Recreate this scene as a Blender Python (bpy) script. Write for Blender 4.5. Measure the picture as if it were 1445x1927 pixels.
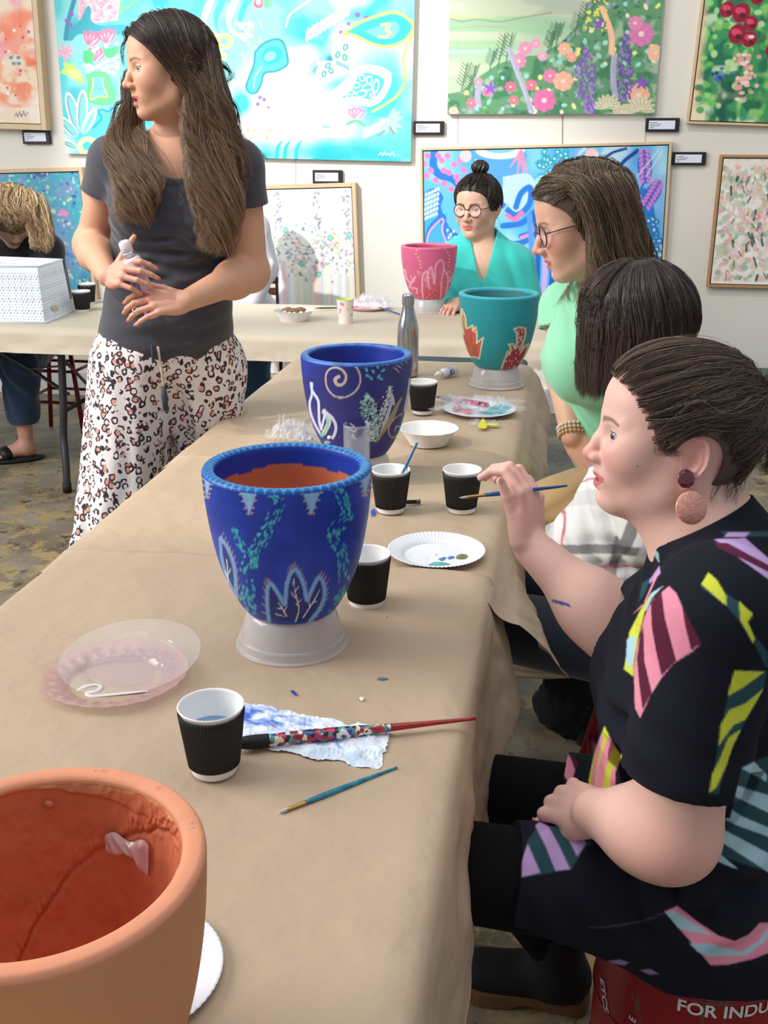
import bpy, math, random
import numpy as np
from mathutils import Vector, Matrix, Euler
for _o in list(bpy.data.objects):
 bpy.data.objects.remove(_o)
SC = bpy.context.scene
COL = SC.collection
rnd = random.Random(7)
nrs = np.random.RandomState(11)
# camera
CAM_H = 1.5
YAW = math.radians(9.3)
PITCH = math.radians(19.5)
FPX = 2000.0
ca, sa, cp, sp_ = math.cos(YAW), math.sin(YAW), math.cos(PITCH), math.sin(PITCH)
R_ = np.array([ca, sa, 0.0])
FH = np.array([-sa, ca, 0.0])
F_ = FH * cp - np.array([0, 0, sp_])
D_ = -(np.array([0, 0, cp]) + FH * sp_)
CAM = np.array([0, 0, CAM_H])
cam_data = bpy.data.cameras.new('camera')
cam = bpy.data.objects.new('camera', cam_data)
COL.objects.link(cam)
cam.location = CAM
cam.rotation_euler = (math.pi / 2 - PITCH, 0, YAW)
cam_data.sensor_fit = 'VERTICAL'
cam_data.sensor_height = 36.0
cam_data.lens = 36.0 * FPX / 1927.0
cam_data.clip_start = 0.05
SC.camera = cam
def raydir(px, py):
 return R_ * ((px - 722.5) / FPX) + D_ * ((py - 963.5) / FPX) + F_
def W(px, py, z):
 """world point seen at a photo pixel, z metres in front of the camera"""
 return CAM + raydir(px, py) * z
def onz(px, py, h):
 d = raydir(px, py)
 return CAM + d * ((h - CAM_H) / d[2])
def ony(px, py, v):
 d = raydir(px, py)
 return CAM + d * (v / d[1])
# light
vs = SC.view_settings
vs.view_transform = 'Standard'
vs.look = 'None'
vs.gamma = 1.0
vs.exposure = 0.0
vs.use_curve_mapping = False
world = bpy.data.worlds.new('world')
SC.world = world
world.use_nodes = True
wn = world.node_tree.nodes['Background']
wn.inputs[0].default_value = (0.86, 0.92, 1.0, 1)
wn.inputs[1].default_value = 0.46
def lamp(name, kind, loc, target, energy, color=(1, 1, 1), **kw):
 ld = bpy.data.lights.new(name, kind)
 ld.energy = energy
 ld.color = color
 for k, v in kw.items():
  setattr(ld, k, v)
 o = bpy.data.objects.new(name, ld)
 COL.objects.link(o)
 o.location = loc
 d = Vector(target) - Vector(loc)
 o.rotation_euler = d.to_track_quat('-Z', 'Y').to_euler()
 return o
# daylight from a tall glazed opening on the left, high in the room
lamp('window_light', 'AREA', (-4.6, 1.2, 3.2), (-0.3, 2.4, 0.7), 230, (1.0, 0.985, 0.96), shape='RECTANGLE', size=3.2, size_y=2.2)
# skylight above
lamp('skylight', 'AREA', (-0.4, 1.6, 4.4), (-0.4, 2.4, 0.0), 62, (0.98, 0.99, 1.0), shape='RECTANGLE', size=3.5, size_y=2.5)
# gallery spots on the wall
lamp('gallery_spot', 'SPOT', (-3.3, 1.9, 4.2), (-1.40, 6.0, 1.15), 1150, (1.0, 0.99, 0.96), spot_size=math.radians(34), spot_blend=0.6, shadow_soft_size=0.05)
lamp('gallery_spot', 'SPOT', (-0.6, 3.2, 4.3), (0.9, 6.0, 1.5), 150, (1.0, 0.94, 0.84), spot_size=math.radians(75), spot_blend=0.8, shadow_soft_size=0.08)
# sun patch from a roof window over the woman who stands
lamp('roof_window_beam', 'SPOT', (-3.0, 0.7, 4.3), (-1.0, 2.9, 0.9), 330, (1.0, 0.975, 0.93), spot_size=math.radians(30), spot_blend=0.35, shadow_soft_size=0.06)
# tagging
def tag(o, label=None, cat=None, group=None, kind=None):
 if label: o['label'] = label
 if cat: o['category'] = cat
 if group: o['group'] = group
 if kind: o['kind'] = kind
 return o
def empty(name, loc, label=None, cat=None, group=None, rz=0):
 o = bpy.data.objects.new(name, None)
 COL.objects.link(o)
 o.location = tuple(float(v) for v in loc)
 o.rotation_euler = (0, 0, rz)
 o.empty_display_size = 0.05
 return tag(o, label, cat, group)
def lin(c):
 c = np.asarray(c, float)
 if c.max() > 1.001: c = c / 255.0
 return np.where(c <= 0.04045, c / 12.92, ((c + 0.055) / 1.055) ** 2.4)
def L3(c):
 r = lin(c)
 return (float(r[0]), float(r[1]), float(r[2]), 1.0)
def mesh_obj(name, verts, faces, mat=None, parent=None, smooth=True, colors=None, loc=None):
 """verts in world metres; when parented or loc given they are stored relative to the origin used"""
 verts = np.asarray(verts, float).reshape(-1, 3)
 off = np.zeros(3)
 if parent is not None:
  # parents carry translation (and maybe z-rotation 0) only
  p = parent
  while p is not None:
   off = off + np.array(p.location)
   p = p.parent
 elif loc is not None:
  off = np.asarray(loc, float)
 me = bpy.data.meshes.new(name)
 if isinstance(faces, np.ndarray) and faces.ndim == 2:
  nf, k = faces.shape
  me.vertices.add(len(verts))
  me.vertices.foreach_set('co', (verts - off).astype(np.float32).ravel())
  me.loops.add(nf * k)
  me.loops.foreach_set('vertex_index', faces.astype(np.int32).ravel())
  me.polygons.add(nf)
  me.polygons.foreach_set('loop_start', np.arange(0, nf * k, k, dtype=np.int32))
  me.polygons.foreach_set('loop_total', np.full(nf, k, dtype=np.int32))
  me.update(calc_edges=True)
 else:
  me.from_pydata([tuple(v) for v in (verts - off)], [], [tuple(int(i) for i in f) for f in faces])
 me.validate()
 if smooth and len(me.polygons):
  me.polygons.foreach_set('use_smooth', np.ones(len(me.polygons), dtype=bool))
 if colors is not None:
  at = me.color_attributes.new('paint', 'FLOAT_COLOR', 'POINT')
  c4 = np.ones((len(verts), 4), np.float32)
  c4[:, :3] = colors
  at.data.foreach_set('color', c4.ravel())
 o = bpy.data.objects.new(name, me)
 COL.objects.link(o)
 if parent is not None:
  o.parent = parent
 elif loc is not None:
  o.location = tuple(float(v) for v in loc)
 if mat is not None:
  me.materials.append(mat)
 return o
# materials
def mat(name, color=(200, 200, 200), rough=0.6, metal=0.0, trans=0.0, ior=1.45, alpha=1.0, sss=0.0, coat=0.0,
  noise=0.0, nscale=20.0, bump=0.0, bscale=60.0, paint=False, spec=None, c2=None, sheen=0.0, bdist=0.002, detail=4.0):
 m = bpy.data.materials.new(name)
 m.use_nodes = True
 nt = m.node_tree
 b = nt.nodes['Principled BSDF']
 col = L3(color)
 b.inputs['Base Color'].default_value = col
 b.inputs['Roughness'].default_value = rough
 b.inputs['Metallic'].default_value = metal
 b.inputs['Transmission Weight'].default_value = trans
 b.inputs['IOR'].default_value = ior
 b.inputs['Alpha'].default_value = alpha
 b.inputs['Coat Weight'].default_value = coat
 if spec is not None: b.inputs['Specular IOR Level'].default_value = spec
 if sheen: b.inputs['Sheen Weight'].default_value = sheen
 if sss:
  b.inputs['Subsurface Weight'].default_value = sss
  b.inputs['Subsurface Radius'].default_value = (1.0, 0.4, 0.25)
  b.inputs['Subsurface Scale'].default_value = 0.008
 src = None
 if paint:
  at = nt.nodes.new('ShaderNodeAttribute')
  at.attribute_name = 'paint'
  src = at.outputs['Color']
 tc = nt.nodes.new('ShaderNodeTexCoord')
 if noise or c2 is not None:
  n = nt.nodes.new('ShaderNodeTexNoise')
  n.inputs['Scale'].default_value = nscale
  n.inputs['Detail'].default_value = detail
  nt.links.new(tc.outputs['Object'], n.inputs['Vector'])
  mx = nt.nodes.new('ShaderNodeMix')
  mx.data_type = 'RGBA'
  if c2 is not None:
   rp = nt.nodes.new('ShaderNodeValToRGB')
   rp.color_ramp.elements[0].position = 0.38
   rp.color_ramp.elements[1].position = 0.62
   rp.color_ramp.elements[0].color = col
   rp.color_ramp.elements[1].color = L3(c2)
   nt.links.new(n.outputs['Fac'], rp.inputs['Fac'])
   src = rp.outputs['Color']
  else:
   mx.blend_type = 'MULTIPLY'
   mx.inputs[0].default_value = 1.0
   mr = nt.nodes.new('ShaderNodeMapRange')
   mr.inputs[3].default_value = 1 - noise
   mr.inputs[4].default_value = 1 + noise
   nt.links.new(n.outputs['Fac'], mr.inputs[0])
   if src is not None:
    nt.links.new(src, mx.inputs[6])
   else:
    mx.inputs[6].default_value = col
   nt.links.new(mr.outputs[0], mx.inputs[7])
   src = mx.outputs[2]
 if src is not None:
  nt.links.new(src, b.inputs['Base Color'])
 if bump:
  n2 = nt.nodes.new('ShaderNodeTexNoise')
  n2.inputs['Scale'].default_value = bscale
  n2.inputs['Detail'].default_value = 5
  nt.links.new(tc.outputs['Object'], n2.inputs['Vector'])
  bp = nt.nodes.new('ShaderNodeBump')
  bp.inputs['Strength'].default_value = bump
  bp.inputs['Distance'].default_value = bdist
  nt.links.new(n2.outputs['Fac'], bp.inputs['Height'])
  nt.links.new(bp.outputs[0], b.inputs['Normal'])
 return m
# mesh shapes (return verts, faces)
def join(*parts):
 V, F, n = [], [], 0
 for v, f in parts:
  V.append(np.asarray(v, float))
  F += [tuple(i + n for i in q) for q in (f.tolist() if isinstance(f, np.ndarray) else f)]
  n += len(v)
 return np.concatenate(V), F
def box(c, s, rz=0.0, bev=0.0, M=None):
 """bevelled box: centre c, size s"""
 c = np.asarray(c, float); h = np.asarray(s, float) / 2
 if bev <= 0:
  v = np.array([[x, y, z] for x in (-1, 1) for y in (-1, 1) for z in (-1, 1)]) * h
  f = [(0, 1, 3, 2), (4, 6, 7, 5), (0, 4, 5, 1), (2, 3, 7, 6), (0, 2, 6, 4), (1, 5, 7, 3)]
 else:
  b = min(bev, *(h * 0.98))
  v = []; idx = {}
  for sx in (-1, 1):
   for sy in (-1, 1):
    for sz in (-1, 1):
     s3 = np.array([sx, sy, sz])
     for a in range(3):
      p = s3 * (h - b)
      p = p.astype(float); p[a] = s3[a] * h[a]
      idx[(sx, sy, sz, a)] = len(v); v.append(p)
  v = np.array(v); f = []
  I = lambda sx, sy, sz, a: idx[(sx, sy, sz, a)]
  for s1 in (-1, 1):
   f.append([I(s1, -1, -1, 0), I(s1, 1, -1, 0), I(s1, 1, 1, 0), I(s1, -1, 1, 0)][::s1])
   f.append([I(-1, s1, -1, 1), I(-1, s1, 1, 1), I(1, s1, 1, 1), I(1, s1, -1, 1)][::s1])
   f.append([I(-1, -1, s1, 2), I(1, -1, s1, 2), I(1, 1, s1, 2), I(-1, 1, s1, 2)][::s1])
   for s2 in (-1, 1):
    f.append([I(s1, s2, -1, 0), I(s1, s2, 1, 0), I(s1, s2, 1, 1), I(s1, s2, -1, 1)][::-s1 * s2])
    f.append([I(s1, -1, s2, 0), I(s1, 1, s2, 0), I(s1, 1, s2, 2), I(s1, -1, s2, 2)][::s1 * s2])
    f.append([I(-1, s1, s2, 1), I(1, s1, s2, 1), I(1, s1, s2, 2), I(-1, s1, s2, 2)][::-s1 * s2])
    for s3 in (-1, 1):
     f.append([I(s1, s2, s3, 0), I(s1, s2, s3, 1), I(s1, s2, s3, 2)][::s1 * s2 * s3])
 v = np.asarray(v, float)
 if M is not None:
  v = v @ np.asarray(M).T
 if rz:
  cz, sz = math.cos(rz), math.sin(rz)
  v = np.stack([v[:, 0] * cz - v[:, 1] * sz, v[:, 0] * sz + v[:, 1] * cz, v[:, 2]], 1)
 return v + c, f
def frame_of(d):
 d = np.asarray(d, float); d = d / (np.linalg.norm(d) + 1e-12)
 up = np.array([0, 0, 1.0]) if abs(d[2]) < 0.95 else np.array([1.0, 0, 0])
 a = np.cross(up, d); a /= np.linalg.norm(a)
 return a, np.cross(d, a), d
def beam(a, b, w, t, bev=0.0):
 """rectangular bar from a to b, w x t section"""
 a = np.asarray(a, float); b = np.asarray(b, float)
 x, y, z = frame_of(b - a)
 M = np.stack([x, y, z], 1)
 return box((a + b) / 2, (w, t, np.linalg.norm(b - a)), bev=bev, M=M)
def tube(pts, r, n=10, caps=True, flat=1.0):
 pts = np.asarray(pts, float)
 m = len(pts)
 r = np.full(m, r) if np.isscalar(r) else np.asarray(r, float)
 T = np.gradient(pts, axis=0)
 T /= np.linalg.norm(T, axis=1)[:, None] + 1e-12
 x, y, _ = frame_of(T[0])
 V = []
 for i in range(m):
  x = x - T[i] * np.dot(x, T[i]); x /= np.linalg.norm(x)
  y = np.cross(T[i], x)
  for k in range(n):
   a = 2 * math.pi * k / n
   V.append(pts[i] + r[i] * (math.cos(a) * x + math.sin(a) * flat * y))
 F = []
 for i in range(m - 1):
  for k in range(n):
   k2 = (k + 1) % n
   F.append((i * n + k, i * n + k2, (i + 1) * n + k2, (i + 1) * n + k))
 if caps:
  F.append(tuple(range(n))[::-1]); F.append(tuple((m - 1) * n + k for k in range(n)))
 return np.array(V), F
def smooth_path(pts, n=8):
 """catmull-rom through pts"""
 P = np.asarray(pts, float)
 P = np.vstack([2 * P[0] - P[1], P, 2 * P[-1] - P[-2]])
 out = []
 for i in range(1, len(P) - 2):
  p0, p1, p2, p3 = P[i - 1:i + 3]
  for t in np.linspace(0, 1, n, endpoint=False):
   out.append(0.5 * ((2 * p1) + (-p0 + p2) * t + (2 * p0 - 5 * p1 + 4 * p2 - p3) * t * t + (-p0 + 3 * p1 - 3 * p2 + p3) * t ** 3))
 out.append(P[-2])
 return np.array(out)
def lathe(profile, n=64, c=(0, 0, 0), closed=False, rib=None):
 """profile: list of (r, z). rib(r,z,phi)->r optional"""
 P = np.asarray(profile, float)
 m = len(P)
 ph = np.arange(n) * 2 * math.pi / n
 V = np.zeros((m, n, 3))
 rr = P[:, 0][:, None] * np.ones(n)[None]
 if rib is not None:
  rr = rib(rr, P[:, 1][:, None] * np.ones(n)[None], ph[None] * np.ones(m)[:, None])
 V[..., 0] = rr * np.cos(ph); V[..., 1] = rr * np.sin(ph); V[..., 2] = P[:, 1][:, None]
 V = V.reshape(-1, 3) + np.asarray(c, float)
 i = np.arange(m - 1)[:, None] * n; k = np.arange(n)[None]; k2 = (k + 1) % n
 F = np.stack([i + k, i + k2, i + n + k2, i + n + k], -1).reshape(-1, 4)
 return V, F
def arc_profile(pts, n=6):
 return smooth_path(np.array(pts), n)
def grid(nu, nv, fn):
 u, v = np.meshgrid(np.linspace(0, 1, nu), np.linspace(0, 1, nv), indexing='ij')
 V = fn(u, v).reshape(-1, 3)
 i, j = np.meshgrid(np.arange(nu - 1), np.arange(nv - 1), indexing='ij')
 a = (i * nv + j).ravel()
 F = np.stack([a, a + nv, a + nv + 1, a + 1], 1)
 return V, F
def sphere(c, r, n=20, m=12, M=None):
 r = np.ones(3) * r
 prof = [(math.sin(math.pi * i / m), -math.cos(math.pi * i / m)) for i in range(m + 1)]
 prof[0] = (1e-4, -1); prof[-1] = (1e-4, 1)
 v, f = lathe(prof, n)
 v = v * r
 if M is not None: v = v @ np.asarray(M).T
 return v + np.asarray(c, float), f
def thicken(v, nu, nv, th, normal):
 """sheet (nu x nv grid) to a closed slab, offset along given normal array or vector"""
 v = np.asarray(v, float)
 v2 = v + np.asarray(normal) * th
 i, j = np.meshgrid(np.arange(nu - 1), np.arange(nv - 1), indexing='ij')
 a = (i * nv + j).ravel()
 F = np.stack([a, a + nv, a + nv + 1, a + 1], 1)
 N = nu * nv
 F2 = F[:, ::-1] + N
 bd = [(i, 0) for i in range(nu)] + [(nu - 1, j) for j in range(1, nv)] + [(i, nv - 1) for i in range(nu - 2, -1, -1)] + [(0, j) for j in range(nv - 2, 0, -1)]
 b = np.array([i * nv + j for i, j in bd]); b2 = np.roll(b, -1)
 F3 = np.stack([b2, b, b + N, b2 + N], 1)
 return np.vstack([v, v2]), np.vstack([F[:, ::-1], F2[:, ::-1], F3])
# value noise (numpy)
_perm = np.random.RandomState(3).rand(64, 64, 64)
def vnoise(p, s=1.0, seed=0):
 q = np.asarray(p, float) * s + 17.3 * seed + 100
 i = np.floor(q).astype(int); f = q - i; f = f * f * (3 - 2 * f); i %= 64; j = (i + 1) % 64
 g = lambda a, b, c: _perm[a, b, c]
 x0, y0, z0 = i[..., 0], i[..., 1], i[..., 2]; x1, y1, z1 = j[..., 0], j[..., 1], j[..., 2]
 fx, fy, fz = f[..., 0], f[..., 1], f[..., 2]
 c00 = g(x0, y0, z0) * (1 - fx) + g(x1, y0, z0) * fx; c10 = g(x0, y1, z0) * (1 - fx) + g(x1, y1, z0) * fx
 c01 = g(x0, y0, z1) * (1 - fx) + g(x1, y0, z1) * fx; c11 = g(x0, y1, z1) * (1 - fx) + g(x1, y1, z1) * fx
 return ((c00 * (1 - fy) + c10 * fy) * (1 - fz) + (c01 * (1 - fy) + c11 * fy) * fz) * 2 - 1
def n2(x, y, s=1.0, seed=0):
 return vnoise(np.stack([x, y, np.zeros_like(x)], -1), s, seed)
# painter: colours for canvases and pots
class Paint:
 def __init__(s, x0, y0, x1, y1, res, color):
  s.x0, s.y0, s.res = x0, y0, res
  s.w = int((x1 - x0) / res) + 1; s.h = int((y1 - y0) / res) + 1
  s.a = np.ones((s.h, s.w, 3)) * lin(color)
  s.X, s.Y = np.meshgrid(x0 + np.arange(s.w) * res, y0 + np.arange(s.h) * res)
 def _sub(s, xa, ya, xb, yb):
  i0 = max(0, int((ya - s.y0) / s.res)); i1 = min(s.h, int((yb - s.y0) / s.res) + 2)
  j0 = max(0, int((xa - s.x0) / s.res)); j1 = min(s.w, int((xb - s.x0) / s.res) + 2)
  return (slice(i0, i1), slice(j0, j1)) if i1 > i0 and j1 > j0 else None
 def _mix(s, sl, m, c, al=1.0):
  m = np.clip(m, 0, 1)[..., None] * al
  s.a[sl] = s.a[sl] * (1 - m) + lin(c) * m
 def ell(s, x, y, rx, ry=None, ang=0, c=(0, 0, 0), al=1.0, soft=None, ring=None):
  ry = rx if ry is None else ry
  R = max(rx, ry) + 3 * s.res + (ring or 0)
  sl = s._sub(x - R, y - R, x + R, y + R)
  if sl is None: return
  dx = s.X[sl] - x; dy = s.Y[sl] - y
  ct, st = math.cos(ang), math.sin(ang)
  a = (dx * ct + dy * st) / rx; b = (-dx * st + dy * ct) / ry
  d = (np.sqrt(a * a + b * b) - 1) * min(rx, ry)
  if ring: d = np.abs(d) - ring
  sf = soft or s.res
  s._mix(sl, 0.5 - d / sf, c, al)
 def poly(s, pts, c, al=1.0, smooth=False):
  P = smooth_path(list(pts) + [pts[0]], 6) if smooth else np.asarray(pts, float)
  sl = s._sub(P[:, 0].min(), P[:, 1].min(), P[:, 0].max(), P[:, 1].max())
  if sl is None: return
  X, Y = s.X[sl], s.Y[sl]; ins = np.zeros(X.shape, bool)
  x0, y0 = P[-1][:2]
  for x1, y1 in P[:, :2]:
   if y0 != y1:
    cnd = ((Y < y0) != (Y < y1)) & (X < (x1 - x0) * (Y - y0) / (y1 - y0) + x0)
    ins ^= cnd
   x0, y0 = x1, y1
  s._mix(sl, ins.astype(float), c, al)
 def line(s, pts, w, c, al=1.0, smooth=True, taper=None, soft=None, closed=False):
  pts = list(pts) + ([pts[0]] if closed else [])
  P = smooth_path(pts, 6) if smooth and len(pts) > 2 else np.asarray(pts, float)
  n = len(P)
  ws = np.full(n, w / 2.0)
  if taper: ws = ws * np.interp(np.linspace(0, 1, n), [0, 0.5, 1], taper)
  R = ws.max() + 2 * s.res
  sl = s._sub(P[:, 0].min() - R, P[:, 1].min() - R, P[:, 0].max() + R, P[:, 1].max() + R)
  if sl is None: return
  X, Y = s.X[sl], s.Y[sl]; best = np.full(X.shape, 1e9)
  for i in range(n - 1):
   ax, ay = P[i][:2]; bx, by = P[i + 1][:2]
   dx, dy = bx - ax, by - ay; L2 = dx * dx + dy * dy + 1e-9
   t = np.clip(((X - ax) * dx + (Y - ay) * dy) / L2, 0, 1)
   d = np.hypot(X - ax - t * dx, Y - ay - t * dy) - (ws[i] * (1 - t) + ws[i + 1] * t)
   best = np.minimum(best, d)
  s._mix(sl, 0.5 - best / (soft or s.res), c, al)
 def petal(s, x, y, L, w, ang, c, al=1.0):
  s.ell(x + math.cos(ang) * L / 2, y + math.sin(ang) * L / 2, L / 2, w / 2, ang, c, al)
 def flower(s, x, y, r, n, c, cc, w=0.8, rot=0.0, line=None):
  for k in range(n):
   a = rot + 2 * math.pi * k / n
   s.petal(x, y, r, r * w, a, c)
   if line: s.line([(x, y), (x + math.cos(a) * r * .8, y + math.sin(a) * r * .8)], max(1.0, r * .06), line, smooth=False)
  s.ell(x, y, r * .22, c=cc)
 def wash(s, c, scale, thr=0.0, al=0.8, seed=0, sx=1.0, sy=1.0, region=None, soft=0.25):
  X, Y = s.X, s.Y
  n = n2(X * sx, Y * sy, scale, seed) * .65 + n2(X * sx, Y * sy, scale * 2.3, seed + 5) * .35
  m = np.clip((n - thr) / soft, 0, 1)
  if region is not None: m = m * region(X, Y)
  s._mix((slice(None), slice(None)), m, c, al)
 def dots(s, n, box_, rr, cols, seed=0, al=0.9, asp=1.0, mask=None, ring=0):
  r = random.Random(seed)
  for _ in range(n):
   x = r.uniform(box_[0], box_[2]); y = r.uniform(box_[1], box_[3])
   if mask is not None and not mask(x, y, r): continue
   q = r.uniform(*rr)
   s.ell(x, y, q, q * r.uniform(asp, 1), r.uniform(0, 3.14), r.choice(cols), al)
   if ring and r.random() < ring: s.ell(x, y, q * .6, c=r.choice(cols), al=al)
 def blur(s, n=1):
  for _ in range(n):
   for ax in (0, 1):
    s.a = (np.roll(s.a, 1, ax) + 2 * s.a + np.roll(s.a, -1, ax)) / 4
 def sample(s, x, y):
  j = np.clip((x - s.x0) / s.res, 0, s.w - 1.001); i = np.clip((y - s.y0) / s.res, 0, s.h - 1.001)
  j0 = j.astype(int); i0 = i.astype(int); fj = (j - j0)[:, None]; fi = (i - i0)[:, None]
  A = s.a
  return (A[i0, j0] * (1 - fj) + A[i0, j0 + 1] * fj) * (1 - fi) + (A[i0 + 1, j0] * (1 - fj) + A[i0 + 1, j0 + 1] * fj) * fi
# signed distance bodies
def nrm(v):
 v = np.asarray(v, float)
 return v / (np.linalg.norm(v) + 1e-12)
class Body:
 """smooth union of tapered capsules and ellipsoids, meshed with surface nets"""
 def __init__(s, k=0.02):
  s.p = []; s.k = k
 def cone(s, a, b, ra, rb, k=None, sub=False):
  a = np.asarray(a, float); b = np.asarray(b, float)
  R = np.linalg.norm(b - a) / 2 + max(ra, rb)
  s.p.append(('c', (a, b, ra, rb), (a + b) / 2, R, s.k if k is None else k, sub)); return s
 def chain(s, pts, rs, k=None):
  for i in range(len(pts) - 1):
   s.cone(pts[i], pts[i + 1], rs[i], rs[i + 1], k)
  return s
 def ell(s, c, r, M=None, k=None, sub=False):
  r = np.ones(3) * r; M = np.eye(3) if M is None else np.asarray(M, float)
  s.p.append(('e', (np.asarray(c, float), r, M), np.asarray(c, float), r.max(), s.k if k is None else k, sub)); return s
 def fn(s, f, c, R, k=None, sub=False):
  s.p.append(('f', f, np.asarray(c, float), R, s.k if k is None else k, sub)); return s
 @staticmethod
 def prim(t, g, P):
  if t == 'c':
   a, b, ra, rb = g
   ab = b - a; L2 = ab @ ab + 1e-12
   tt = np.clip(((P - a) @ ab) / L2, 0, 1)
   q = P - a - tt[:, None] * ab
   return np.sqrt((q * q).sum(1)) - (ra + (rb - ra) * tt)
  if t == 'e':
   c, r, M = g
   q = (P - c) @ M  # columns of M are the axes
   k0 = np.sqrt(((q / r) ** 2).sum(1)); k1 = np.sqrt(((q / (r * r)) ** 2).sum(1))
   return np.where(k0 < 1e-6, -r.min(), k0 * (k0 - 1) / (k1 + 1e-9))
  return g(P)
 def eval(s, P, margin=0.0, cen=None, rad=None):
  d = np.full(len(P), 1.0)
  for t, g, c, R, k, sub in s.p:
   if cen is not None and np.linalg.norm(cen - c) - rad - R > max(k, 0.0) + 0.065 + margin:
    continue
   e = s.prim(t, g, P)
   if sub:
    e = -e
    if k > 0:
     h = np.clip(0.5 - 0.5 * (d - e) / k, 0, 1)
     d = d * (1 - h) + e * h + k * h * (1 - h)
    else:
     d = np.maximum(d, e)
   else:
    if k > 0:
     h = np.clip(0.5 + 0.5 * (d - e) / k, 0, 1)
     d = d * (1 - h) + e * h - k * h * (1 - h)
    else:
     d = np.minimum(d, e)
  return d
 def mesh(s, h=0.004, off=0.0, clip=None, disp=None):
  """clip(P)->sdf intersected (keep where negative); disp(P)-> added to distance"""
  def ev(P, cen=None, rad=None):
   d = s.eval(P, 0.0, cen, rad) - off
   if disp is not None: d = d - disp(P)
   if clip is not None: d = np.maximum(d, clip(P))
   return d
  N = 8
  B = N * h
  lo = np.min([c - R for _, _, c, R, _, sub in s.p if not sub], 0) - 2 * B - off
  hi = np.max([c + R for _, _, c, R, _, sub in s.p if not sub], 0) + 2 * B + off
  nb = np.ceil((hi - lo) / B).astype(int)
  bi = np.stack(np.meshgrid(*[np.arange(n) for n in nb], indexing='ij'), -1).reshape(-1, 3)
  # coarse cull: superblocks of 4
  S = 4
  nsb = (nb + S - 1) // S
  si = np.stack(np.meshgrid(*[np.arange(n) for n in nsb], indexing='ij'), -1).reshape(-1, 3)
  sc = lo + (si + 0.5) * B * S
  out = []
  g = np.arange(N + 1)
  loc = np.stack(np.meshgrid(g, g, g, indexing='ij'), -1).reshape(-1, 3)
  sdist = ev(sc)
  for q in np.nonzero(np.abs(sdist) < B * S * 1.0 + 0.02)[0]:
   base = si[q] * S
   o3 = np.stack(np.meshgrid(*[np.arange(base[a], min(base[a] + S, nb[a])) for a in range(3)], indexing='ij'), -1).reshape(-1, 3)
   if not len(o3): continue
   cen = lo + (o3 + 0.5) * B
   rad = B * S * 0.87
   d = ev(cen, sc[q], rad)
   act = o3[np.abs(d) < B * 1.1 + 0.005]
   if not len(act): continue
   P = (lo + (act[:, None, :] * N + loc[None]) * h).reshape(-1, 3)
   out.append((act, ev(P, sc[q], rad).reshape(len(act), N + 1, N + 1, N + 1)))
  act = np.concatenate([a for a, _ in out]); D = np.concatenate([d for _, d in out])
  dims = nb * N + 2
  key = lambda ijk: (ijk[..., 0].astype(np.int64) * dims[1] + ijk[..., 1]) * dims[2] + ijk[..., 2]
  cells, pos = [], []
  # cell vertices
  corners = [(i, j, k) for i in (0, 1) for j in (0, 1) for k in (0, 1)]
  C = np.stack([D[:, i:N + i, j:N + j, k:N + k] for i, j, k in corners], -1)
  neg = C < 0
  m = neg.any(-1) & ~neg.all(-1)
  idx = np.nonzero(m)
  Cv = C[idx]; cell = act[idx[0]] * N + np.stack(idx[1:], -1)
  acc = np.zeros((len(Cv), 3)); cnt = np.zeros(len(Cv))
  cr = np.array(corners, float)
  for a in range(8):
   for b in range(a + 1, 8):
    if np.abs(cr[a] - cr[b]).sum() != 1: continue
    da, db = Cv[:, a], Cv[:, b]
    x = (da < 0) != (db < 0)
    t = np.where(x, da / np.where(x, da - db, 1), 0)
    acc += np.where(x[:, None], cr[a] + (cr[b] - cr[a]) * t[:, None], 0)
    cnt += x
  V = lo + (cell + acc / cnt[:, None]) * h
  ck = key(cell)
  order = np.argsort(ck); ck = ck[order]; V = V[order]
  F = []
  ax = [((1, 0, 0), (0, 1, 0), (0, 0, 1)), ((0, 1, 0), (0, 0, 1), (1, 0, 0)), ((0, 0, 1), (1, 0, 0), (0, 1, 0))]
  for e, u, w in ax:
   sl0 = D[:, 0:N, 0:N, 0:N]
   sl1 = D[:, e[0]:N + e[0], e[1]:N + e[1], e[2]:N + e[2]]
   x = (sl0 < 0) != (sl1 < 0)
   ix = np.nonzero(x)
   p = act[ix[0]] * N + np.stack(ix[1:], -1)
   flip = sl0[ix] < 0
   u = np.array(u); w = np.array(w)
   q = np.stack([key(p), key(p - u), key(p - u - w), key(p - w)], 1)
   j = np.searchsorted(ck, q); j = np.clip(j, 0, len(ck) - 1)
   ok = (ck[j] == q).all(1)
   j = j[ok]; fl = flip[ok]
   j = np.where(fl[:, None], j, j[:, ::-1])
   F.append(j)
  F = np.concatenate(F)
  return V, F
def rotm(ax, ang):
 return np.array(Matrix.Rotation(ang, 3, Vector(ax)))
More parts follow.
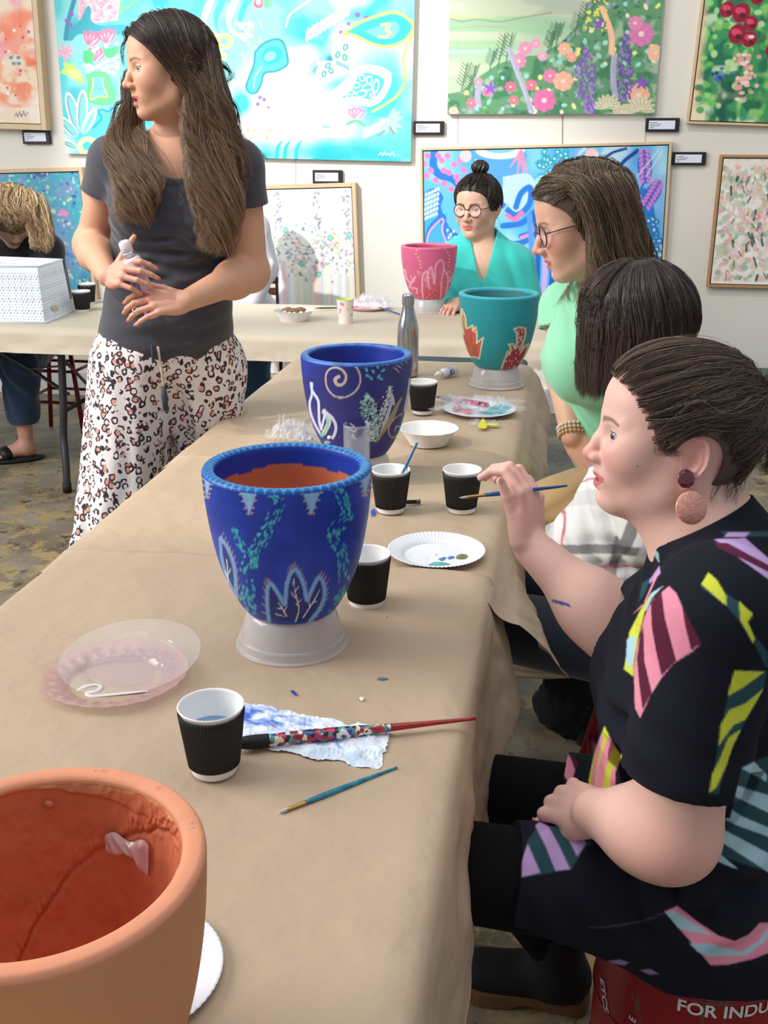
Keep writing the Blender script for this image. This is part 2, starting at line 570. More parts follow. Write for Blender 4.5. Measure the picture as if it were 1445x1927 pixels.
# SETTING
WALL_V = 6.0
M_wall = mat('wall_white', (226, 221, 212), 0.8, noise=0.03, nscale=1.5)
M_skirt = mat('skirting_white', (222, 222, 222), 0.6)
M_kraft = mat('kraft_paper', (189, 165, 138), 0.58, noise=0.05, nscale=5, bump=0.6, bscale=4.5, bdist=0.03)
M_kraft2 = mat('kraft_paper_pale', (206, 192, 170), 0.6, noise=0.05, nscale=5, bump=0.2, bscale=40, bdist=0.004)
M_black_metal = mat('powder_grey_metal', (62, 62, 64), 0.42, metal=0.3)
M_teal_top = mat('dark_teal_laminate', (22, 62, 72), 0.5)
M_red_metal = mat('red_metal', (128, 22, 34), 0.45)
def concrete():
 m = bpy.data.materials.new('stained_concrete')
 m.use_nodes = True
 nt = m.node_tree; N = nt.nodes; Lk = nt.links.new
 b = N['Principled BSDF']
 tc = N.new('ShaderNodeTexCoord')
 def noise(sc, det, rough=0.6):
  n = N.new('ShaderNodeTexNoise'); n.inputs['Scale'].default_value = sc; n.inputs['Detail'].default_value = det
  n.inputs['Roughness'].default_value = rough; Lk(tc.outputs['Object'], n.inputs['Vector']); return n
 def ramp(src, stops):
  r = N.new('ShaderNodeValToRGB'); cr = r.color_ramp
  while len(cr.elements) < len(stops): cr.elements.new(0.5)
  for e, (p, c) in zip(cr.elements, stops): e.position = p; e.color = L3(c) if not isinstance(c, float) else (c, c, c, 1)
  Lk(src, r.inputs['Fac']); return r
 a = ramp(noise(3.2, 8).outputs['Fac'], [(0.3, (92, 80, 64)), (0.5, (128, 116, 98)), (0.7, (156, 146, 130))])
 o = ramp(noise(7.0, 9, 0.72).outputs['Fac'], [(0.50, 0.0), (0.56, 1.0)])
 x = N.new('ShaderNodeMix'); x.data_type = 'RGBA'
 Lk(o.outputs['Color'], x.inputs[0]); Lk(a.outputs['Color'], x.inputs[6]); x.inputs[7].default_value = L3((164, 144, 98))
 # ochre paint only where a broad mask says so
 msk = ramp(noise(0.9, 3).outputs['Fac'], [(0.42, 0.0), (0.55, 1.0)])
 mul = N.new('ShaderNodeMath'); mul.operation = 'MULTIPLY'
 Lk(o.outputs['Color'], mul.inputs[0]); Lk(msk.outputs['Color'], mul.inputs[1]); Lk(mul.outputs[0], x.inputs[0])
 d = ramp(noise(11.0, 10, 0.75).outputs['Fac'], [(0.56, 0.0), (0.62, 1.0)])
 y = N.new('ShaderNodeMix'); y.data_type = 'RGBA'
 Lk(d.outputs['Color'], y.inputs[0]); Lk(x.outputs[2], y.inputs[6]); y.inputs[7].default_value = L3((70, 60, 48))
 Lk(y.outputs[2], b.inputs['Base Color'])
 rr = N.new('ShaderNodeMapRange'); rr.inputs[3].default_value = 0.32; rr.inputs[4].default_value = 0.62
 Lk(noise(5, 4).outputs['Fac'], rr.inputs[0]); Lk(rr.outputs[0], b.inputs['Roughness'])
 bp = N.new('ShaderNodeBump'); bp.inputs['Strength'].default_value = 0.2; bp.inputs['Distance'].default_value = 0.003
 Lk(noise(30, 5).outputs['Fac'], bp.inputs['Height']); Lk(bp.outputs[0], b.inputs['Normal'])
 return m
v, f = box((0.2, 2.6, -0.05), (9.6, 7.4, 0.1))
tag(mesh_obj('floor', v, f, concrete(), smooth=False), kind='structure')
v, f = box((0.2, WALL_V + 0.06, 1.9), (9.6, 0.12, 3.8))
tag(mesh_obj('wall_back', v, f, M_wall, smooth=False), kind='structure')
parts = [box((0.2, WALL_V - 0.008, 0.075), (9.6, 0.016, 0.15), bev=0.004)]
tag(mesh_obj('baseboard_back', *join(*parts), M_skirt, smooth=False), kind='structure')
for u in (-3.4, 1.95, 3.4):
 tag(mesh_obj('trim_1', *box((u, WALL_V - 0.002, 1.9), (0.006, 0.004, 3.5)), M_wall, smooth=False), kind='structure')
# folding tables
def table_leg(p_top, p_foot, lean, mt, parent):
 """tube leg, straight at the top and cranked near the floor"""
 a = np.asarray(p_top, float); b = np.asarray(p_foot, float)
 L = np.array(lean, float)
 q = [a, a + (b - a) * 0.25 + L * 0.0, a + (b - a) * 0.48 + L * 0.2, a + (b - a) * 0.6 + L * 0.9, a + (b - a) * 0.68 + L * 1.0,
   a + (b - a) * 0.78 + L * 0.45, b + (a - b) * 0.12, b]
 o = mesh_obj('leg', *tube(smooth_path(q, 6), 0.0165, 12), mt, parent)
 mesh_obj('foot_cap', *tube([b + (a - b) * 0.06, b + np.array([0, 0, 0.001])], 0.0195, 12), mat_rubber, o)
 return o
mat_rubber = mat('black_rubber', (24, 24, 25), 0.7)
def folding_table(label, u0, u1, v0, v1, axis, top_mat, zt=0.735):
 cx, cy = (u0 + u1) / 2, (v0 + v1) / 2
 t = empty('folding_table', (cx, cy, 0), label, 'table')
 mesh_obj('tabletop', *box((cx, cy, zt - 0.016), (u1 - u0, v1 - v0, 0.032), bev=0.01), top_mat, t, smooth=False)
 if axis == 'u':
  ends = [(u0 + 0.23, 1), (u1 - 0.23, -1)]
  for e, s in ends:
   for vv, d in ((v0 + 0.1, -1), (v1 - 0.1, 1)):
    table_leg((e, vv, zt - 0.03), (e - 0.0 * s, vv + d * 0.09 + 0.0, 0.001), (0.02 * s, -d * 0.03, 0), M_black_metal, t)
   mesh_obj('crossbar', *tube([(e, v0 + 0.09, 0.36), (e, v1 - 0.09, 0.36)], 0.011, 8), M_black_metal, t)
   for p_, q_, w_, th_ in (((e, cy, 0.36), (e + s * 0.16, cy, 0.53), .022, .006), ((e + s * 0.16, cy, 0.53), (e + s * 0.5, cy, zt - 0.03), .022, .006), ((e, v0 + 0.12, 0.42), (e + s * 0.17, v0 + 0.12, 0.53), .022, .008),
         ((e + s * 0.17, v0 + 0.12, 0.53), (e + s * 0.5, v0 + 0.12, zt - 0.03), .024, .01), ((e, v0 + 0.12, 0.55), (e + s * 0.17, v0 + 0.12, 0.53), .018, .006)):
    mesh_obj('brace', *beam(p_, q_, w_, th_), M_black_metal, t, smooth=False)
 else:
  for e, s in ((v0 + 0.25, 1), (v1 - 0.25, -1)):
   for uu, d in ((u0 + 0.12, -1), (u1 - 0.12, 1)):
    table_leg((uu, e, zt - 0.03), (uu + d * 0.04, e, 0.001), (-d * 0.02, 0.02 * s, 0), M_black_metal, t)
   mesh_obj('crossbar', *tube([(u0 + 0.11, e, 0.36), (u1 - 0.11, e, 0.36)], 0.011, 8), M_black_metal, t)
   mesh_obj('brace', *beam((cx, e, 0.36), (cx, e + s * 0.45, zt - 0.03), 0.022, 0.006), M_black_metal, t, smooth=False)
 return t
UL, UR = -0.90, -0.09          # long table's edges
folding_table('near folding table of the long run, wrapped in brown kraft paper', UL, UR - 0.012, 0.15, 1.93, 'v', M_teal_top)
folding_table('far folding table of the long run, dark teal top showing past the paper end', UL, UR - 0.012, 1.94, 3.86, 'v', M_teal_top)
folding_table('back folding table at left by the wall with grey cranked legs, white basket on it', -3.6, -1.89, 4.20, 5.0, 'u', M_teal_top)
folding_table('back folding table at centre by the wall, pink pot standing on it', -1.88, -0.05, 4.20, 5.0, 'u', M_teal_top)
def cloth(name, prof, v0, v1, mt, label, seed, amp=0.0055, flare=None, nv=120, end_lip=0.0, axis='v'):
 """paper sheet: cross-section prof (a,z) swept along the other axis"""
 P = smooth_path(np.array(prof), 1) if False else np.array(prof, float)
 seg = np.r_[0, np.cumsum(np.linalg.norm(np.diff(P, axis=0), axis=1))]
 ns = 190
 t = np.linspace(0, seg[-1], ns)
 A = np.interp(t, seg, P[:, 0]); Z = np.interp(t, seg, P[:, 1])
 for _ in range(3):
  A[1:-1] = (A[:-2] + A[1:-1] * 2 + A[2:]) / 4; Z[1:-1] = (Z[:-2] + Z[1:-1] * 2 + Z[2:]) / 4
 V = np.linspace(v0, v1, nv)
 a = np.repeat(A[:, None], nv, 1); z = np.repeat(Z[:, None], nv, 1); vv = np.repeat(V[None], ns, 0)
 w = n2(a * 1.0, vv * 1.0, 3.2, seed) * 0.6 + n2(a + vv * .6, vv - a * .5, 9, seed + 1) * 0.3
 ridge = -np.abs(n2(a * 1.3 + vv, vv * .8 - a, 4.0, seed + 2)) * 0.9
 down = np.clip((Z.max() - 0.02 - z) / 0.05, 0, 1)       # hanging part
 top = 1 - down
 z = z + top * (amp * (w + ridge) + amp * 0.9)
 crk = n2(vv * 1.0, z * 1.5, 9, seed + 3) * .6 + np.abs(n2(vv * 1.4 + z, z, 16, seed + 4)) * .5
 right = np.where(a > (P[:, 0].mean()), 1, -1)
 a = a + right * down * 0.014 * crk
 near = (t[:, None] / seg[-1])
 if flare is not None:
  a, vv, z = flare(a, vv, z, near, down)
 z = z + end_lip * np.clip((vv - (v1 - 0.05)) / 0.05, 0, 1) ** 2 * top * (1 + .6 * n2(a * 1.0, a * 0, 4, seed))
 # keep the sheet on its table
 if axis == 'v': pts = np.stack([a, vv, z], -1).reshape(-1, 3)
 else: pts = np.stack([vv, a, z], -1).reshape(-1, 3)
 v3, f3 = thicken(pts, ns, nv, 0.0006, np.array([0, 0, 1.0]))
 o = mesh_obj(name, v3, f3, mt, loc=(pts[:, 0].mean(), pts[:, 1].mean(), 0.735))
 return tag(o, label, 'paper covering')
def flareA(a, vv, z, near, down):
 # the far corner of the hanging side turns outwards
 w = np.clip((vv - 1.35) / 0.43, 0, 1) ** 2
 a = a + down * w * (0.735 - z) * 0.12
 e = np.clip((vv - 1.2) / 0.6, 0, 1)
 return a, vv, z
cloth('kraft_paper', [(UL - 0.045, 0.66), (UL - 0.035, 0.715), (UL - 0.02, 0.737), (UL + 0.02, 0.7405), (UR - 0.035, 0.7405), (UR - 0.006, 0.735), (UR + 0.003, 0.71), (UR + 0.012, 0.60), (UR + 0.022, 0.47)],
  0.2, 1.79, M_kraft, 'nearest brown kraft paper sheet, hanging down at the right over the long table', 1, flare=flareA, end_lip=.006)
def flareB(a, vv, z, near, down):
 w = np.clip((2.08 - vv) / 0.38, 0, 1) ** .9
 a = a + down * w * (0.735 - z) * 0.40
 vv = vv + down * w * (0.735 - z) * 0.55
 z = z + down * w * (0.735 - z) * 0.12
 return a, vv, z
cloth('kraft_paper', [(UL - 0.05, 0.70), (UL - 0.03, 0.733), (UL + 0.01, 0.7385), (UR - 0.03, 0.7385), (UR - 0.004, 0.733), (UR + 0.012, 0.70), (UR + 0.045, 0.60), (UR + 0.05, 0.50)],
  1.70, 2.44, M_kraft, 'middle brown kraft paper sheet with an orange-lit flap folded out at its right corner', 5, flare=flareB, nv=80, amp=0.003, end_lip=.005)
cloth('kraft_paper', [(UL - 0.06, 0.712), (UL - 0.035, 0.733), (UL + 0.01, 0.737), (UR - 0.03, 0.737), (UR - 0.0, 0.730), (UR + 0.03, 0.695), (UR + 0.07, 0.60), (UR + 0.075, 0.54)],
  2.37, 3.74, M_kraft, 'far brown kraft paper sheet under the teal pot and steel bottle', 9, nv=110, amp=0.003)
cloth('kraft_paper', [(4.145, 0.635), (4.16, 0.72), (4.18, 0.738), (4.23, 0.741), (4.95, 0.741), (5.0, 0.735), (5.02, 0.70), (5.03, 0.62)],
  -3.66, 0.02, M_kraft2, 'pale brown kraft paper over the back tables beside the gallery wall', 13, nv=220, amp=0.002, axis='u')
# crumpled paper corner at the right end of the back tables
def crumple(u, v):
 x = 0.02 + 0.10 * u + 0.02 * n2(u * 3, v * 4, 2.0, 3)
 z = 0.735 - 0.22 * u - 0.03 * v + 0.02 * n2(u * 5, v * 5, 2.0, 4)
 y = 4.17 + 0.45 * v + 0.04 * n2(u * 4, v * 3, 2.0, 5) - 0.03 * u
 return np.stack([x - 0.012, y, z], -1)
v, f = grid(40, 50, crumple)
v, f = thicken(v, 40, 50, 0.0006, np.array([0, 0, 1.0]))
tag(mesh_obj('kraft_paper', v, f, M_kraft, smooth=False, loc=(0.05, 4.4, 0.65)), 'crumpled brown paper end hanging off the right end of the back tables', 'paper covering')
# PAINTINGS ON THE WALL
M_canvas = mat('painted_canvas', rough=0.55, paint=True, bump=0.15, bscale=220, bdist=0.001)
M_oak = mat('pale_oak', (214, 188, 152), 0.5, noise=0.12, nscale=14)
M_oak_dark = mat('honey_oak', (178, 140, 98), 0.5, noise=0.12, nscale=14)
M_shadowgap = mat('black_float_gap', (28, 26, 26), 0.8)
M_white_edge = mat('raw_canvas_edge', (226, 224, 218), 0.75)
def painting(name, label, tl, tr, br, bl, P, res=0.004, depth=0.035, frame=None, frame_w=0.018, gap=0.005, out=0.0, group=None):
 """canvas hung on the wall; corner pixels -> wall plane; P is painted in photo pixel coordinates"""
 face_v = WALL_V - depth - out
 c = [ony(x, y, face_v) for x, y in (tl, tr, br, bl)]
 cen = sum(c) / 4
 ex = nrm((c[1] - c[0]) + (c[2] - c[3])); ez = nrm(np.cross(ex, [0, 1, 0]))
 ez = nrm((c[0] - c[3]) + (c[1] - c[2])); ez = nrm(ez - ex * (ez @ ex)); ex[1] = 0; ez[1] = 0
 w = (np.linalg.norm(c[1] - c[0]) + np.linalg.norm(c[2] - c[3])) / 2
 h = (np.linalg.norm(c[3] - c[0]) + np.linalg.norm(c[2] - c[1])) / 2
 t = empty(name, (cen[0], WALL_V, cen[2]), label, 'painting', group)
 nu, nv = int(w / res) + 2, int(h / res) + 2
 U, Vv = np.meshgrid(np.linspace(0, 1, nu), np.linspace(0, 1, nv), indexing='ij')
 pts = cen + (U.reshape(-1, 1) - .5) * w * ex + (0.5 - Vv.reshape(-1, 1)) * h * ez
 px = lambda k: (tl[k] * (1 - U) + tr[k] * U) * (1 - Vv) + (bl[k] * (1 - U) + br[k] * U) * Vv
 col = P.sample(px(0).ravel(), px(1).ravel())
 i, j = np.meshgrid(np.arange(nu - 1), np.arange(nv - 1), indexing='ij')
 a = (i * nv + j).ravel()
 F = np.stack([a, a + 1, a + nv + 1, a + nv], 1)
 mesh_obj('canvas', pts - np.array([0, 0.0006, 0]), F, M_canvas, t, colors=col)
 M = np.stack([ex, np.array([0, 1, 0]), ez], 1)
 mesh_obj('stretcher', *box(cen + np.array([0, depth / 2 + out / 2, 0]), (w - 0.001, depth + out - 0.0005, h - 0.001), M=M), M_white_edge, t, smooth=False)
 if frame is not None:
  q = []
  o = gap + frame_w / 2
  dy = depth / 2 + out / 2 - 0.003
  for s in (-1, 1):
   q.append(box(cen + s * ex * (w / 2 + o) + np.array([0, dy, 0]), (frame_w, depth + out + 0.006, h + 2 * gap + 2 * frame_w), M=M, bev=0.002))
   q.append(box(cen + s * ez * (h / 2 + o) + np.array([0, dy, 0]), (w + 2 * gap, depth + out + 0.006, frame_w), M=M, bev=0.002))
  mesh_obj('frame', *join(*q), frame, t, smooth=False)
  mesh_obj('float_backing', *box(cen + np.array([0, depth + out - 0.006, 0]), (w + 2 * gap, 0.01, h + 2 * gap), M=M), M_shadowgap, t, smooth=False)
 return t
# big turquoise canvas
P = Paint(80, -110, 800, 320, 1.0, (86, 205, 214))
P.wash((150, 226, 228), .012, -.15, .8, 1, sx=.8)
P.wash((30, 178, 196), .010, .1, .8, 2, sx=1.2)
P.wash((226, 250, 248), .011, .1, .8, 3)
wht = lambda x, y, rx, ry: (lambda X, Y: np.clip(1.6 - np.hypot((X - x) / rx, (Y - y) / ry) * 1.3, 0, 1))
P.wash((250, 255, 253), .02, -.9, 1.0, 4, region=wht(540, 175, 85, 95), soft=.4)
P.wash((250, 255, 253), .02, -.9, .95, 4, region=wht(600, 215, 120, 45), soft=.4)
P.wash((250, 255, 253), .02, -.9, .9, 6, region=wht(455, 225, 75, 50), soft=.4)
P.wash((20, 190, 210), .015, -.4, .9, 7, region=wht(655, 285, 130, 26), soft=.3)
P.wash((24, 196, 212), .02, -.5, .9, 8, region=wht(720, 170, 60, 90), soft=.4)
# pink coral at the top, dolphin-like wave
P.poly([(150, -20), (232, -20), (226, 32), (190, 36), (150, 30)], (246, 196, 208))
for i in range(120):
 x = rnd.uniform(150, 228); y = rnd.uniform(-18, 34)
 P.ell(x, y, 2.2, 3.4, rnd.uniform(0, 3), rnd.choice([(240, 150, 176), (252, 226, 222), (236, 120, 160)]), ring=.5)
P.poly([(122, 68), (128, 48), (150, 34), (166, 6), (174, 10), (176, 34), (200, 42), (240, 40), (238, 58), (180, 60), (150, 58), (136, 70)], (54, 168, 186), smooth=True)
P.line([(146, -20), (136, 10), (128, 40), (124, 66)], 9, (40, 146, 178))
for q in ((136, 20), (126, 32), (134, 40)): P.ell(*q, 4, c=(150, 96, 190))
P.line([(246, -30), (232, 6), (236, 16), (260, -6), (280, -20)], 5, (130, 220, 130))
for k, (x, y, a) in enumerate(((176, 66, .9), (212, 62, 1.3), (188, 96, 1.0))):
 for s in (-.7, -.3, .1, .5):
  P.petal(x - 5, y + 14, 30, 12, -a + s - .3, (240, 124, 158)); P.petal(x - 5, y + 14, 22, 4, -a + s - .3, (252, 206, 216))
P.poly([(196, 74), (204, 86), (226, 80), (224, 98), (206, 102), (198, 92)], (84, 200, 128), smooth=True)
P.poly([(158, 90), (174, 88), (180, 100), (174, 114), (160, 112)], (84, 200, 128), smooth=True)
for x, y in [(162, 118), (170, 118), (177, 123), (186, 120), (192, 118), (168, 128), (200, 112), (208, 108), (218, 106), (225, 100), (206, 120), (216, 118), (226, 114), (198, 126), (208, 130), (218, 132), (225, 122), (179, 89), (186, 84), (203, 80), (224, 76)]:
 P.ell(x, y, 4.0, c=(250, 252, 250)); P.ell(x, y, 1.2, c=(120, 200, 210))
for a in (-1.9, -.9, -.2, .6, 1.5, 2.6, 3.4):
 P.petal(122, 92, 20, 6, a, (246, 180, 198)); P.line([(122, 92), (122 + 18 * math.cos(a), 92 + 18 * math.sin(a))], 1, (180, 130, 140))
for a, L in ((-2.9, 20), (-2.5, 26), (-2.0, 16)): P.petal(140, 128, L, 12, a, (190, 226, 118))
P.poly([(112, 132), (128, 116), (140, 120), (154, 132), (158, 152), (140, 146), (128, 138)], (196, 226, 122), smooth=True)
for i in range(8): P.ell(132 + (i % 4) * 6, 130 + (i // 4) * 8, 2.4, 3.6, 0, (226, 238, 160))
P.poly([(162, 136), (186, 128), (208, 134), (214, 150), (222, 170), (218, 190), (200, 196), (176, 192), (160, 176), (168, 156)], (104, 214, 140), smooth=True)
P.poly([(178, 142), (196, 140), (198, 160), (206, 176), (190, 176), (174, 184), (178, 164)], (132, 218, 226))
for i in range(9): P.line([(180, 144 + i * 3.6), (198, 143 + i * 3.8)], 1.3, (60, 150, 190))
P.line([(178, 142), (176, 162), (172, 184), (190, 178), (206, 178), (198, 158), (197, 142)], 1.8, (240, 190, 120))
for (x, y, a, L, w, g) in ((150, 250, -1.85, 78, 17, 1), (154, 246, -1.52, 76, 16, 1), (158, 252, -1.12, 52, 12, 0), (146, 258, -2.3, 46, 14, 1), (146, 282, -2.7, 30, 10, 1)):
 P.petal(x, y, L + 5, w + 6, a, (246, 253, 252)); P.petal(x, y, L, w, a, (128, 160, 168) if g else (170, 200, 205)); P.petal(x + 1, y, L - 4, w - 5, a, (126, 224, 222))
P.ell(168, 278, 22, 20, 0, (214, 240, 176)); P.ell(166, 277, 9, c=(64, 204, 214))
P.line([(178, 240), (194, 222), (188, 208), (196, 204), (208, 208), (214, 200)], 4, (24, 158, 190))
# centre and right parts
P.poly([(286, -20), (330, -30), (322, 10), (318, 0), (314, 16), (306, 2), (300, 12), (294, 0)], (30, 170, 190))
for x0, c in ((380, (70, 208, 208)), (402, (244, 250, 250)), (424, (66, 200, 206)), (448, (240, 250, 250)), (470, (60, 198, 206))):
 P.line([(x0 - 6, 54), (x0 - 10, 30), (x0, 2), (x0 + 18, -30)], 13, c, taper=(.2, 1, .8))
P.ell(494, 2, 10, 9, 0, (240, 96, 130)); P.ell(494, 0, 5, c=(250, 200, 210)); P.ell(510, 2, 8, c=(110, 204, 140))
for x, y, r in ((430, 72, 15), (422, 100, 11), (405, 82, 12), (408, 60, 7)):
 P.ell(x, y, r + 2, r, 0, (240, 204, 204)); P.ell(x, y, r, r - 2, 0, (206, 230, 130)); P.ell(x, y, r * .45, c=(130, 214, 210))
for i in range(26): P.ell(rnd.uniform(440, 485), rnd.uniform(38, 70), rnd.uniform(2, 4), c=(240, 250, 250), ring=.7)
for i in range(9): P.line([(rnd.uniform(455, 505), rnd.uniform(30, 90))] * 1 + [(0, 0)] * 0 + [(rnd.uniform(455, 505), rnd.uniform(30, 90))], .1, (200, 170, 120))
for x, y in ((482, 44), (498, 36), (476, 72), (496, 66), (464, 92)): P.line([(x, y), (x + 2, y + 10)], 3, (196, 196, 120))
P.poly([(488, 92), (504, 76), (526, 68), (540, 74), (548, 98), (548, 116), (528, 128), (506, 132), (500, 152), (492, 168), (480, 170), (472, 158), (478, 138), (486, 116)], (84, 214, 224), smooth=True)
P.line([(488, 92), (504, 76), (526, 68), (540, 74), (548, 98), (548, 116), (528, 128), (506, 132), (500, 152), (492, 168), (480, 170), (472, 158), (478, 138), (486, 116)], 4, (16, 146, 168), closed=True)
P.ell(520, 98, 20, 16, -.5, (30, 184, 200)); P.ell(516, 100, 12, 8, -.5, (140, 228, 230)); P.line([(486, 160), (488, 140), (500, 120)], 3, (170, 240, 240))
for a in (-.9, -.5, -.1, .4, .9, 1.4): P.ell(560 + 14 * math.cos(a), 106 + 18 * math.sin(a), 10, 5, a, (206, 180, 190), ring=.6)
P.wash((16, 190, 206), .03, -.7, .95, 9, region=wht(462, 190, 26, 32), soft=.3)
P.ell(418, 162, 14, 20, 0, (246, 170, 196)); P.ell(418, 166, 7, 12, 0, (250, 214, 224))
for x, y in ((494, 191), (506, 182), (514, 197), (498, 178)): P.ell(x, y, 4 if x < 510 else 3, c=(150, 110, 200))
for x, y in ((462, 255), (476, 242), (488, 242), (481, 260), (512, 256), (518, 242)): P.ell(x, y, 3.5, 5, .2, (196, 186, 150))
P.line([(545, 45), (555, 20), (600, -10)], 4, (230, 246, 248), al=.7)
for i in range(10):
 x = 586 + i * 8; y = 60 - i * 5.0
 P.ell(x, y, 4, 13, .15, (238, 184, 208)); P.line([(x + 3, y - 8), (x + 5, y + 8)], 1.6, (140, 204, 130))
for x, y, r in ((676, 24, 5), (692, 31, 5.5), (660, 40, 3.5), (646, 55, 3.5)): P.ell(x, y, r, c=(140, 100, 190))
P.poly([(650, 58), (672, 42), (700, 30), (742, 20), (770, 34), (776, 50), (760, 72), (730, 82), (700, 76), (672, 62)], (52, 186, 204), smooth=True)
P.line([(650, 58), (672, 42), (700, 30), (742, 20), (770, 34), (776, 50), (760, 72), (730, 82), (700, 76), (672, 62)], 5.5, (196, 230, 116), closed=True)
P.poly([(690, 54), (716, 44), (742, 36), (752, 50), (740, 66), (716, 66)], (120, 220, 214), smooth=True)
P.line([(720, 42), (734, 42), (728, 52), (736, 56), (728, 64), (716, 64)], 5, (226, 228, 140))
P.line([(776, 60), (760, 100), (764, 140), (752, 170), (728, 190), (706, 204)], 5, (190, 230, 120))
for q in range(9):
 a = math.pi + .1 + q * .22; P.line([(630, 108), (630 + 34 * math.cos(a), 108 + 34 * math.sin(a))], 2.4, (12, 150, 176), taper=(1, .8, .2))
 a = math.pi - .5 + q * .2; P.line([(608, 128), (608 + 22 * math.cos(a), 128 + 22 * math.sin(a))], 1.6, (12, 140, 166))
P.ell(650, 92, 22, 19, -.5, (190, 238, 190)); P.ell(620, 128, 20, 16, -.5, (206, 244, 220))
for x, y, a in ((655, 83, .3), (641, 97, .2), (654, 102, -.2), (623, 117, .9), (629, 127, -.5), (616, 133, .2)):
 P.ell(x, y, 4.6, 6.5, a, (20, 130, 150)); P.ell(x, y, 2.2, 4, a, (176, 236, 220))
for i in range(8): P.line([(638 + i * 3, 108 + i * 1.3), (640 + i * 3, 116 + i * 1.3)], 1.6, (30, 120, 150))
P.poly([(612, 194), (624, 172), (660, 140), (676, 120), (706, 116), (736, 128), (738, 152), (722, 182), (700, 194), (664, 190), (634, 202)], (244, 250, 252), smooth=True)
P.poly([(632, 190), (668, 160), (680, 134), (704, 132), (726, 144), (718, 168), (702, 180), (666, 176)], (80, 212, 196), smooth=True)
for x, y, rx, ry, a in ((686, 140, 6, 5, 1.2), (699, 144, 5, 7, 0), (711, 156, 5, 12, .2), (696, 158, 9, 6, -.2), (675, 154, 7, 5, -.3), (685, 170, 9, 6, -.2), (666, 168, 6, 4, 0), (654, 176, 5, 3.5, -.5), (645, 184, 5, 3.5, -.5), (705, 173, 4, 3, 0)):
 P.ell(x, y, rx, ry, a, (236, 250, 190), ring=.9)
for s in (-2.2, -1.75, -1.3, -.85): P.petal(676, 218, 24, 12, s, (248, 150, 184)); P.petal(676, 218, 18, 4, s, (254, 220, 228))
P.line([(660, 228), (676, 222), (690, 230)], 6, (110, 214, 150)); P.ell(622, 236, 9, 6, .5, (150, 236, 200))
P.ell(600, 245, 60, 9, .05, (252, 255, 254), al=.8)
for i in range(26):
 P.ell(692 + (i % 9) * 5.4, 240 - (i % 9) * 2.6 + (i // 9) * 6, 2.6, c=(236, 244, 250), ring=.9)
for a in (-1.2, -.8, -.3, .5, 1.0, 1.8, 2.4): P.petal(736, 222, 26, 8, a, (176, 214, 234))
P.line([(716, 250), (728, 240)], 4, (130, 160, 170)); P.line([(745, 246), (738, 234)], 4, (150, 150, 130))
for x0 in (530, 545, 566): P.line([(x0, 300), (x0 + 2, 276), (x0 + 10, 262)], 7, (20, 196, 206), taper=(1, 1, .4))
P.wash((20, 186, 206), .03, -.1, .7, 12, region=lambda X, Y: np.clip((Y - 270) / 20, 0, 1) * (X > 430), soft=.3)
P.line([(718, 288), (722, 282), (725, 289), (729, 281), (731, 288), (736, 284), (739, 288), (744, 280), (746, 288)], 1.4, (236, 250, 250), smooth=False)
painting('canvas_painting', 'large unframed turquoise canvas of abstract sea shapes behind the standing woman', (94, -105), (779, -100), (776, 300), (124, 293), P, res=0.0035)
# landscape with wildflowers
P = Paint(830, -110, 1270, 230, .75, (196, 206, 178))
P.wash((214, 214, 204), .012, .0, .9, 21, sx=.35, sy=1.4, region=lambda X, Y: (Y < 40) * 1.0)
P.wash((168, 178, 166), .02, .15, .6, 22, sx=.3, sy=1.6, region=lambda X, Y: (Y < 60) * 1.0)
P.wash((150, 198, 158), .016, .0, .8, 23, sx=.2, sy=2.0, region=lambda X, Y: (Y > 25) * 1.0)
P.wash((214, 222, 156), .018, .15, .8, 24, sx=.2, sy=2.0, region=lambda X, Y: (Y > 25) * 1.0)
P.wash((182, 210, 196), .012, .2, .8, 25, sx=.25, sy=2.0, region=lambda X, Y: (Y > 90) * 1.0)
P.line([(845, 30), (870, 36), (900, 32), (940, 37), (980, 30), (1040, 20)], 2, (150, 146, 130))
P.line([(845, 50), (900, 46), (960, 48)], 1.5, (190, 160, 110)); P.line([(845, 80), (950, 82)], 1.5, (190, 206, 120))
edge = lambda x: float(np.interp(x, [844, 870, 900, 940, 980, 1020, 1060, 1090, 1110, 1130, 1270], [172, 168, 140, 112, 98, 92, 60, 30, 0, -60, -110]))
r5 = random.Random(5)
P.poly([(840, 178), (870, 172), (900, 146), (940, 118), (980, 104), (1020, 100), (1060, 76), (1090, 42), (1115, 0), (1135, -60), (1150, -115), (1270, -115), (1270, 235), (840, 235)], (96, 150, 108))
P.wash((52, 118, 84), .05, .0, .8, 27, region=lambda X, Y: (Y > np.interp(X, [844, 900, 980, 1060, 1110, 1140], [185, 155, 118, 90, 20, -110])) * 1.0)
P.wash((176, 196, 170), .045, .2, .7, 28, region=lambda X, Y: (Y > np.interp(X, [844, 900, 980, 1060, 1110, 1140], [185, 155, 118, 90, 20, -110])) * 1.0)
for x, y, h in ((870, 175, 60), (890, 160, 40), (880, 190, 50), (940, 125, 66), (955, 118, 60), (925, 130, 40), (1040, 90, 50), (1050, 80, 40), (1035, 96, 40), (1095, 60, 60), (1084, 66, 44), (1110, 40, 50)):
 P.line([(x, y), (x + h * .1, y - h * .5), (x + h * .2, y - h)], 2.2, (70, 118, 84))
 for k in range(7):
  q = y - h * (.25 + k * .1)
  P.line([(x + h * .03 * k, q), (x + h * .03 * k - 9, q - 9)], 1.5, (70, 118, 84)); P.line([(x + h * .03 * k, q), (x + h * .03 * k + 9, q - 9)], 1.5, (70, 118, 84))
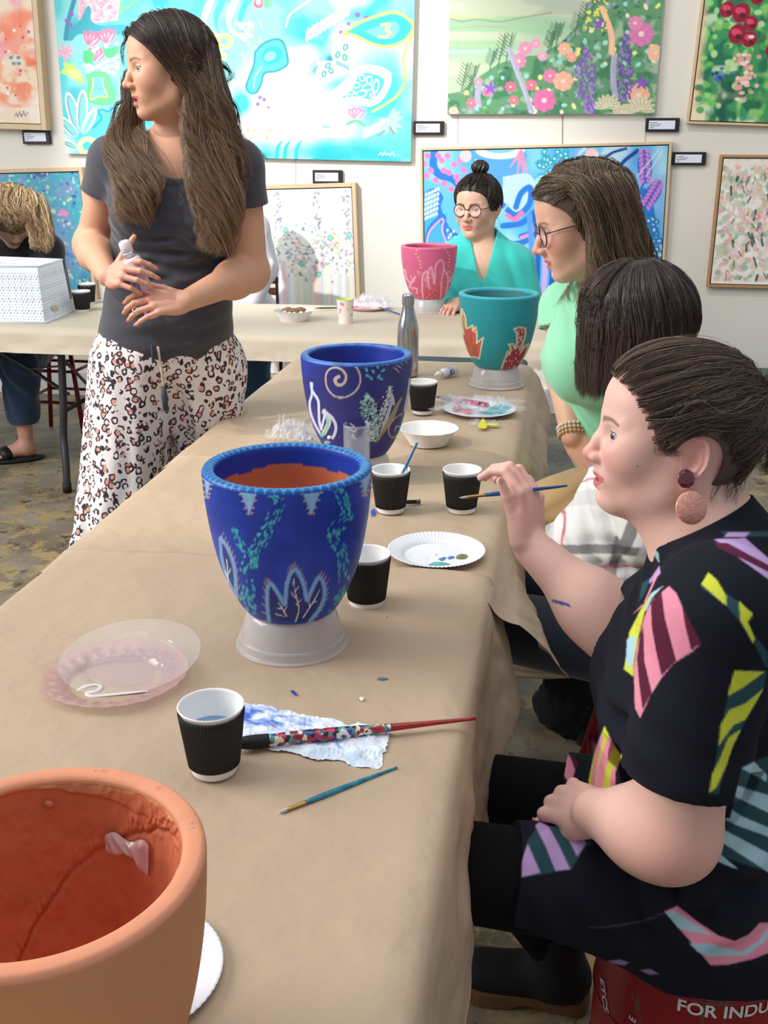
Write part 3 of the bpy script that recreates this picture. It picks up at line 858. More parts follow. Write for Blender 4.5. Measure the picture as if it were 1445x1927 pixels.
for _ in range(420):
 x = r5.uniform(845, 1240); y = r5.uniform(-100, 218)
 if y < edge(x) + 12: continue
 P.ell(x, y, r5.uniform(3, 8), r5.uniform(2, 3.5), r5.uniform(0, 3.1), r5.choice([(60, 128, 86), (104, 170, 112), (44, 104, 76), (130, 180, 120), (150, 160, 180), (86, 150, 100)]))
for _ in range(150):
 x = r5.uniform(850, 1240); y = r5.uniform(-90, 214)
 if y < edge(x) + 14: continue
 c = r5.choice([(160, 222, 208), (236, 232, 140), (150, 214, 202), (238, 226, 190)])
 P.ell(x, y, r5.uniform(3.5, 6.5), r5.uniform(3, 5), r5.uniform(0, 3), c)
for x, y, r, c in ((992, 88, 14, (222, 142, 178)), (980, 112, 15, (218, 134, 176)), (1012, 78, 10, (230, 150, 180)), (1040, 140, 14, (222, 120, 168)), (1065, 150, 20, (240, 176, 150)), (1030, 188, 23, (218, 110, 164)), (965, 162, 11, (226, 100, 140)), (890, 195, 10, (228, 112, 144)), (972, 188, 9, (236, 110, 130)), (1005, 158, 11, (232, 110, 140)), (903, 153, 9, (228, 140, 170)), (920, 172, 10, (226, 120, 160)), (1066, 88, 13, (240, 180, 150)), (1208, 60, 24, (214, 120, 176)), (1196, 40, 14, (220, 130, 180)), (1080, 104, 10, (240, 160, 140)), (1235, 95, 16, (242, 186, 160)), (1206, 175, 22, (240, 180, 150)), (1025, 102, 10, (226, 160, 190)), (856, 212, 10, (240, 190, 170))):
 P.flower(x, y, r, 8, c, (240, 220, 150) if r < 20 else (246, 210, 200), line=tuple(min(255, q + 26) for q in c))
for cx, y0, y1, w, c1, c2 in ((1106, 84, 186, 19, (124, 96, 168), (168, 144, 206)), (1180, 62, 186, 16, (110, 76, 158), (156, 126, 200)), (1116, 178, 214, 10, (130, 100, 176), (170, 150, 210))):
 for _ in range(170):
  q = r5.random(); y = y0 + (y1 - y0) * q; ww = w * min(1, q * 2.2 + .12) * (1.0 if q < .8 else 1.6 - q * .9)
  P.ell(cx + r5.uniform(-ww, ww), y, 3.6, 1.7, r5.choice([1.1, 2.0]), r5.choice([c1, c2, c1]))
for pts in ([(962, 90), (972, 120), (985, 150), (1000, 190), (1006, 210)], [(1160, 98), (1158, 130), (1160, 160), (1164, 176)], [(905, 160), (902, 180), (905, 200)]):
 S = smooth_path(np.array(pts, float), 8)
 for x, y in S: P.ell(x, y, 6, 4.5, r5.random(), (174, 170, 196)); P.ell(x - 2, y, 2, c=(206, 206, 222))
for x, y in smooth_path(np.array([(1134, 12), (1142, 30), (1150, 50), (1154, 70), (1154, 96)], float), 7): P.ell(x, y, 6, 4, .3, (244, 190, 150)); P.ell(x, y, 2, c=(250, 220, 190))
for x, y in ((1130, 42), (927, 165), (1212, 152)):
 for a in range(5): P.petal(x, y, 14, 6, a * 1.256 - 1.5, (134, 92, 186))
for x, y, r in ((1150, 200, 26), (1210, 205, 30), (1180, 214, 22)):
 for a in range(9): P.petal(x, y, r, 8, math.pi + a * .39, (222, 216, 184)); P.line([(x, y), (x + r * .8 * math.cos(math.pi + a * .39), y + r * .8 * math.sin(math.pi + a * .39))], 1.4, (170, 160, 120))
for _ in range(40): P.ell(r5.uniform(1105, 1145), r5.uniform(-20, 55), 2.2, c=(238, 226, 90))
painting('canvas_painting', 'unframed landscape canvas of wildflowers, foxgloves and pale green sky', (846, -105), (1252, -108), (1237, 211), (844, 218), P, res=0.004)
# blue abstract
P = Paint(785, 265, 1275, 700, 1.0, (122, 200, 236))
P.wash((92, 184, 232), .012, .0, .8, 31); P.wash((196, 226, 240), .014, .15, .8, 32)
B1, B2, PK = (32, 120, 212), (24, 96, 190), (236, 128, 184)
for x, y, rx, ry in ((930, 300, 70, 55), (1005, 380, 40, 60), (1075, 300, 50, 40), (1230, 420, 30, 90), (1200, 340, 30, 80), (1010, 560, 60, 100)): P.ell(x, y, rx, ry, .2, (60, 150, 224), al=.55, soft=20)
P.poly([(880, 283), (990, 283), (980, 340), (960, 400), (930, 330), (900, 310)], (84, 160, 226), smooth=True)
P.ell(945, 282, 46, 16, 0, (236, 244, 250)); P.ell(945, 278, 30, 10, 0, (120, 190, 232))
P.line([(820, 286), (818, 310), (830, 326), (856, 334), (880, 360)], 15, B1)
for x, y in ((806, 292), (800, 306), (812, 318), (804, 328), (822, 336), (838, 342), (852, 352), (838, 318), (848, 322), (862, 330), (858, 308), (834, 300), (866, 340), (870, 300), (876, 318), (845, 292), (828, 292), (862, 370), (872, 384)): P.ell(x, y, 6.5, 5.5, .5, PK)
P.poly([(798, 360), (818, 350), (836, 365), (832, 385), (846, 420), (868, 440), (880, 470), (798, 470)], B1, smooth=True)
P.poly([(798, 364), (816, 358), (826, 368), (822, 390), (836, 425), (856, 448), (798, 480)], (70, 170, 232), smooth=True)
for i in range(5):
 for j in range(6): P.ell(803 + i * 6 - j * .8, 362 + j * 9 - i * 2.5, 2.3, 3.4, .3, (238, 240, 250))
P.line([(800, 470), (806, 430), (824, 408), (838, 402), (838, 430), (850, 455)], 6, B1); P.line([(802, 460), (808, 432), (826, 412), (836, 408), (834, 430), (846, 460)], 3, (236, 170, 214))
for x, y in ((844, 428), (850, 436), (856, 430), (846, 442), (858, 442)): P.ell(x, y, 2, 3, .3, (240, 244, 250))
for a in (-.9, -.3, .2, .5): P.line([(985, 284), (985 + 26 * math.sin(a), 284 + 46 * math.cos(a))], 9, (236, 140, 178), taper=(.8, 1, .2))
P.ell(880, 292, 11, c=(246, 196, 200)); P.ell(1117, 292, 13, c=(240, 196, 196)); P.line([(1092, 310), (1094, 290), (1104, 280)], 7, (190, 214, 236)); P.line([(1082, 310), (1086, 288), (1096, 278)], 6, (120, 176, 230))
for i in range(34):
 x = rnd.uniform(1015, 1085); y = rnd.uniform(284, 335); P.ell(x, y, rnd.uniform(3.5, 6), rnd.uniform(3, 5), rnd.random() * 3, (40, 160, 180), ring=1.4); P.ell(x, y, 2, c=(200, 240, 240))
P.ell(1040, 352, 30, 22, 0, (150, 220, 232), ring=5)
P.poly([(950, 330), (1000, 325), (1012, 360), (985, 400), (955, 395)], (186, 214, 240), smooth=True)
for pts in ([(948, 380), (975, 400), (1000, 380), (1002, 350), (985, 360), (975, 385)], [(950, 420), (985, 415), (1010, 395), (1004, 410), (1018, 404), (1010, 430), (985, 440)], [(1018, 372), (1024, 390), (1040, 396)], [(955, 455), (990, 450), (1010, 430)]): P.line(pts, 11, B1)
P.line([(958, 400), (972, 408), (986, 396)], 8, (244, 120, 176)); P.line([(985, 442), (1000, 436), (1010, 425)], 6, (244, 150, 190))
for x0 in (1000, 1012, 1026, 1040): P.line([(x0, 400), (x0 + 4, 480), (x0 - 4, 640)], 10, rnd.choice([B2, (90, 150, 230), (196, 170, 226)]))
P.line([(960, 380), (930, 420), (915, 470)], 4, (150, 200, 240)); P.line([(900, 300), (925, 350), (930, 400)], 4, (180, 216, 244))
P.line([(1200, 284), (1170, 310), (1160, 350), (1175, 420), (1230, 470)], 7, (20, 60, 150)); P.line([(1120, 318), (1150, 290), (1180, 280)], 5, (24, 60, 140))
P.line([(1222, 290), (1215, 330), (1200, 380), (1195, 430)], 3, (24, 70, 160)); P.poly([(1205, 350), (1225, 360), (1235, 420), (1240, 440), (1215, 400)], B1, smooth=True)
for cx, cy, L, a in ((1214, 312, 62, 1.52), (1228, 362, 58, 2.1), (1190, 352, 52, 1.2)):
 P.petal(cx - math.cos(a) * L / 2, cy - math.sin(a) * L / 2, L, 27, a, (60, 90, 196), al=.9)
 for i in range(8):
  q = (i - 3.5) / 8 * L; x = cx + math.cos(a) * q; y = cy + math.sin(a) * q
  for s in (-1, 1): P.ell(x - s * 6 * math.sin(a), y + s * 6 * math.cos(a), 5.2, 2.8, a + s * .9, (214, 130, 210))
for _ in range(42):
 x = rnd.uniform(1216, 1246); y = rnd.uniform(400, 560); P.ell(x, y, rnd.uniform(4, 7), rnd.uniform(3.5, 6), rnd.random() * 3, (30, 120, 190), ring=1.6); P.ell(x, y, 2.4, 2, 0, (200, 236, 240))
for x0, x1 in ((1238, 1200), (1246, 1216), (1140, 1110), (1120, 1160)): P.line([(x0, 284), (x1, 330)], 1.5, (226, 240, 246))
painting('framed_painting', 'blue abstract painting with pink leaves in a thin oak frame behind the seated women', (799, 284), (1256, 275), (1236, 640), (799, 640), P, res=0.004, frame=M_oak, frame_w=0.014)
# green and red flower canvas, top right
P = Paint(1300, -110, 1560, 240, 1.0, (60, 150, 90))
P.wash((24, 110, 80), .03, -.1, .9, 41); P.wash((140, 206, 110), .035, .1, .9, 42); P.wash((206, 232, 190), .04, .25, .8, 43); P.wash((20, 80, 66), .04, .2, .8, 44)
P.wash((246, 206, 170), .02, -.6, .95, 45, region=lambda X, Y: np.clip((1332 - X) / 16, 0, 1)); P.wash((240, 224, 196), .03, -.5, .9, 46, region=lambda X, Y: np.clip((Y - 196) / 18, 0, 1) * (X < 1340))
r6 = random.Random(6)
for _ in range(150): P.ell(r6.uniform(1322, 1550), r6.uniform(-100, 222), r6.uniform(4, 9), r6.uniform(4, 8), 0, r6.choice([(110, 196, 80), (60, 160, 80), (24, 120, 84), (150, 220, 130), (190, 226, 160), (36, 140, 110)]), al=.85)
for x, y, r in ((1365, 14, 14), (1392, 20, 17), (1412, 40, 13), (1388, 60, 17), (1412, 70, 14), (1380, -20, 15), (1420, -10, 14), (1470, 40, 20), (1460, 90, 16)):
 P.ell(x, y, r, r * 1.1, .3, (150, 14, 48)); P.ell(x - 2, y - 3, r * .6, r * .4, .3, (220, 70, 110)); P.ell(x + 3, y + 5, r * .4, r * .3, .3, (96, 8, 30))
for _ in range(46): P.ell(1410 + r6.gauss(0, 12), 130 + r6.gauss(0, 22), r6.uniform(3, 6), r6.uniform(3, 5), 0, r6.choice([(240, 190, 176), (250, 214, 206), (230, 160, 150)]))
for _ in range(16): P.ell(1362 + r6.gauss(0, 8), 140 + r6.gauss(0, 6), 4, 3.4, 0, r6.choice([(70, 110, 170), (110, 150, 200), (40, 70, 130)]))
painting('framed_painting', 'green foliage painting with crimson blooms in a pale frame at top right', (1326, -105), (1548, -100), (1530, 232), (1312, 227), P, res=0.004, frame=M_oak, frame_w=0.012)
# pink and white blossom, lower right
P = Paint(1335, 285, 1560, 560, 1.0, (240, 232, 222))
P.wash((214, 206, 180), .05, .1, .7, 51); P.wash((164, 204, 180), .04, .2, .8, 52)
msk = lambda x, y, r: 1352 < x - (y - 300) * -.05 and y > 305 + 0 * x
for _ in range(950):
 x = 1352 + 190 * r6.random(); y = 312 + 216 * r6.random()
 P.ell(x, y, r6.uniform(3, 9), r6.uniform(2, 6), r6.uniform(0, 3), r6.choice([(246, 236, 230), (236, 214, 204), (190, 216, 194), (206, 190, 160), (232, 178, 178), (248, 244, 238), (150, 186, 160), (224, 204, 180)]), al=.85)
for _ in range(60):
 x = 1370 + 160 * r6.random(); y = 320 + 200 * r6.random()
 P.line([(x, y), (x + r6.uniform(-6, 6), y + r6.uniform(6, 18))], r6.uniform(1.5, 5), r6.choice([(60, 96, 80), (88, 124, 104), (44, 80, 70)]))
for _ in range(46):
 x = 1365 + 170 * r6.random(); y = 310 + 215 * r6.random(); P.ell(x, y, r6.uniform(3, 7), r6.uniform(3, 5), r6.uniform(0, 3), r6.choice([(236, 150, 180), (244, 190, 196), (240, 170, 186), (232, 130, 160)]), al=.8); P.ell(x, y, 2, c=(250, 226, 226))
P.line([(1350, 298), (1345, 420), (1340, 536)], 7, (244, 240, 232)); P.line([(1340, 532), (1450, 533), (1560, 530)], 7, (244, 240, 232))
painting('framed_painting', 'soft pink and sage blossom painting in a honey oak frame at far right', (1358, 299), (1548, 300), (1540, 538), (1341, 533), P, res=0.004, frame=M_oak_dark, frame_w=0.014)
# orange painting upper left (deep, hung nearer)
P = Paint(-240, -110, 90, 240, 1.0, (236, 214, 186))
P.wash((244, 150, 120), .022, .0, .9, 61, region=lambda X, Y: (Y < 200) * 1.0); P.wash((236, 100, 60), .03, .25, .85, 62, region=lambda X, Y: (Y < 195) * 1.0); P.wash((240, 160, 176), .03, .2, .8, 63, region=lambda X, Y: (Y < 110) * 1.0)
P.wash((240, 206, 90), .04, .35, .8, 64, region=lambda X, Y: ((Y > 150) & (Y < 205)) * 1.0); P.wash((240, 228, 214), .03, -.2, .8, 65, region=lambda X, Y: np.clip((Y - 185) / 18, 0, 1) + np.clip((X - 40 - Y * .06) / 14, 0, 1))
for x, y, r in ((38, 148, 24), (46, 168, 20), (20, 172, 22), (10, 60, 20), (40, 30, 20), (2, 160, 20)): P.wash((238, 112, 70), .05, -.3, .6, 66, region=wht(x, y, r, r))
for x, y in ((20, 104), (34, 104), (25, 115), (35, 115)): P.ell(x, y, 4, 3.4, 0, (60, 150, 166))
for _ in range(60): P.ell(r6.uniform(-60, 58), r6.uniform(20, 200), r6.uniform(1, 3), c=r6.choice([(190, 40, 60), (150, 90, 50), (250, 220, 130), (250, 240, 230), (230, 90, 120)]))
P.line([(24, 218), (28, 210), (30, 219), (34, 208), (37, 218), (42, 206), (44, 216), (50, 209)], 1.6, (96, 60, 130), smooth=False)
painting('framed_painting', 'orange and coral floral painting in a deep oak frame at top left corner', (-190, -105), (54, -100), (74, 231), (-180, 226), P, res=0.005, frame=M_oak, frame_w=0.03, gap=0.004, out=0.03)
# small mosaic of blue dots behind the blonde person
P = Paint(-210, 315, 180, 570, 1.0, (84, 164, 190))
P.wash((130, 150, 200), .03, .0, .8, 71); P.wash((60, 176, 190), .035, .1, .8, 72); P.wash((60, 90, 170), .04, .3, .8, 73)
for _ in range(950):
 P.ell(r6.uniform(-200, 175), r6.uniform(326, 552), r6.uniform(1, 4), r6.uniform(1, 3.6), 0, r6.choice([(200, 224, 200), (60, 140, 190), (120, 196, 190), (214, 216, 160), (40, 80, 160), (150, 160, 206), (230, 236, 226), (70, 190, 190), (96, 180, 200), (110, 210, 200)]), al=.9)
for x, y in ((120, 398), (126, 402), (88, 412)): P.ell(x, y, 6, 4, -.5, (232, 140, 186))
painting('framed_painting', 'teal and blue dotted painting in a pale frame behind the blonde person', (-190, 328), (153, 329), (168, 550), (-170, 560), P, res=0.005, frame=M_oak, frame_w=0.022)
# white canvas with pastel confetti behind the woman's elbow
P = Paint(350, 345, 690, 720, 1.0, (250, 250, 248))
for i in range(60):
 x = 380 + i * 5 + r6.uniform(-2, 2)
 P.line([(x, 352), (x + r6.uniform(-3, 3), r6.uniform(380, 440))], r6.uniform(1, 4), r6.choice([(226, 226, 232), (214, 232, 232), (236, 224, 232), (230, 230, 220)]), al=.6)
 P.line([(x, r6.uniform(490, 520)), (x + r6.uniform(-2, 2), 715)], r6.uniform(3, 9), r6.choice([(196, 232, 230), (226, 206, 232), (246, 222, 206), (214, 236, 214), (244, 236, 200), (210, 214, 236), (250, 250, 250), (250, 250, 250), (240, 210, 214)]), al=.8)
for k in range(3):
 for _ in range(20): P.ell((530, 601, 653)[k] + r6.uniform(-6, 6), r6.uniform(360, 430), 1.5, 3, r6.random(), (150, 140, 150))
for _ in range(620):
 x = r6.uniform(372, 668); y = r6.gauss(468, 26)
 if not 405 < y < 545: continue
 c = r6.choice([(150, 160, 206), (190, 150, 200), (240, 190, 180), (204, 176, 60), (140, 206, 190), (230, 180, 200), (110, 150, 150), (160, 190, 220), (200, 210, 150), (96, 110, 140), (250, 206, 160)])
 P.ell(x, y, r6.uniform(1.5, 4.2), r6.uniform(1, 2.4), r6.uniform(0, 3), c, al=.85)
for x, y in ((624, 445), (571, 492), (543, 430), (658, 440), (600, 512)): P.ell(x, y, 5.5, c=(70, 150, 140)); P.ell(x, y, 4.2, c=(150, 226, 200))
painting('framed_painting', 'white painting of pastel confetti blossoms in a pale frame behind the elbow', (380, 358), (663, 357), (672, 700), (385, 705), P, res=0.0045, frame=M_oak, frame_w=0.022, depth=0.04)
# caption cards in black holders, hanging wires
M_card = mat('card_white', (226, 230, 244), 0.5)
M_black_frame = mat('card_holder_black', (34, 28, 32), 0.45)
M_ink = mat('card_ink', (90, 94, 110), 0.6)
def caption(x0, y0, x1, y1, label):
 a = ony(x0, y0, WALL_V - 0.02); b = ony(x1, y1, WALL_V - 0.02)
 c = (a + b) / 2; w = abs(b[0] - a[0]); h = abs(a[2] - b[2])
 t = empty('caption_card', (c[0], WALL_V, c[2]), label, 'sign')
 mesh_obj('holder', *box((c[0], WALL_V - 0.0125, c[2]), (w, 0.024, h), bev=0.003), M_black_frame, t, smooth=False)
 k = mesh_obj('card', *box((c[0] - w * .02, WALL_V - 0.0255, c[2]), (w * .78, 0.002, h * .62)), M_card, t, smooth=False)
 rr = random.Random(int(x0))
 ln = [box((c[0] - w * .38 + L * w * .5, WALL_V - 0.0270, c[2] + h * (.17 - i * .12)), (L * w, 0.0006, h * .035)) for i, L in enumerate((.22, .34, .28, .12))]
 mesh_obj('printed_lines', *join(*ln), M_ink, k, smooth=False)
caption(41, 245, 95, 271, 'small white caption card in black holder below the orange painting')
caption(778, 228, 835, 254, 'small white caption card in black holder beside turquoise canvas right edge')
caption(588, 320, 644, 346, 'small white caption card in black holder just under the turquoise canvas')
caption(1216, 222, 1277, 248, 'small white caption card in black holder under the wildflower landscape')
caption(1266, 286, 1327, 311, 'small white caption card in black holder right of the blue painting')
M_wire = mat('steel_wire', (120, 116, 112), 0.4, metal=0.6)
for x, y0, y1, w, lb in ((1058, 216, 274, .0015, 'thin dark picture wire between the wildflower landscape and blue painting, middle one'), (861, 218, 279, .0008, 'faint picture wire near the left end of the blue painting frame'), (1214, 212, 271, .0008, 'faint picture wire beside the caption card above the blue painting'), (556, 298, 352, .0008, 'faint picture wire between turquoise canvas and confetti painting')):
 a = ony(x, y0, WALL_V - 0.004); b = ony(x, y1, WALL_V - 0.004)
 tag(mesh_obj('picture_wire', *tube([a, b], w, 6), M_wire, loc=b), lb, 'wire')
# THINGS ON THE TABLES
TZ = 0.7425
M_pot = mat('painted_terracotta', rough=0.42, paint=True, noise=0.05, nscale=9, bump=0.2, bscale=90, bdist=0.001)
M_pot_raw = mat('raw_terracotta', rough=0.75, paint=True, noise=0.07, nscale=7, bump=0.45, bscale=70, bdist=0.0015)
M_milky = mat('milky_plastic', (226, 220, 220), 0.2, alpha=0.42, coat=0.5)
M_clear = mat('clear_plastic', (250, 250, 252), 0.04, trans=1.0, ior=1.12, spec=0.8)
M_clear_film = mat('clear_film', (240, 243, 248), 0.10, alpha=0.20, spec=1.0, coat=1.0)
M_pink_clear = mat('pink_clear_plastic', (226, 176, 180), 0.08, alpha=0.30, coat=1.0, spec=1.0)
M_clear_plate = mat('clear_plate_plastic', (244, 244, 248), 0.05, alpha=0.10, coat=1.0, spec=1.0)
M_white_paper = mat('white_paperboard', (240, 238, 236), 0.55)
M_sleeve = mat('black_ripple_card', (26, 25, 27), 0.6)
M_steel = mat('brushed_steel', (190, 190, 192), 0.24, metal=1.0, noise=0.05, nscale=40)
M_paint_vc = mat('painted_surface', rough=0.4, paint=True, bump=0.1, bscale=120)
TERRA = (198, 112, 76)
def pot_profile(R, H, z0, dens=12):
 S = [(0.50, 0.0), (0.55, 0.010), (0.65, 0.09), (0.765, 0.22), (0.85, 0.36), (0.915, 0.52), (0.96, 0.68), (0.985, 0.82), (0.997, 0.93), (1.0, 0.968), (0.992, 0.988), (0.965, 1.0),
   (0.90, 1.0), (0.862, 0.99), (0.845, 0.965), (0.835, 0.9), (0.80, 0.7), (0.72, 0.45), (0.60, 0.22), (0.46, 0.10), (0.25, 0.07), (0.003, 0.065)]
 P = smooth_path(np.array(S), dens)
 P = np.vstack([[0.002, 0.0], P])
 return P * np.array([R, H]) + np.array([0, z0]), P
def pot(label, cen, R, H, z0, P, fill, inside=TERRA, band=0.80, rim=None, mt=None, base=(0, 0, 0), group=None, seed=1, n=420, bumpfn=None, tone=0.0):
 """cen: axis (u,v). Outside colours come from the painting P laid onto the side that faces the room's front, mirrored to the back."""
 prof, q = pot_profile(R, H, z0, 20 if bumpfn is not None else 12)
 V, F = lathe(prof, n, (cen[0], cen[1], 0))
 m = len(prof)
 q0 = np.repeat(q, n, 0)
 rel = V - np.array([cen[0], cen[1], 0])
 col = np.ones((len(V), 3)) * lin(fill)
 nu = n2(rel[:, 0], rel[:, 1] + rel[:, 2] * 5, 18, seed)
 if P is not None:
  c3 = np.array([cen[0], cen[1], z0 + H])
  vd = c3 - CAM; zc = vd @ F_
  fwd = nrm([vd[0], vd[1], 0]); rt = np.array([fwd[1], -fwd[0], 0])
  f = rel @ fwd; r = rel @ rt
  back = f > 0
  f = np.where(back, -f, f)
  p3 = np.array([cen[0], cen[1], 0]) + np.outer(f, fwd) + np.outer(r, rt) + np.outer(rel[:, 2], [0, 0, 1])
  d = p3 - CAM; z = d @ F_
  sx = 722.5 + (d @ R_) / z * FPX; sy = 963.5 + (d @ D_) / z * FPX
  pc = P.sample(sx, sy)
  out = np.arange(len(V)) // n <= int(m * 0.50)
  out = (q0[:, 0] > 0.3) & (np.arange(len(V)) < m * n * 0.47)
  col[out] = pc[out]
 k = np.arange(len(V)) // n
 i_top = int(np.argmax(q[:, 1] + (q[:, 0] > .9) * 0))  # somewhere on the rim
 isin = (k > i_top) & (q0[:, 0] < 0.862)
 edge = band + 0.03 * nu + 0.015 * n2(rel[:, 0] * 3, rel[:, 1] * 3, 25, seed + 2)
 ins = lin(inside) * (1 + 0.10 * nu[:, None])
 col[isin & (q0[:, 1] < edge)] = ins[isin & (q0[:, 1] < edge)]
 rimm = (q0[:, 1] > 0.975) & (q0[:, 0] > 0.855)
 if rim is not None:
  ang = np.arctan2(rel[:, 1], rel[:, 0])
  rc = rim(ang[rimm], q0[rimm, 0])
  col[rimm] = rc
 if bumpfn is not None:
  V = bumpfn(V, rel, q0, isin)
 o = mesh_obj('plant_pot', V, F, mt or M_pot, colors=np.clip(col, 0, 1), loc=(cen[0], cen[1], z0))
 return tag(o, label, 'plant pot', group)
def bowl_profile_inverted(R, H):
 return [(0.62 * R, H), (0.70 * R, H - 0.001), (0.775 * R, H * .9), (0.84 * R, H * .66), (0.885 * R, H * .40), (0.90 * R, H * .30), (0.935 * R, H * .28), (0.955 * R, H * .08), (1.0 * R, H * .05), (1.0 * R, 0.0005), (0.99 * R, 0.0005)]
def inv_bowl(label, cen, R, H, z0=TZ):
 P = smooth_path(np.array(bowl_profile_inverted(R, H)), 4)
 P = np.vstack([[0.002, H], P])
 V, F = lathe(P, 72, (cen[0], cen[1], z0))
 o = mesh_obj('plastic_bowl', V, F, M_milky, loc=(cen[0], cen[1], z0))
 s = o.modifiers.new('wall', 'SOLIDIFY'); s.thickness = 0.0008; s.offset = -1
 return tag(o, label, 'bowl')
POT_H = 0.232
BH = 0.062
# royal blue pot (nearest painted)
P = Paint(370, 820, 712, 1190, 0.45, (10, 50, 160))
P.wash((14, 64, 182), .02, .0, .6, 1)
Zc = lambda pts: [(340 + x / 2.408, 780 + y / 2.408) for x, y in pts]
for tri in ([(258, 318), (358, 312), (312, 455)], [(538, 316), (650, 306), (592, 455)], [(100, 250), (140, 285), (118, 380)], [(812, 268), (866, 248), (835, 372)]):
 t = Zc(tri); P.poly(t, (140, 180, 224))
 P.line([t[0], t[2]], 1.5, (100, 150, 210), smooth=False); P.line([((t[0][0] + t[1][0]) / 2, t[0][1]), t[2]], 2.5, (170, 200, 232), al=.5, smooth=False)
 for e in ((t[0], t[2]), (t[1], t[2])):
  for k in (.12, .32, .55, .78, .95):
   x = e[0][0] + (e[1][0] - e[0][0]) * k; y = e[0][1] + (e[1][1] - e[0][1]) * k
   P.ell(x + (3 if e[0] is t[1] else -3), y, 2.5, 2.1, 0, (190, 158, 108))
rr = random.Random(2)
def dashes(path, width, step, n, c=(60, 178, 186)):
 S = smooth_path(np.array(Zc(path)), 8)
 for i in range(n):
  k = rr.randrange(len(S) - 1); p = S[k]; d = S[k + 1] - S[k]; d = d / (np.linalg.norm(d) + 1e-6)
  o = rr.uniform(-1, 1) * width / 2
  x, y = p[0] - d[1] * o, p[1] + d[0] * o
  a = math.atan2(d[1], d[0]) + rr.uniform(-.2, .2)
  P.ell(x, y, rr.uniform(3.2, 5.4), rr.uniform(1.3, 1.9), a, rr.choice([c, (70, 190, 190), (48, 160, 184)]))
for path, w, n in (([(455, 325), (435, 430), (395, 510), (350, 600), (300, 690), (310, 790), (300, 850), (330, 910)], 25, 120), ([(250, 520), (280, 600), (330, 640), (330, 700)], 15, 40),
     ([(700, 325), (745, 400), (752, 460), (690, 540), (722, 610), (745, 690), (735, 780), (720, 850), (680, 905)], 25, 130), ([(400, 360), (440, 380)], 14, 8)):
 dashes(path, w, 0, n)
LF = [[(400, 938), (392, 860), (394, 785), (412, 770), (440, 810), (472, 860), (478, 790), (494, 730), (518, 702), (545, 740), (562, 790), (572, 840), (592, 800), (622, 742), (645, 760), (652, 820), (630, 880), (585, 938)]]
for pts in LF:
 z = Zc(pts)
 S = smooth_path(np.array(z), 5)
 cx, cy = 340 + 520 / 2.408, 780 + 950 / 2.408
 P.poly(z, (14, 40, 120))
 for i in range(0, len(S), 2):
  d = nrm([S[i][0] - cx, (S[i][1] - cy) * 1.2])
  P.line([(S[i][0] + d[0] * 5, S[i][1] + d[1] * 5), (S[i][0] + d[0] * 14, S[i][1] + d[1] * 14)], 3.0, (180, 146, 108), smooth=False, taper=(1, .9, .3))
 P.line(z, 8.5, (96, 150, 214)); P.line(z, 3.5, (150, 190, 232), al=.7)
for v in ([(520, 940), (535, 880), (518, 800), (512, 745)], [(525, 860), (545, 840)], [(520, 830), (500, 805)], [(518, 800), (536, 778)], [(512, 770), (500, 755)], [(480, 915), (455, 870), (440, 850)], [(460, 880), (430, 880)], [(468, 895), (482, 870)], [(555, 920), (600, 850), (632, 790)], [(585, 872), (580, 845)], [(600, 850), (626, 842)], [(430, 905), (470, 915)]):
 P.line(Zc(v), 2.0, (222, 222, 214), taper=(1, 1, .4))
LZ = Zc([(190, 560), (186, 640), (205, 720), (240, 800), (252, 838)])
P.poly(Zc([(175, 560), (210, 600), (245, 690), (255, 820), (215, 740), (190, 660)]), (20, 48, 128), smooth=True)
P.line(Zc([(178, 560), (186, 650), (210, 740), (248, 820)]), 6, (110, 160, 218)); P.line(Zc([(180, 560), (215, 610), (244, 700), (252, 830)]), 7, (120, 170, 224))
for k in range(11):
 x, y = np.interp(k / 10, [0, .5, 1], [182, 238, 262]), np.interp(k / 10, [0, .5, 1], [560, 660, 830])
 a, b = Zc([(x, y), (x + 14, y - 28)]); P.line([a, b], 2.4, (190, 158, 112), smooth=False, taper=(1, .9, .3))
for v in ([(215, 790), (212, 700), (208, 660)], [(213, 730), (226, 700)], [(212, 740), (200, 710)]): P.line(Zc(v), 1.8, (226, 226, 220))
def rim_blue(ang, r):
 zig = np.abs(((ang * 60 / (2 * math.pi)) % 1) - .5) * 2
 rr_ = (r - .86) / .135
 m = np.clip(1 - np.abs(rr_ - zig * .8 - .1) / .32, 0, 1)[:, None]
 n = (n2(np.cos(ang), np.sin(ang), 14, 3) * .5 + .5)[:, None]
 return lin((16, 84, 170)) * (1 - m) + lin((70, 172, 204)) * m * (.7 + .5 * n)
cB = onz(540, 874, TZ + BH + POT_H)
inv_bowl('clear milky plastic bowl upside down under the royal blue pot with teal dashes', cB, .088, BH)
pot('royal blue painted pot with teal dashes and light blue triangles, on an upturned bowl', cB, .127, POT_H, TZ + BH, P, (12, 54, 160), band=.86, rim=rim_blue, seed=4)
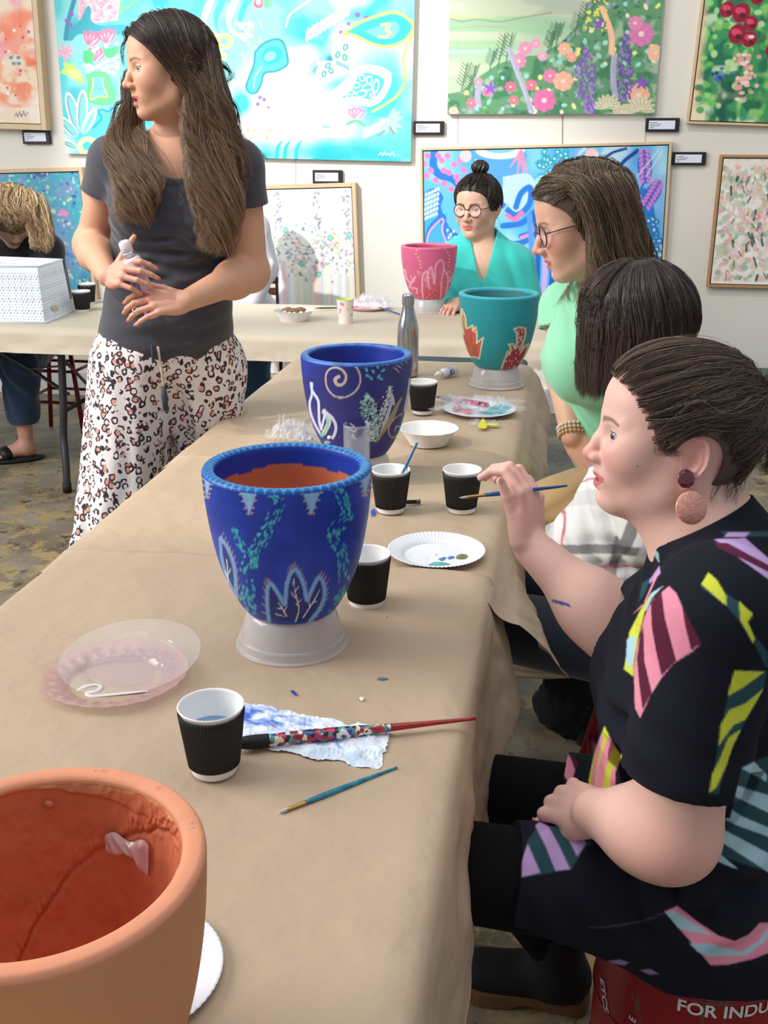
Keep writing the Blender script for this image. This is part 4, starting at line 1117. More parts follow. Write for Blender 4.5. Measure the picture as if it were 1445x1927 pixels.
# navy pot
P = Paint(560, 620, 786, 870, 0.35, (36, 40, 128))
P.wash((44, 44, 112), .02, -.2, .7, 2, sx=.3, sy=2); P.wash((24, 48, 160), .03, .0, .7, 3, sx=.25, sy=2.5, region=lambda X, Y: np.clip((740 - Y) / 40, 0, 1)); P.wash((60, 52, 120), .03, .1, .6, 4, sx=.3, sy=2, region=lambda X, Y: np.clip((Y - 740) / 40, 0, 1))
Zn = lambda pts: [(560 + x / 6.02, 620 + y / 6.02) for x, y in pts]
BE = (192, 180, 160)
P.line(Zn([(490, 312), (560, 340), (640, 400), (690, 470), (712, 560), (690, 650), (620, 730), (520, 770), (420, 755), (345, 680), (318, 590), (325, 500), (370, 445), (440, 432), (510, 465), (548, 530), (530, 600), (480, 632), (435, 610), (428, 560), (465, 535)]), 5.2, BE, taper=(.7, .55, 1.3))
for x, y, a in ((740, 370, 1.0), (790, 338, .9), (850, 330, .7), (925, 335, 1.0), (965, 338, 1.4), (1016, 386, 1.5), (828, 400, 1.0), (906, 422, 1.1), (780, 456, 1.2), (858, 478, 1.0), (968, 464, -.6), (790, 524, .6), (832, 553, 1.0), (920, 530, -.9), (946, 560, .3), (870, 370, .2)):
 p = Zn([(x, y)])[0]; P.ell(*p, 4.6, 2.4, a, (84, 178, 208))
for v in ([(1080, 430), (1120, 452), (1150, 490)], [(1110, 402), (1150, 420), (1180, 442)], [(1190, 320), (1220, 350), (1238, 380)], [(1170, 376), (1196, 408)], [(985, 370), (970, 412)]): P.line(Zn(v), 1.7, (206, 196, 186), taper=(.4, 1, .4))
P.line(Zn([(150, 610), (168, 700), (230, 800), (240, 920), (245, 1040), (268, 1130)]), 4.6, (206, 212, 240)); P.line(Zn([(160, 610), (160, 740), (136, 830), (146, 940), (190, 1060), (250, 1170)]), 4.4, (200, 206, 236))
P.line(Zn([(300, 930), (340, 990), (350, 1060), (300, 1170)]), 9, (206, 202, 170)); P.line(Zn([(330, 990), (345, 1060), (290, 1190)]), 4, (120, 206, 206)); P.line(Zn([(300, 930), (380, 990), (430, 1080), (425, 1170), (395, 1230)]), 5.4, (206, 212, 240)); P.line(Zn([(300, 920), (300, 1000), (268, 1120)]), 4, (214, 220, 244))
P.ell(*Zn([(355, 1220)])[0], 4, 3, -.7, (240, 240, 240)); P.ell(*Zn([(270, 1195)])[0], 5, 3, .6, (110, 190, 200)); P.ell(*Zn([(335, 1278)])[0], 6, 3, 0, (130, 190, 210))
P.poly(Zn([(770, 730), (860, 800), (930, 870), (930, 1000), (900, 1150), (880, 1270), (800, 1280), (810, 1060), (760, 960), (690, 920), (700, 860)]), (20, 24, 66))
for _ in range(330):
 t = rr.random(); y = 730 + 540 * t; cx = np.interp(y, [730, 900, 1100, 1280], [775, 815, 860, 850]); w = np.interp(y, [730, 850, 960, 1100, 1280], [12, 105, 120, 62, 50])
 P.ell(*Zn([(cx + rr.uniform(-w, w), y)])[0], rr.uniform(1.2, 3.2), rr.uniform(.9, 1.6), rr.choice([-.8, .7, 0]), rr.choice([(236, 240, 244), (100, 184, 196), (150, 200, 204), (172, 168, 150), (120, 190, 200)]))
for a, b in (((1050, 660), (930, 1100)), ((1080, 780), (920, 1240)), ((1045, 700), (1090, 850))):
 P.line(Zn([a, ((a[0] + b[0]) / 2 + 6, (a[1] + b[1]) / 2), b]), 6.5, (196, 198, 214), taper=(.6, 1, .6))
for _ in range(90):
 t = rr.random(); y = 640 + 560 * t; cx = np.interp(y, [640, 1200], [1045, 925]); P.ell(*Zn([(cx + rr.uniform(-60, 50) * (1 - t * .4), y)])[0], 1.5, 1.2, 0, rr.choice([(240, 240, 246), (206, 200, 190), (20, 24, 60)]))
P.line(Zn([(1180, 775), (1130, 860), (1060, 1010), (985, 1130), (895, 1265)]), 8, (158, 146, 116), taper=(.3, 1.2, .5))
P.line(Zn([(1180, 960), (1100, 1010), (1030, 1120), (1060, 1220), (1140, 1190), (1165, 1110), (1120, 1100), (1100, 1150)]), 1.8, (196, 180, 170)); P.line(Zn([(1270, 560), (1250, 720), (1215, 900), (1225, 930)]), 3.5, (190, 196, 226))
for v in ([(600, 1070), (640, 1100)], [(590, 1130), (640, 1160), (660, 1140)], [(620, 1190), (616, 1230)], [(640, 1200), (650, 1250)]): P.line(Zn(v), 2.2, (226, 222, 206))
cN = onz(671, 664, TZ + BH + POT_H)
rim_n = lambda ang, r: lin((52, 110, 186)) * (.85 + .45 * (n2(np.cos(ang), np.sin(ang), 9, 5)[:, None]))
inv_bowl('clear milky plastic bowl upside down under the navy spiral pot', cN, .088, BH)
pot('navy painted pot with beige spiral and white leaf shapes, on an upturned bowl', cN, .127, POT_H, TZ + BH, P, (22, 50, 146), band=.78, rim=rim_n, seed=6)
# teal pot
P = Paint(852, 530, 1028, 712, 0.35, (44, 158, 168))
Zt = lambda pts: [(730 + x / 4.66, 440 + y / 4.66) for x, y in pts]
CR, CO = (232, 220, 178), (206, 92, 84)
A = [(645, 655), (675, 720), (690, 830), (715, 820), (742, 800), (745, 850), (768, 818), (780, 880), (775, 960), (835, 910), (815, 1000), (800, 1095), (760, 1080), (720, 1080), (660, 1010), (635, 925), (655, 940), (625, 800), (665, 880), (640, 740)]
B = [(1105, 835), (1150, 820), (1205, 830), (1205, 890), (1170, 1010), (1235, 965), (1215, 1030), (1205, 1060), (1170, 1120), (1140, 1210), (985, 1215), (1020, 1110), (1050, 1030), (1065, 1060), (1075, 1010), (1060, 965), (1095, 965), (1115, 1010), (1130, 950), (1130, 870)]
P.poly(Zt(A), CO); P.line(Zt(A), 3.0, CR, closed=True, smooth=False)
for v in ([(690, 860), (720, 960), (740, 1060)], [(660, 940), (720, 1040)], [(750, 900), (745, 1000)], [(800, 960), (775, 1060)]): P.line(Zt(v), 2.2, (214, 120, 80))
for v in ([(650, 700), (680, 830)], [(640, 930), (690, 990)], [(745, 850), (770, 870)]): P.line(Zt(v), 1.5, (230, 226, 100))
P.poly(Zt(B), (176, 66, 88)); P.line(Zt(B), 3.4, CR, closed=True, smooth=False)
for v in ([(1210, 985), (1150, 1060)], [(1075, 975), (1090, 1030)], [(1060, 1050), (1080, 1000)]): P.line(Zt(v), 1.6, (226, 206, 140))
for _ in range(58):
 y = rr.uniform(850, 1205); x = rr.uniform(1135, 1180) if y < 1030 else rr.uniform(1015 + (1205 - y) * .15, 1150 + (1205 - y) * .2)
 P.ell(*Zt([(x, y)])[0], 1.3, c=(240, 206, 200))
cT = onz(939.5, 550, TZ + BH + POT_H)
inv_bowl('clear milky plastic bowl upside down under the teal pot', cT, .088, BH)
pot('teal painted pot with red and cream flame shapes, on an upturned bowl', cT, .127, POT_H, TZ + BH, P, (60, 170, 182), inside=(70, 132, 140), band=.97, rim=lambda a, r: np.ones((len(a), 3)) * lin((60, 178, 190)), seed=8, n=300)
# pink pot
P = Paint(742, 445, 874, 588, 0.3, (206, 96, 134))
P.wash((214, 84, 104), .03, -.8, .8, 5, region=lambda X, Y: np.clip((Y - 520) / 30, 0, 1))
LP = (226, 160, 190)
for v in ([(310, 610), (300, 480), (305, 370), (340, 330), (345, 400), (360, 470), (350, 360), (375, 290), (390, 340), (410, 440), (415, 300), (450, 235), (485, 250), (485, 340), (470, 420), (460, 600)], [(500, 320), (525, 380), (520, 470), (490, 600)], [(120, 400), (130, 320), (155, 330), (160, 390), (200, 430), (220, 400), (240, 380), (200, 440), (190, 470), (250, 480), (250, 520)], [(540, 420), (580, 350), (600, 330)]):
 P.line(Zt(v), 3.2, LP)
for _ in range(120):
 y = rr.uniform(330, 615); x = rr.uniform(140 + (y - 330) * .25, 600 - (y - 330) * .2); P.ell(*Zt([(x, y)])[0], .8, c=rr.choice([(246, 200, 150), (246, 190, 200), (246, 214, 130)]))
for x, y in ((252, 145), (243, 175), (262, 206), (278, 236), (282, 268), (288, 296), (505, 135), (522, 160), (536, 190), (540, 220), (536, 250), (528, 280), (536, 330), (540, 380)): P.ell(*Zt([(x, y)])[0], 1.3, c=(244, 206, 130))
cP = onz(807.5, 461.5, TZ + BH + POT_H)
inv_bowl('clear milky plastic bowl upside down under the pink pot', cP, .088, BH)
pot('pink painted pot with pale pink coral loops and yellow dots, before the teal-sweater woman', cP, .127, POT_H, TZ + BH, P, (206, 100, 138), inside=(190, 70, 104), band=.97, rim=lambda a, r: np.ones((len(a), 3)) * lin((216, 110, 146)), seed=9, n=240)
# lavender pot at far left, on the back table
P = Paint(-80, 380, 72, 505, 0.4, (196, 166, 190))
for _ in range(130):
 t = rr.random(); x = np.interp(t, [0, 1], [8, 44]) + rr.uniform(-7, 7) * (1.6 - t); y = np.interp(t, [0, 1], [500, 432]) + rr.uniform(-3, 3)
 P.ell(x, y, rr.uniform(1.5, 3), 1.4, rr.uniform(0, 3), rr.choice([(112, 160, 186), (140, 184, 196), (96, 146, 176)]))
for _ in range(110): P.ell(rr.uniform(0, 52), rr.uniform(472, 502), 2.2, 1.3, rr.uniform(0, 3), rr.choice([(120, 166, 190), (160, 196, 206), (210, 200, 214)]))
for a in (-1.9, -1.5, -1.1): P.line([(48, 478), (48 + 46 * math.cos(a) * .5, 478 + 46 * math.sin(a))], 5, (202, 190, 190), taper=(.6, 1.2, .3))
P.line([(66, 392), (64, 440), (52, 480)], 3, (236, 232, 236))
rL = onz(6, 400, TZ + 0.11 + POT_H)
cLv = np.array([rL[0], rL[1], 0])
inv_bowl('milky plastic bowl upside down under the lavender pot, behind the white basket', cLv, .088, .105)
pot('lavender painted pot with blue sprigs at the far left edge above the basket', cLv, .127, POT_H, TZ + .105, P, (200, 172, 196), inside=(190, 160, 180), band=.97, rim=lambda a, r: np.ones((len(a), 3)) * lin((240, 236, 240)), seed=10, n=240)
# raw terracotta pot in front, with crack and glued chip
def terra_rim(ang, r):
 c = np.ones((len(ang), 3)) * lin((228, 152, 116))
 nn = n2(np.cos(ang), np.sin(ang), 6, 12)[:, None]
 c = c * (1 + .08 * nn)
 for a0, w in ((1.05, .02), (1.16, .012), (.52, .018), (.47, .012), (1.55, .05), (1.62, .02)):
  m = np.clip(1 - np.abs(ang - a0) / w, 0, 1) * np.clip(1 - np.abs(r - .93) / .035, 0, 1) * (n2(ang * 60, r * 60, 1.0, 4) > -.3)
  c = c * (1 - .55 * m[:, None]) + lin((96, 92, 100)) * .55 * m[:, None]
 return c
TCR, TZ0 = None, TZ + 0.002
cR = onz(74, 1612, TZ0 + POT_H)
def terra_bump(V, rel, q, isin):
 ang = np.arctan2(rel[:, 1], rel[:, 0])
 inside = isin & (q[:, 1] < .97) & (q[:, 1] > .08)
 h = q[:, 1]
 d = n2(ang * 3, h * 4, 3.0, 31) * .0012 + n2(ang * 9, h * 12, 3.0, 32) * .0006
 # skin of thrown clay ends in a raised ragged line
 line1 = .93 - .045 * np.sin(ang * 1.7 + .4) + .012 * n2(ang, ang * 0, 9, 33)
 lip = np.clip((line1 - h) / .012, 0, 1) * .0022
 ck = .40 + .50 * (ang - -.15) / 1.25 + .02 * n2(ang, ang * .3, 16, 34)
 ck = np.where((ang > .55) & (ang < 2.9), np.interp(ang, [.55, .9, 1.2, 1.5, 1.8, 2.1, 2.6, 2.9], [.93, .875, .80, .72, .62, .47, .22, .12]) + .010 * n2(ang, ang * .3, 16, 34), 9)
 crack = np.exp(-((h - ck) / .008) ** 2) * .0035
 below = np.clip((h - ck) / .015, 0, 1) * (ck < 5)
 crumbs = below * np.exp(-((h - ck - .03) / .05) ** 2) * np.maximum(0, n2(ang * 30, h * 40, 1.6, 35)) * .004
 dr = (-d - crumbs + crack + (lip)) * inside
 rad = np.hypot(rel[:, 0], rel[:, 1]) + 1e-6
 V = V.copy()
 V[:, 0] += rel[:, 0] / rad * dr; V[:, 1] += rel[:, 1] / rad * dr
 return V
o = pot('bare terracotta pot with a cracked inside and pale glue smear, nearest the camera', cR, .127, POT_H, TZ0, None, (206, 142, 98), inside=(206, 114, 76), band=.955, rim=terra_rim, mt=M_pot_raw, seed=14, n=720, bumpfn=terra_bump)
me = o.data
# pale glue smear inside the wall
sm = []
gA, gh = 1.30, 0.735
P0 = np.array([cR[0], cR[1], TZ0])
def wallpt(a, hh, off):
 r = np.interp(hh, [.45, .7, .9, .965], [.72, .80, .835, .845]) * .127 - off
 return P0 + np.array([r * math.cos(a), r * math.sin(a), hh * POT_H])
def smear(u, v):
 out = np.zeros(u.shape + (3,))
 for i in range(u.shape[0]):
  for j in range(u.shape[1]):
   a = gA - (u[i, j] - .5) * .46; hh = gh + (v[i, j] - .5) * (.06 + .05 * u[i, j] + .03 * math.sin(u[i, j] * 9)) - .03 * (u[i, j] - .3) ** 2
   e = min(u[i, j], 1 - u[i, j], v[i, j], 1 - v[i, j])
   out[i, j] = wallpt(a, hh, .0005 + .0035 * min(1, e * 5) * (1 + .5 * math.sin(u[i, j] * 23 + v[i, j] * 9)))
 return out
M_glue = mat('dried_glue', (226, 190, 190), 0.25, alpha=0.8, coat=0.6)
gv, gf = grid(26, 14, smear)
mesh_obj('glue_smear', gv, gf, M_glue, o)
# little lump of clay on the far inside wall
mesh_obj('clay_lump', *sphere(wallpt(1.98, .90, .002), (.005, .003, .004), 10, 6), mat('clay_crumb', (196, 106, 70), .8), o)
# cups
def cup(label, base, R=.040, H=.094, r0=.0285, z0=TZ, group=None, liquid=None, sleeve=True):
 cx, cy = base[0], base[1]
 t = empty('paper_cup', (cx, cy, z0), label, 'cup', group)
 pf = [(0.002, .004), (r0 - .002, .004), (r0 - .001, .0005), (r0, .0005), (r0 + .0005, .003), (R - .001, H - .004), (R + .0008, H - .003), (R + .0016, H - .0012), (R + .0008, H), (R - .0008, H - .0008), (R - .0016, H - .004), (r0 - .001, .008), (0.002, .008)]
 mesh_obj('cup_body', *lathe(pf, 64, (cx, cy, z0)), M_white_paper, t)
 if sleeve:
  hs = np.linspace(.012, H - .008, 8)
  ra = lambda h: r0 + (R - r0) * h / H
  prof = [(ra(hs[0]) + .0003, hs[0])] + [(ra(h) + .0022, h) for h in hs] + [(ra(hs[-1]) + .0003, hs[-1])]
  rib = lambda r, z, ph: r + .0007 * np.cos(ph * 62 + z * 28)
  mesh_obj('ripple_sleeve', *lathe(prof, 496, (cx, cy, z0), rib=rib), M_sleeve, t)
 if liquid:
  hl = liquid[1]; rl = r0 + (R - r0) * hl / H - .002
  mesh_obj('paint_water', *lathe([(0.001, hl), (rl, hl), (rl - .001, hl - .002)], 48, (cx, cy, z0)), liquid[0], t)
 return t
M_water = mat('blue_paint_water', (96, 156, 206), 0.06, spec=0.8)
M_water2 = mat('murky_paint_water', (150, 176, 182), 0.08, spec=0.8)
cup('black ripple paper cup of blue paint water beside the paper towel', onz(404, 1448, TZ), liquid=(M_water, .058))
cup('black ripple paper cup just right of the royal blue pot, half hidden by it', onz(690, 1136, TZ))
cC = onz(735, 961, TZ)
cup('black ripple paper cup with a blue paintbrush standing in it', cC, liquid=(M_water2, .066))
cup('black ripple paper cup standing alone near the table edge, behind the held brush tip', onz(868, 961, TZ))
cup('black ripple paper cup behind the navy pot, beside the scalloped white bowl', onz(795, 777, TZ))
cup('black paper cup beside the white basket on the back table', onz(156, 586, TZ), group=None)
cup('black paper cup mostly hidden behind another cup beside the basket', onz(166, 572, TZ), H=.097)
# brushes
def brush(name, label, a, b, r, segs, mats=None):
 """a = bristle tip, b = handle end. segs: list of (part name, t0, t1, radii list, mat)"""
 a = np.asarray(a, float); b = np.asarray(b, float)
 t = empty(name, (a + b) / 2, label, 'paintbrush')
 for nm, t0, t1, rs, mt in segs:
  tt = np.linspace(t0, t1, max(len(rs), 2) * 3)
  rad = np.interp(tt, np.linspace(t0, t1, len(rs)), rs)
  mesh_obj(nm, *tube(a + (b - a) * tt[:, None], rad, 14), mt, t)
 return t
M_blue_h = mat('blue_lacquer', (26, 92, 150), 0.25, coat=0.5)
M_blue_h2 = mat('teal_blue_lacquer', (32, 110, 150), 0.3, c2=(60, 150, 160), nscale=60)
M_brass = mat('brass_ferrule', (198, 160, 96), 0.28, metal=1.0)
M_bris_w = mat('pale_bristle', (176, 190, 200), 0.7)
M_bris_k = mat('black_bristle', (26, 26, 28), 0.7)
M_grey_h = mat('grey_lacquer', (96, 98, 104), 0.4)
M_pink_h = mat('pink_lacquer', (236, 110, 150), 0.35, c2=(40, 34, 40), nscale=90)
a = onz(526, 1529, TZ + .004); b = onz(747, 1444, TZ + .004)
brush('paintbrush', 'thin blue handled paintbrush lying on the paper in front of the towel', a, b, .003,
  [('bristles', 0, .06, [.0012, .0022, .0024], M_bris_w), ('ferrule', .055, .22, [.0024, .0024, .0029], M_brass), ('handle', .215, 1, [.0030, .0038, .0036, .0030, .0022, .0014], M_blue_h2)], None)
# brush standing in the cup
a = np.array([cC[0] - .008, cC[1] - .004, TZ + .012]); top = W(785, 833, (np.array([cC[0], cC[1], .9]) - CAM) @ F_ + .03)
brush('paintbrush', 'blue handled paintbrush standing in the black cup right of the royal blue pot', a, top, .003,
  [('bristles', 0, .08, [.001, .003], M_bris_k), ('ferrule', .08, .25, [.003, .003], M_brass), ('handle', .25, 1, [.0032, .0036, .0030, .0026], M_blue_h)], None)
# big splattered red brush
def splat_mat():
 m = mat('splattered_red_lacquer', (150, 28, 34), 0.35, coat=0.3)
 nt = m.node_tree; N = nt.nodes; b = N['Principled BSDF']
 tc = N.new('ShaderNodeTexCoord')
 vor = N.new('ShaderNodeTexVoronoi'); vor.inputs['Scale'].default_value = 170
 nt.links.new(tc.outputs['Object'], vor.inputs['Vector'])
 hsv = N.new('ShaderNodeValToRGB'); hsv.color_ramp.interpolation = 'CONSTANT'
 cr = hsv.color_ramp
 for p, c in ((0.2, (230, 220, 190)), (0.35, (70, 150, 150)), (0.5, (40, 70, 150)), (0.62, (30, 26, 30)), (0.74, (190, 40, 80)), (.86, (226, 226, 220))):
  e = cr.elements.new(p); e.color = L3(c)
 cr.elements[0].color = L3((150, 28, 34))
 sep = N.new('ShaderNodeSeparateColor'); nt.links.new(vor.outputs['Color'], sep.inputs[0]); nt.links.new(sep.outputs[0], hsv.inputs['Fac'])
 sx = N.new('ShaderNodeSeparateXYZ'); nt.links.new(tc.outputs['Object'], sx.inputs[0])
 nz = N.new('ShaderNodeTexNoise'); nz.inputs['Scale'].default_value = 60; nt.links.new(tc.outputs['Object'], nz.inputs['Vector'])
 mr = N.new('ShaderNodeMapRange'); mr.inputs[1].default_value = -.06; mr.inputs[2].default_value = .09; mr.inputs[3].default_value = .85; mr.inputs[4].default_value = .30
 nt.links.new(sx.outputs[0], mr.inputs[0])
 lt = N.new('ShaderNodeMath'); lt.operation = 'LESS_THAN'; nt.links.new(nz.outputs['Fac'], lt.inputs[0]); nt.links.new(mr.outputs[0], lt.inputs[1])
 mx = N.new('ShaderNodeMix'); mx.data_type = 'RGBA'; mx.inputs[6].default_value = L3((158, 28, 36)); nt.links.new(lt.outputs[0], mx.inputs[0]); nt.links.new(hsv.outputs['Color'], mx.inputs[7])
 nt.links.new(mx.outputs[2], b.inputs['Base Color'])
 return m
a = onz(440, 1400, TZ + .012); b = onz(895, 1352, TZ + .013)
brush('paintbrush', 'large red paintbrush spattered with paint, lying across the paper towel', a, b, .008,
  [('bristles', 0, .14, [.005, .009, .0095, .0088], M_bris_k), ('handle', .135, 1, [.0085, .0088, .0090, .0082, .0070, .0056, .0046, .0036, .0030, .0022], splat_mat())], None)
# pale grey and blue brushes on the back table
for lb, p, q, hm, bm in (('grey brush lying left of the patterned paper cup on the back table', (594, 580), (640, 579), M_grey_h, M_grey_h), ('slim dark blue brush leaning off the pink paint plate on the back table', (712, 578), (752, 591), M_blue_h, M_pink_h)):
 brush('paintbrush', lb, onz(*p, TZ + .016), onz(*q, TZ + .006), .004, [('bristles', 0, .2, [.002, .004], bm), ('handle', .2, 1, [.0045, .004, .003], hm)], None)
a = onz(822, 747, TZ + .012); b = onz(917, 763, TZ + .034)
brush('paintbrush', 'thick pink and black brush resting across the film-covered paint plate', a, b, .006, [('bristles', 0, .35, [.003, .007, .007], M_grey_h), ('handle', .34, 1, [.0065, .0075, .008, .0085, .0085, .007], M_pink_h)], None)
# dark marker behind the cup with the brush
p, q = onz(762, 945, TZ + .005), onz(791, 944, TZ + .005)
t = empty('marker_pen', (p + q) / 2, 'dark marker pen lying right of the cup with the brush in it', 'pen')
mesh_obj('barrel', *tube([p, p + (q - p) * .75], .0045, 12), M_bris_k, t); mesh_obj('cap', *tube([p + (q - p) * .74, q], .005, 12), mat('grey_cap', (90, 90, 94), .4), t)
# plates and bowls
def plate_profile(R, h=.014):
 return smooth_path(np.array([(0.002, .0012), (.62 * R, .0012), (.68 * R, .002), (.76 * R, h * .5), (.97 * R, h * .95), (R, h), (.995 * R, h - .0012), (.77 * R, h * .4), (.68 * R, .0004), (.3 * R, .0002), (.002, .0002)]), 5)
def plate(label, cen, R, name='paper_plate', P=None, mt=None, h=.014, fl=.0006, z0=TZ, cat='plate'):
 prof = plate_profile(R, h)
 rib = lambda r, z, ph: r
 V, F = lathe(prof, 288, (cen[0], cen[1], z0))
 rel = V - np.array([cen[0], cen[1], z0]); rad = np.hypot(rel[:, 0], rel[:, 1]); ang = np.arctan2(rel[:, 1], rel[:, 0])
 V[:, 2] += fl * np.cos(ang * 72) * np.clip((rad / R - .7) / .1, 0, 1)
 col = np.ones((len(V), 3)) * lin((238, 238, 244))
 if P is not None:
  col = P(rel[:, 0], rel[:, 1], rad / R)
 o = mesh_obj(name, V, F, mt or M_paint_vc, colors=np.clip(col, 0, 1), loc=(cen[0], cen[1], z0))
 return tag(o, label, cat)
def blobcol(base, blobs):
 def f(x, y, r):
  c = np.ones((len(x), 3)) * lin(base)
  for bx, by, br, col in blobs:
   d = np.hypot(x - bx, y - by) + .3 * br * n2(x, y, 120, 7)
   m = np.clip((br - d) / .0015, 0, 1)[:, None]
   c = c * (1 - m) + lin(col) * m
  return c
 return f
cD = onz(821, 1045, TZ)
plD = plate('white ribbed paper plate with small paint dabs beside the lone cup', cD, .092)
def dab(parent, label_pts, z, color, pts, th=.0016, name='paint_dab', rough=.35, alpha=1.0):
 S = smooth_path(np.array(list(pts) + [pts[0]], float), 6)[:-1]
 w = np.array([onz(x, y, z) for x, y in S]); c = w.mean(0)
 n = len(w); V = [c + np.array([0, 0, th])]; F = []
 for k, s in ((1, .55), (2, 1.0)):
  for p in w: V.append(c + (p - c) * s + np.array([0, 0, th * (.9 if k == 1 else 0)]))
 for i in range(n): F.append((0, 1 + i, 1 + (i + 1) % n)); F.append((1 + i, 1 + n + i, 1 + n + (i + 1) % n, 1 + (i + 1) % n))
 F = [f[::-1] for f in F]
 return mesh_obj(name, V, F, mat('wet_paint', color, rough, alpha=alpha, coat=.4), parent)
zp = TZ + .0013
dab(plD, '', zp, (232, 238, 246), [(760, 1050), (775, 1042), (797, 1044), (808, 1052), (800, 1062), (775, 1064), (762, 1058)])
dab(plD, '', zp, (70, 170, 166), [(806, 1062), (820, 1057), (843, 1060), (847, 1065), (828, 1067), (810, 1068)])
dab(plD, '', zp, (120, 110, 70), [(858, 1046), (868, 1042), (880, 1045), (876, 1052), (860, 1052)])
dab(plD, '', zp, (80, 126, 190), [(824, 1052), (834, 1048), (840, 1050), (832, 1056)]); dab(plD, '', zp, (80, 126, 190), [(841, 1049), (850, 1046), (856, 1049), (846, 1053)])
dab(plD, '', zp, (60, 150, 140), [(748, 1038), (751, 1035), (752, 1043), (749, 1045)])
cW = onz(240, 1836, TZ)
plate('white ribbed paper plate sticking out from under the bare terracotta pot', cW, .090, h=.011, z0=TZ - .001)
M_film_paint = None
cF = onz(902, 776, TZ)
plate('white paper plate of pink and teal paint under crumpled cling film', cF, .104, P=blobcol((232, 234, 240), [(-.05, .01, .03, (220, 110, 140)), (-.03, -.02, .018, (226, 150, 170)), (.05, .03, .04, (60, 170, 180)), (.03, 0, .03, (120, 200, 206)), (.0, .02, .02, (236, 238, 242)), (.07, -.02, .02, (130, 190, 200))]))
cG = onz(693, 582, TZ)
plate('pale plate of pink paint at the far end beside the patterned cup', cG, .10, P=blobcol((240, 222, 222), [(-.03, 0, .05, (232, 140, 170)), (.03, -.01, .03, (240, 190, 204))]), h=.016)
def film(label, cen, sx, sy, hz, seed, tint=M_clear_film, rz=0.0, name='cling_film', nn=46, z0=TZ + .004, paints=None):
 """crumpled clear film lying over something"""
 def fn(u, v):
  a = u - .5; b = v - .5
  w = 1 + .25 * n2(u * 3, v * 3, 2.0, seed)
  x = a * sx * w; y = b * sy * w
  r1 = np.abs(n2(u * 4 + v, v * 5, 2.4, seed + 1)) + .5 * np.abs(n2(u * 9, v * 10 - u * 3, 2.0, seed + 2)) + .3 * np.abs(n2(u * 22, v * 20, 2.0, seed + 3))
  e = np.clip(np.minimum(.5 - np.abs(a), .5 - np.abs(b)) * 5, 0, 1)
  z = hz * r1 * (.25 + .75 * e)
  xx = x * math.cos(rz) - y * math.sin(rz); yy = x * math.sin(rz) + y * math.cos(rz)
  return np.stack([cen[0] + xx, cen[1] + yy, z0 + z], -1)
 v, f = grid(nn, nn, fn)
 o = mesh_obj(name, v, f, tint, loc=(cen[0], cen[1], z0), smooth=False)
 return tag(o, label, 'plastic film')
film('crumpled clear cling film over the pink and teal paint plate', cF + np.array([-.01, .0, 0]), .25, .17, .028, 3, z0=TZ + .016)
film('crumpled clear cling film over the pink plate on the back table', cG + np.array([.02, .01, 0]), .17, .14, .05, 8, z0=TZ + .017)
cQ = onz(553, 822, TZ)
film('small crumpled heap of clear film left of the navy pot', cQ, .13, .12, .045, 12, z0=TZ + .0015)
fm = film('flat scrap of clear film with yellow paint in front of the film-covered plate', onz(912, 797, TZ), .085, .07, .006, 15, z0=TZ + .0015)
dab(fm, '', TZ + .008, (226, 226, 30), [(901, 797), (908, 788), (912, 790), (914, 797), (936, 797), (934, 801), (918, 800), (914, 806), (900, 804)])
film('flat scrap of clear film with blue scribbles left of the royal blue pot rim', onz(590, 825, TZ), .10, .07, .012, 17, z0=TZ + .0015)
fs = bpy.data.objects['cling_film.004'] if 'cling_film.004' in bpy.data.objects else fm
for i, (x, y) in enumerate(((562, 824), (570, 826), (578, 830), (585, 826))):
 dab(fs, '', TZ + .010, (70, 90, 190), [(x, y), (x + 3, y - 3), (x + 5, y), (x + 1, y + 2)])
def paper_bowl(label, cen, R, H, scal=12):
 prof = smooth_path(np.array([(0.002, .002), (.60 * R, .002), (.68 * R, .006), (.90 * R, H * .8), (.95 * R, H * .95), (1.0 * R, H), (1.0 * R, H - .0012), (.94 * R, H * .9), (.88 * R, H * .72), (.665 * R, .003), (.6 * R, .0005), (.002, .0005)]), 4)
 rib = lambda r, z, ph: r * (1 + .035 * np.abs(np.cos(ph * scal / 2)) * np.clip(z / H - .3, 0, 1) + .004 * np.cos(ph * 60) * (z / H))
 V, F = lathe(prof, 360, (cen[0], cen[1], TZ), rib=rib)
 return tag(mesh_obj('paper_bowl', V, F, M_white_paper, loc=(cen[0], cen[1], TZ)), label, 'bowl')
paper_bowl('white scalloped paper bowl between the navy pot and the lone cup', onz(806, 834, TZ), .076, .042)
bb = paper_bowl('white paper bowl of brown dried leaves on the back table', onz(553, 603, TZ), .088, .046)
for i, (dx, dy) in enumerate(((-.03, 0), (.02, .01), (.0, -.02))):
 c = onz(553, 603, TZ) + np.array([dx, dy, .034])
 tag(mesh_obj('dried_leaf', *grid(8, 6, lambda u, v: np.stack([c[0] + (u - .5) * .06, c[1] + (v - .5) * .05, c[2] + .012 * np.sin(u * 3) + .008 * v], -1)), mat('brown_leaf', (150, 104, 74), .7), loc=c), 'curled brown leaf in the white bowl on the back table', 'leaf', 'leaves in the white bowl')
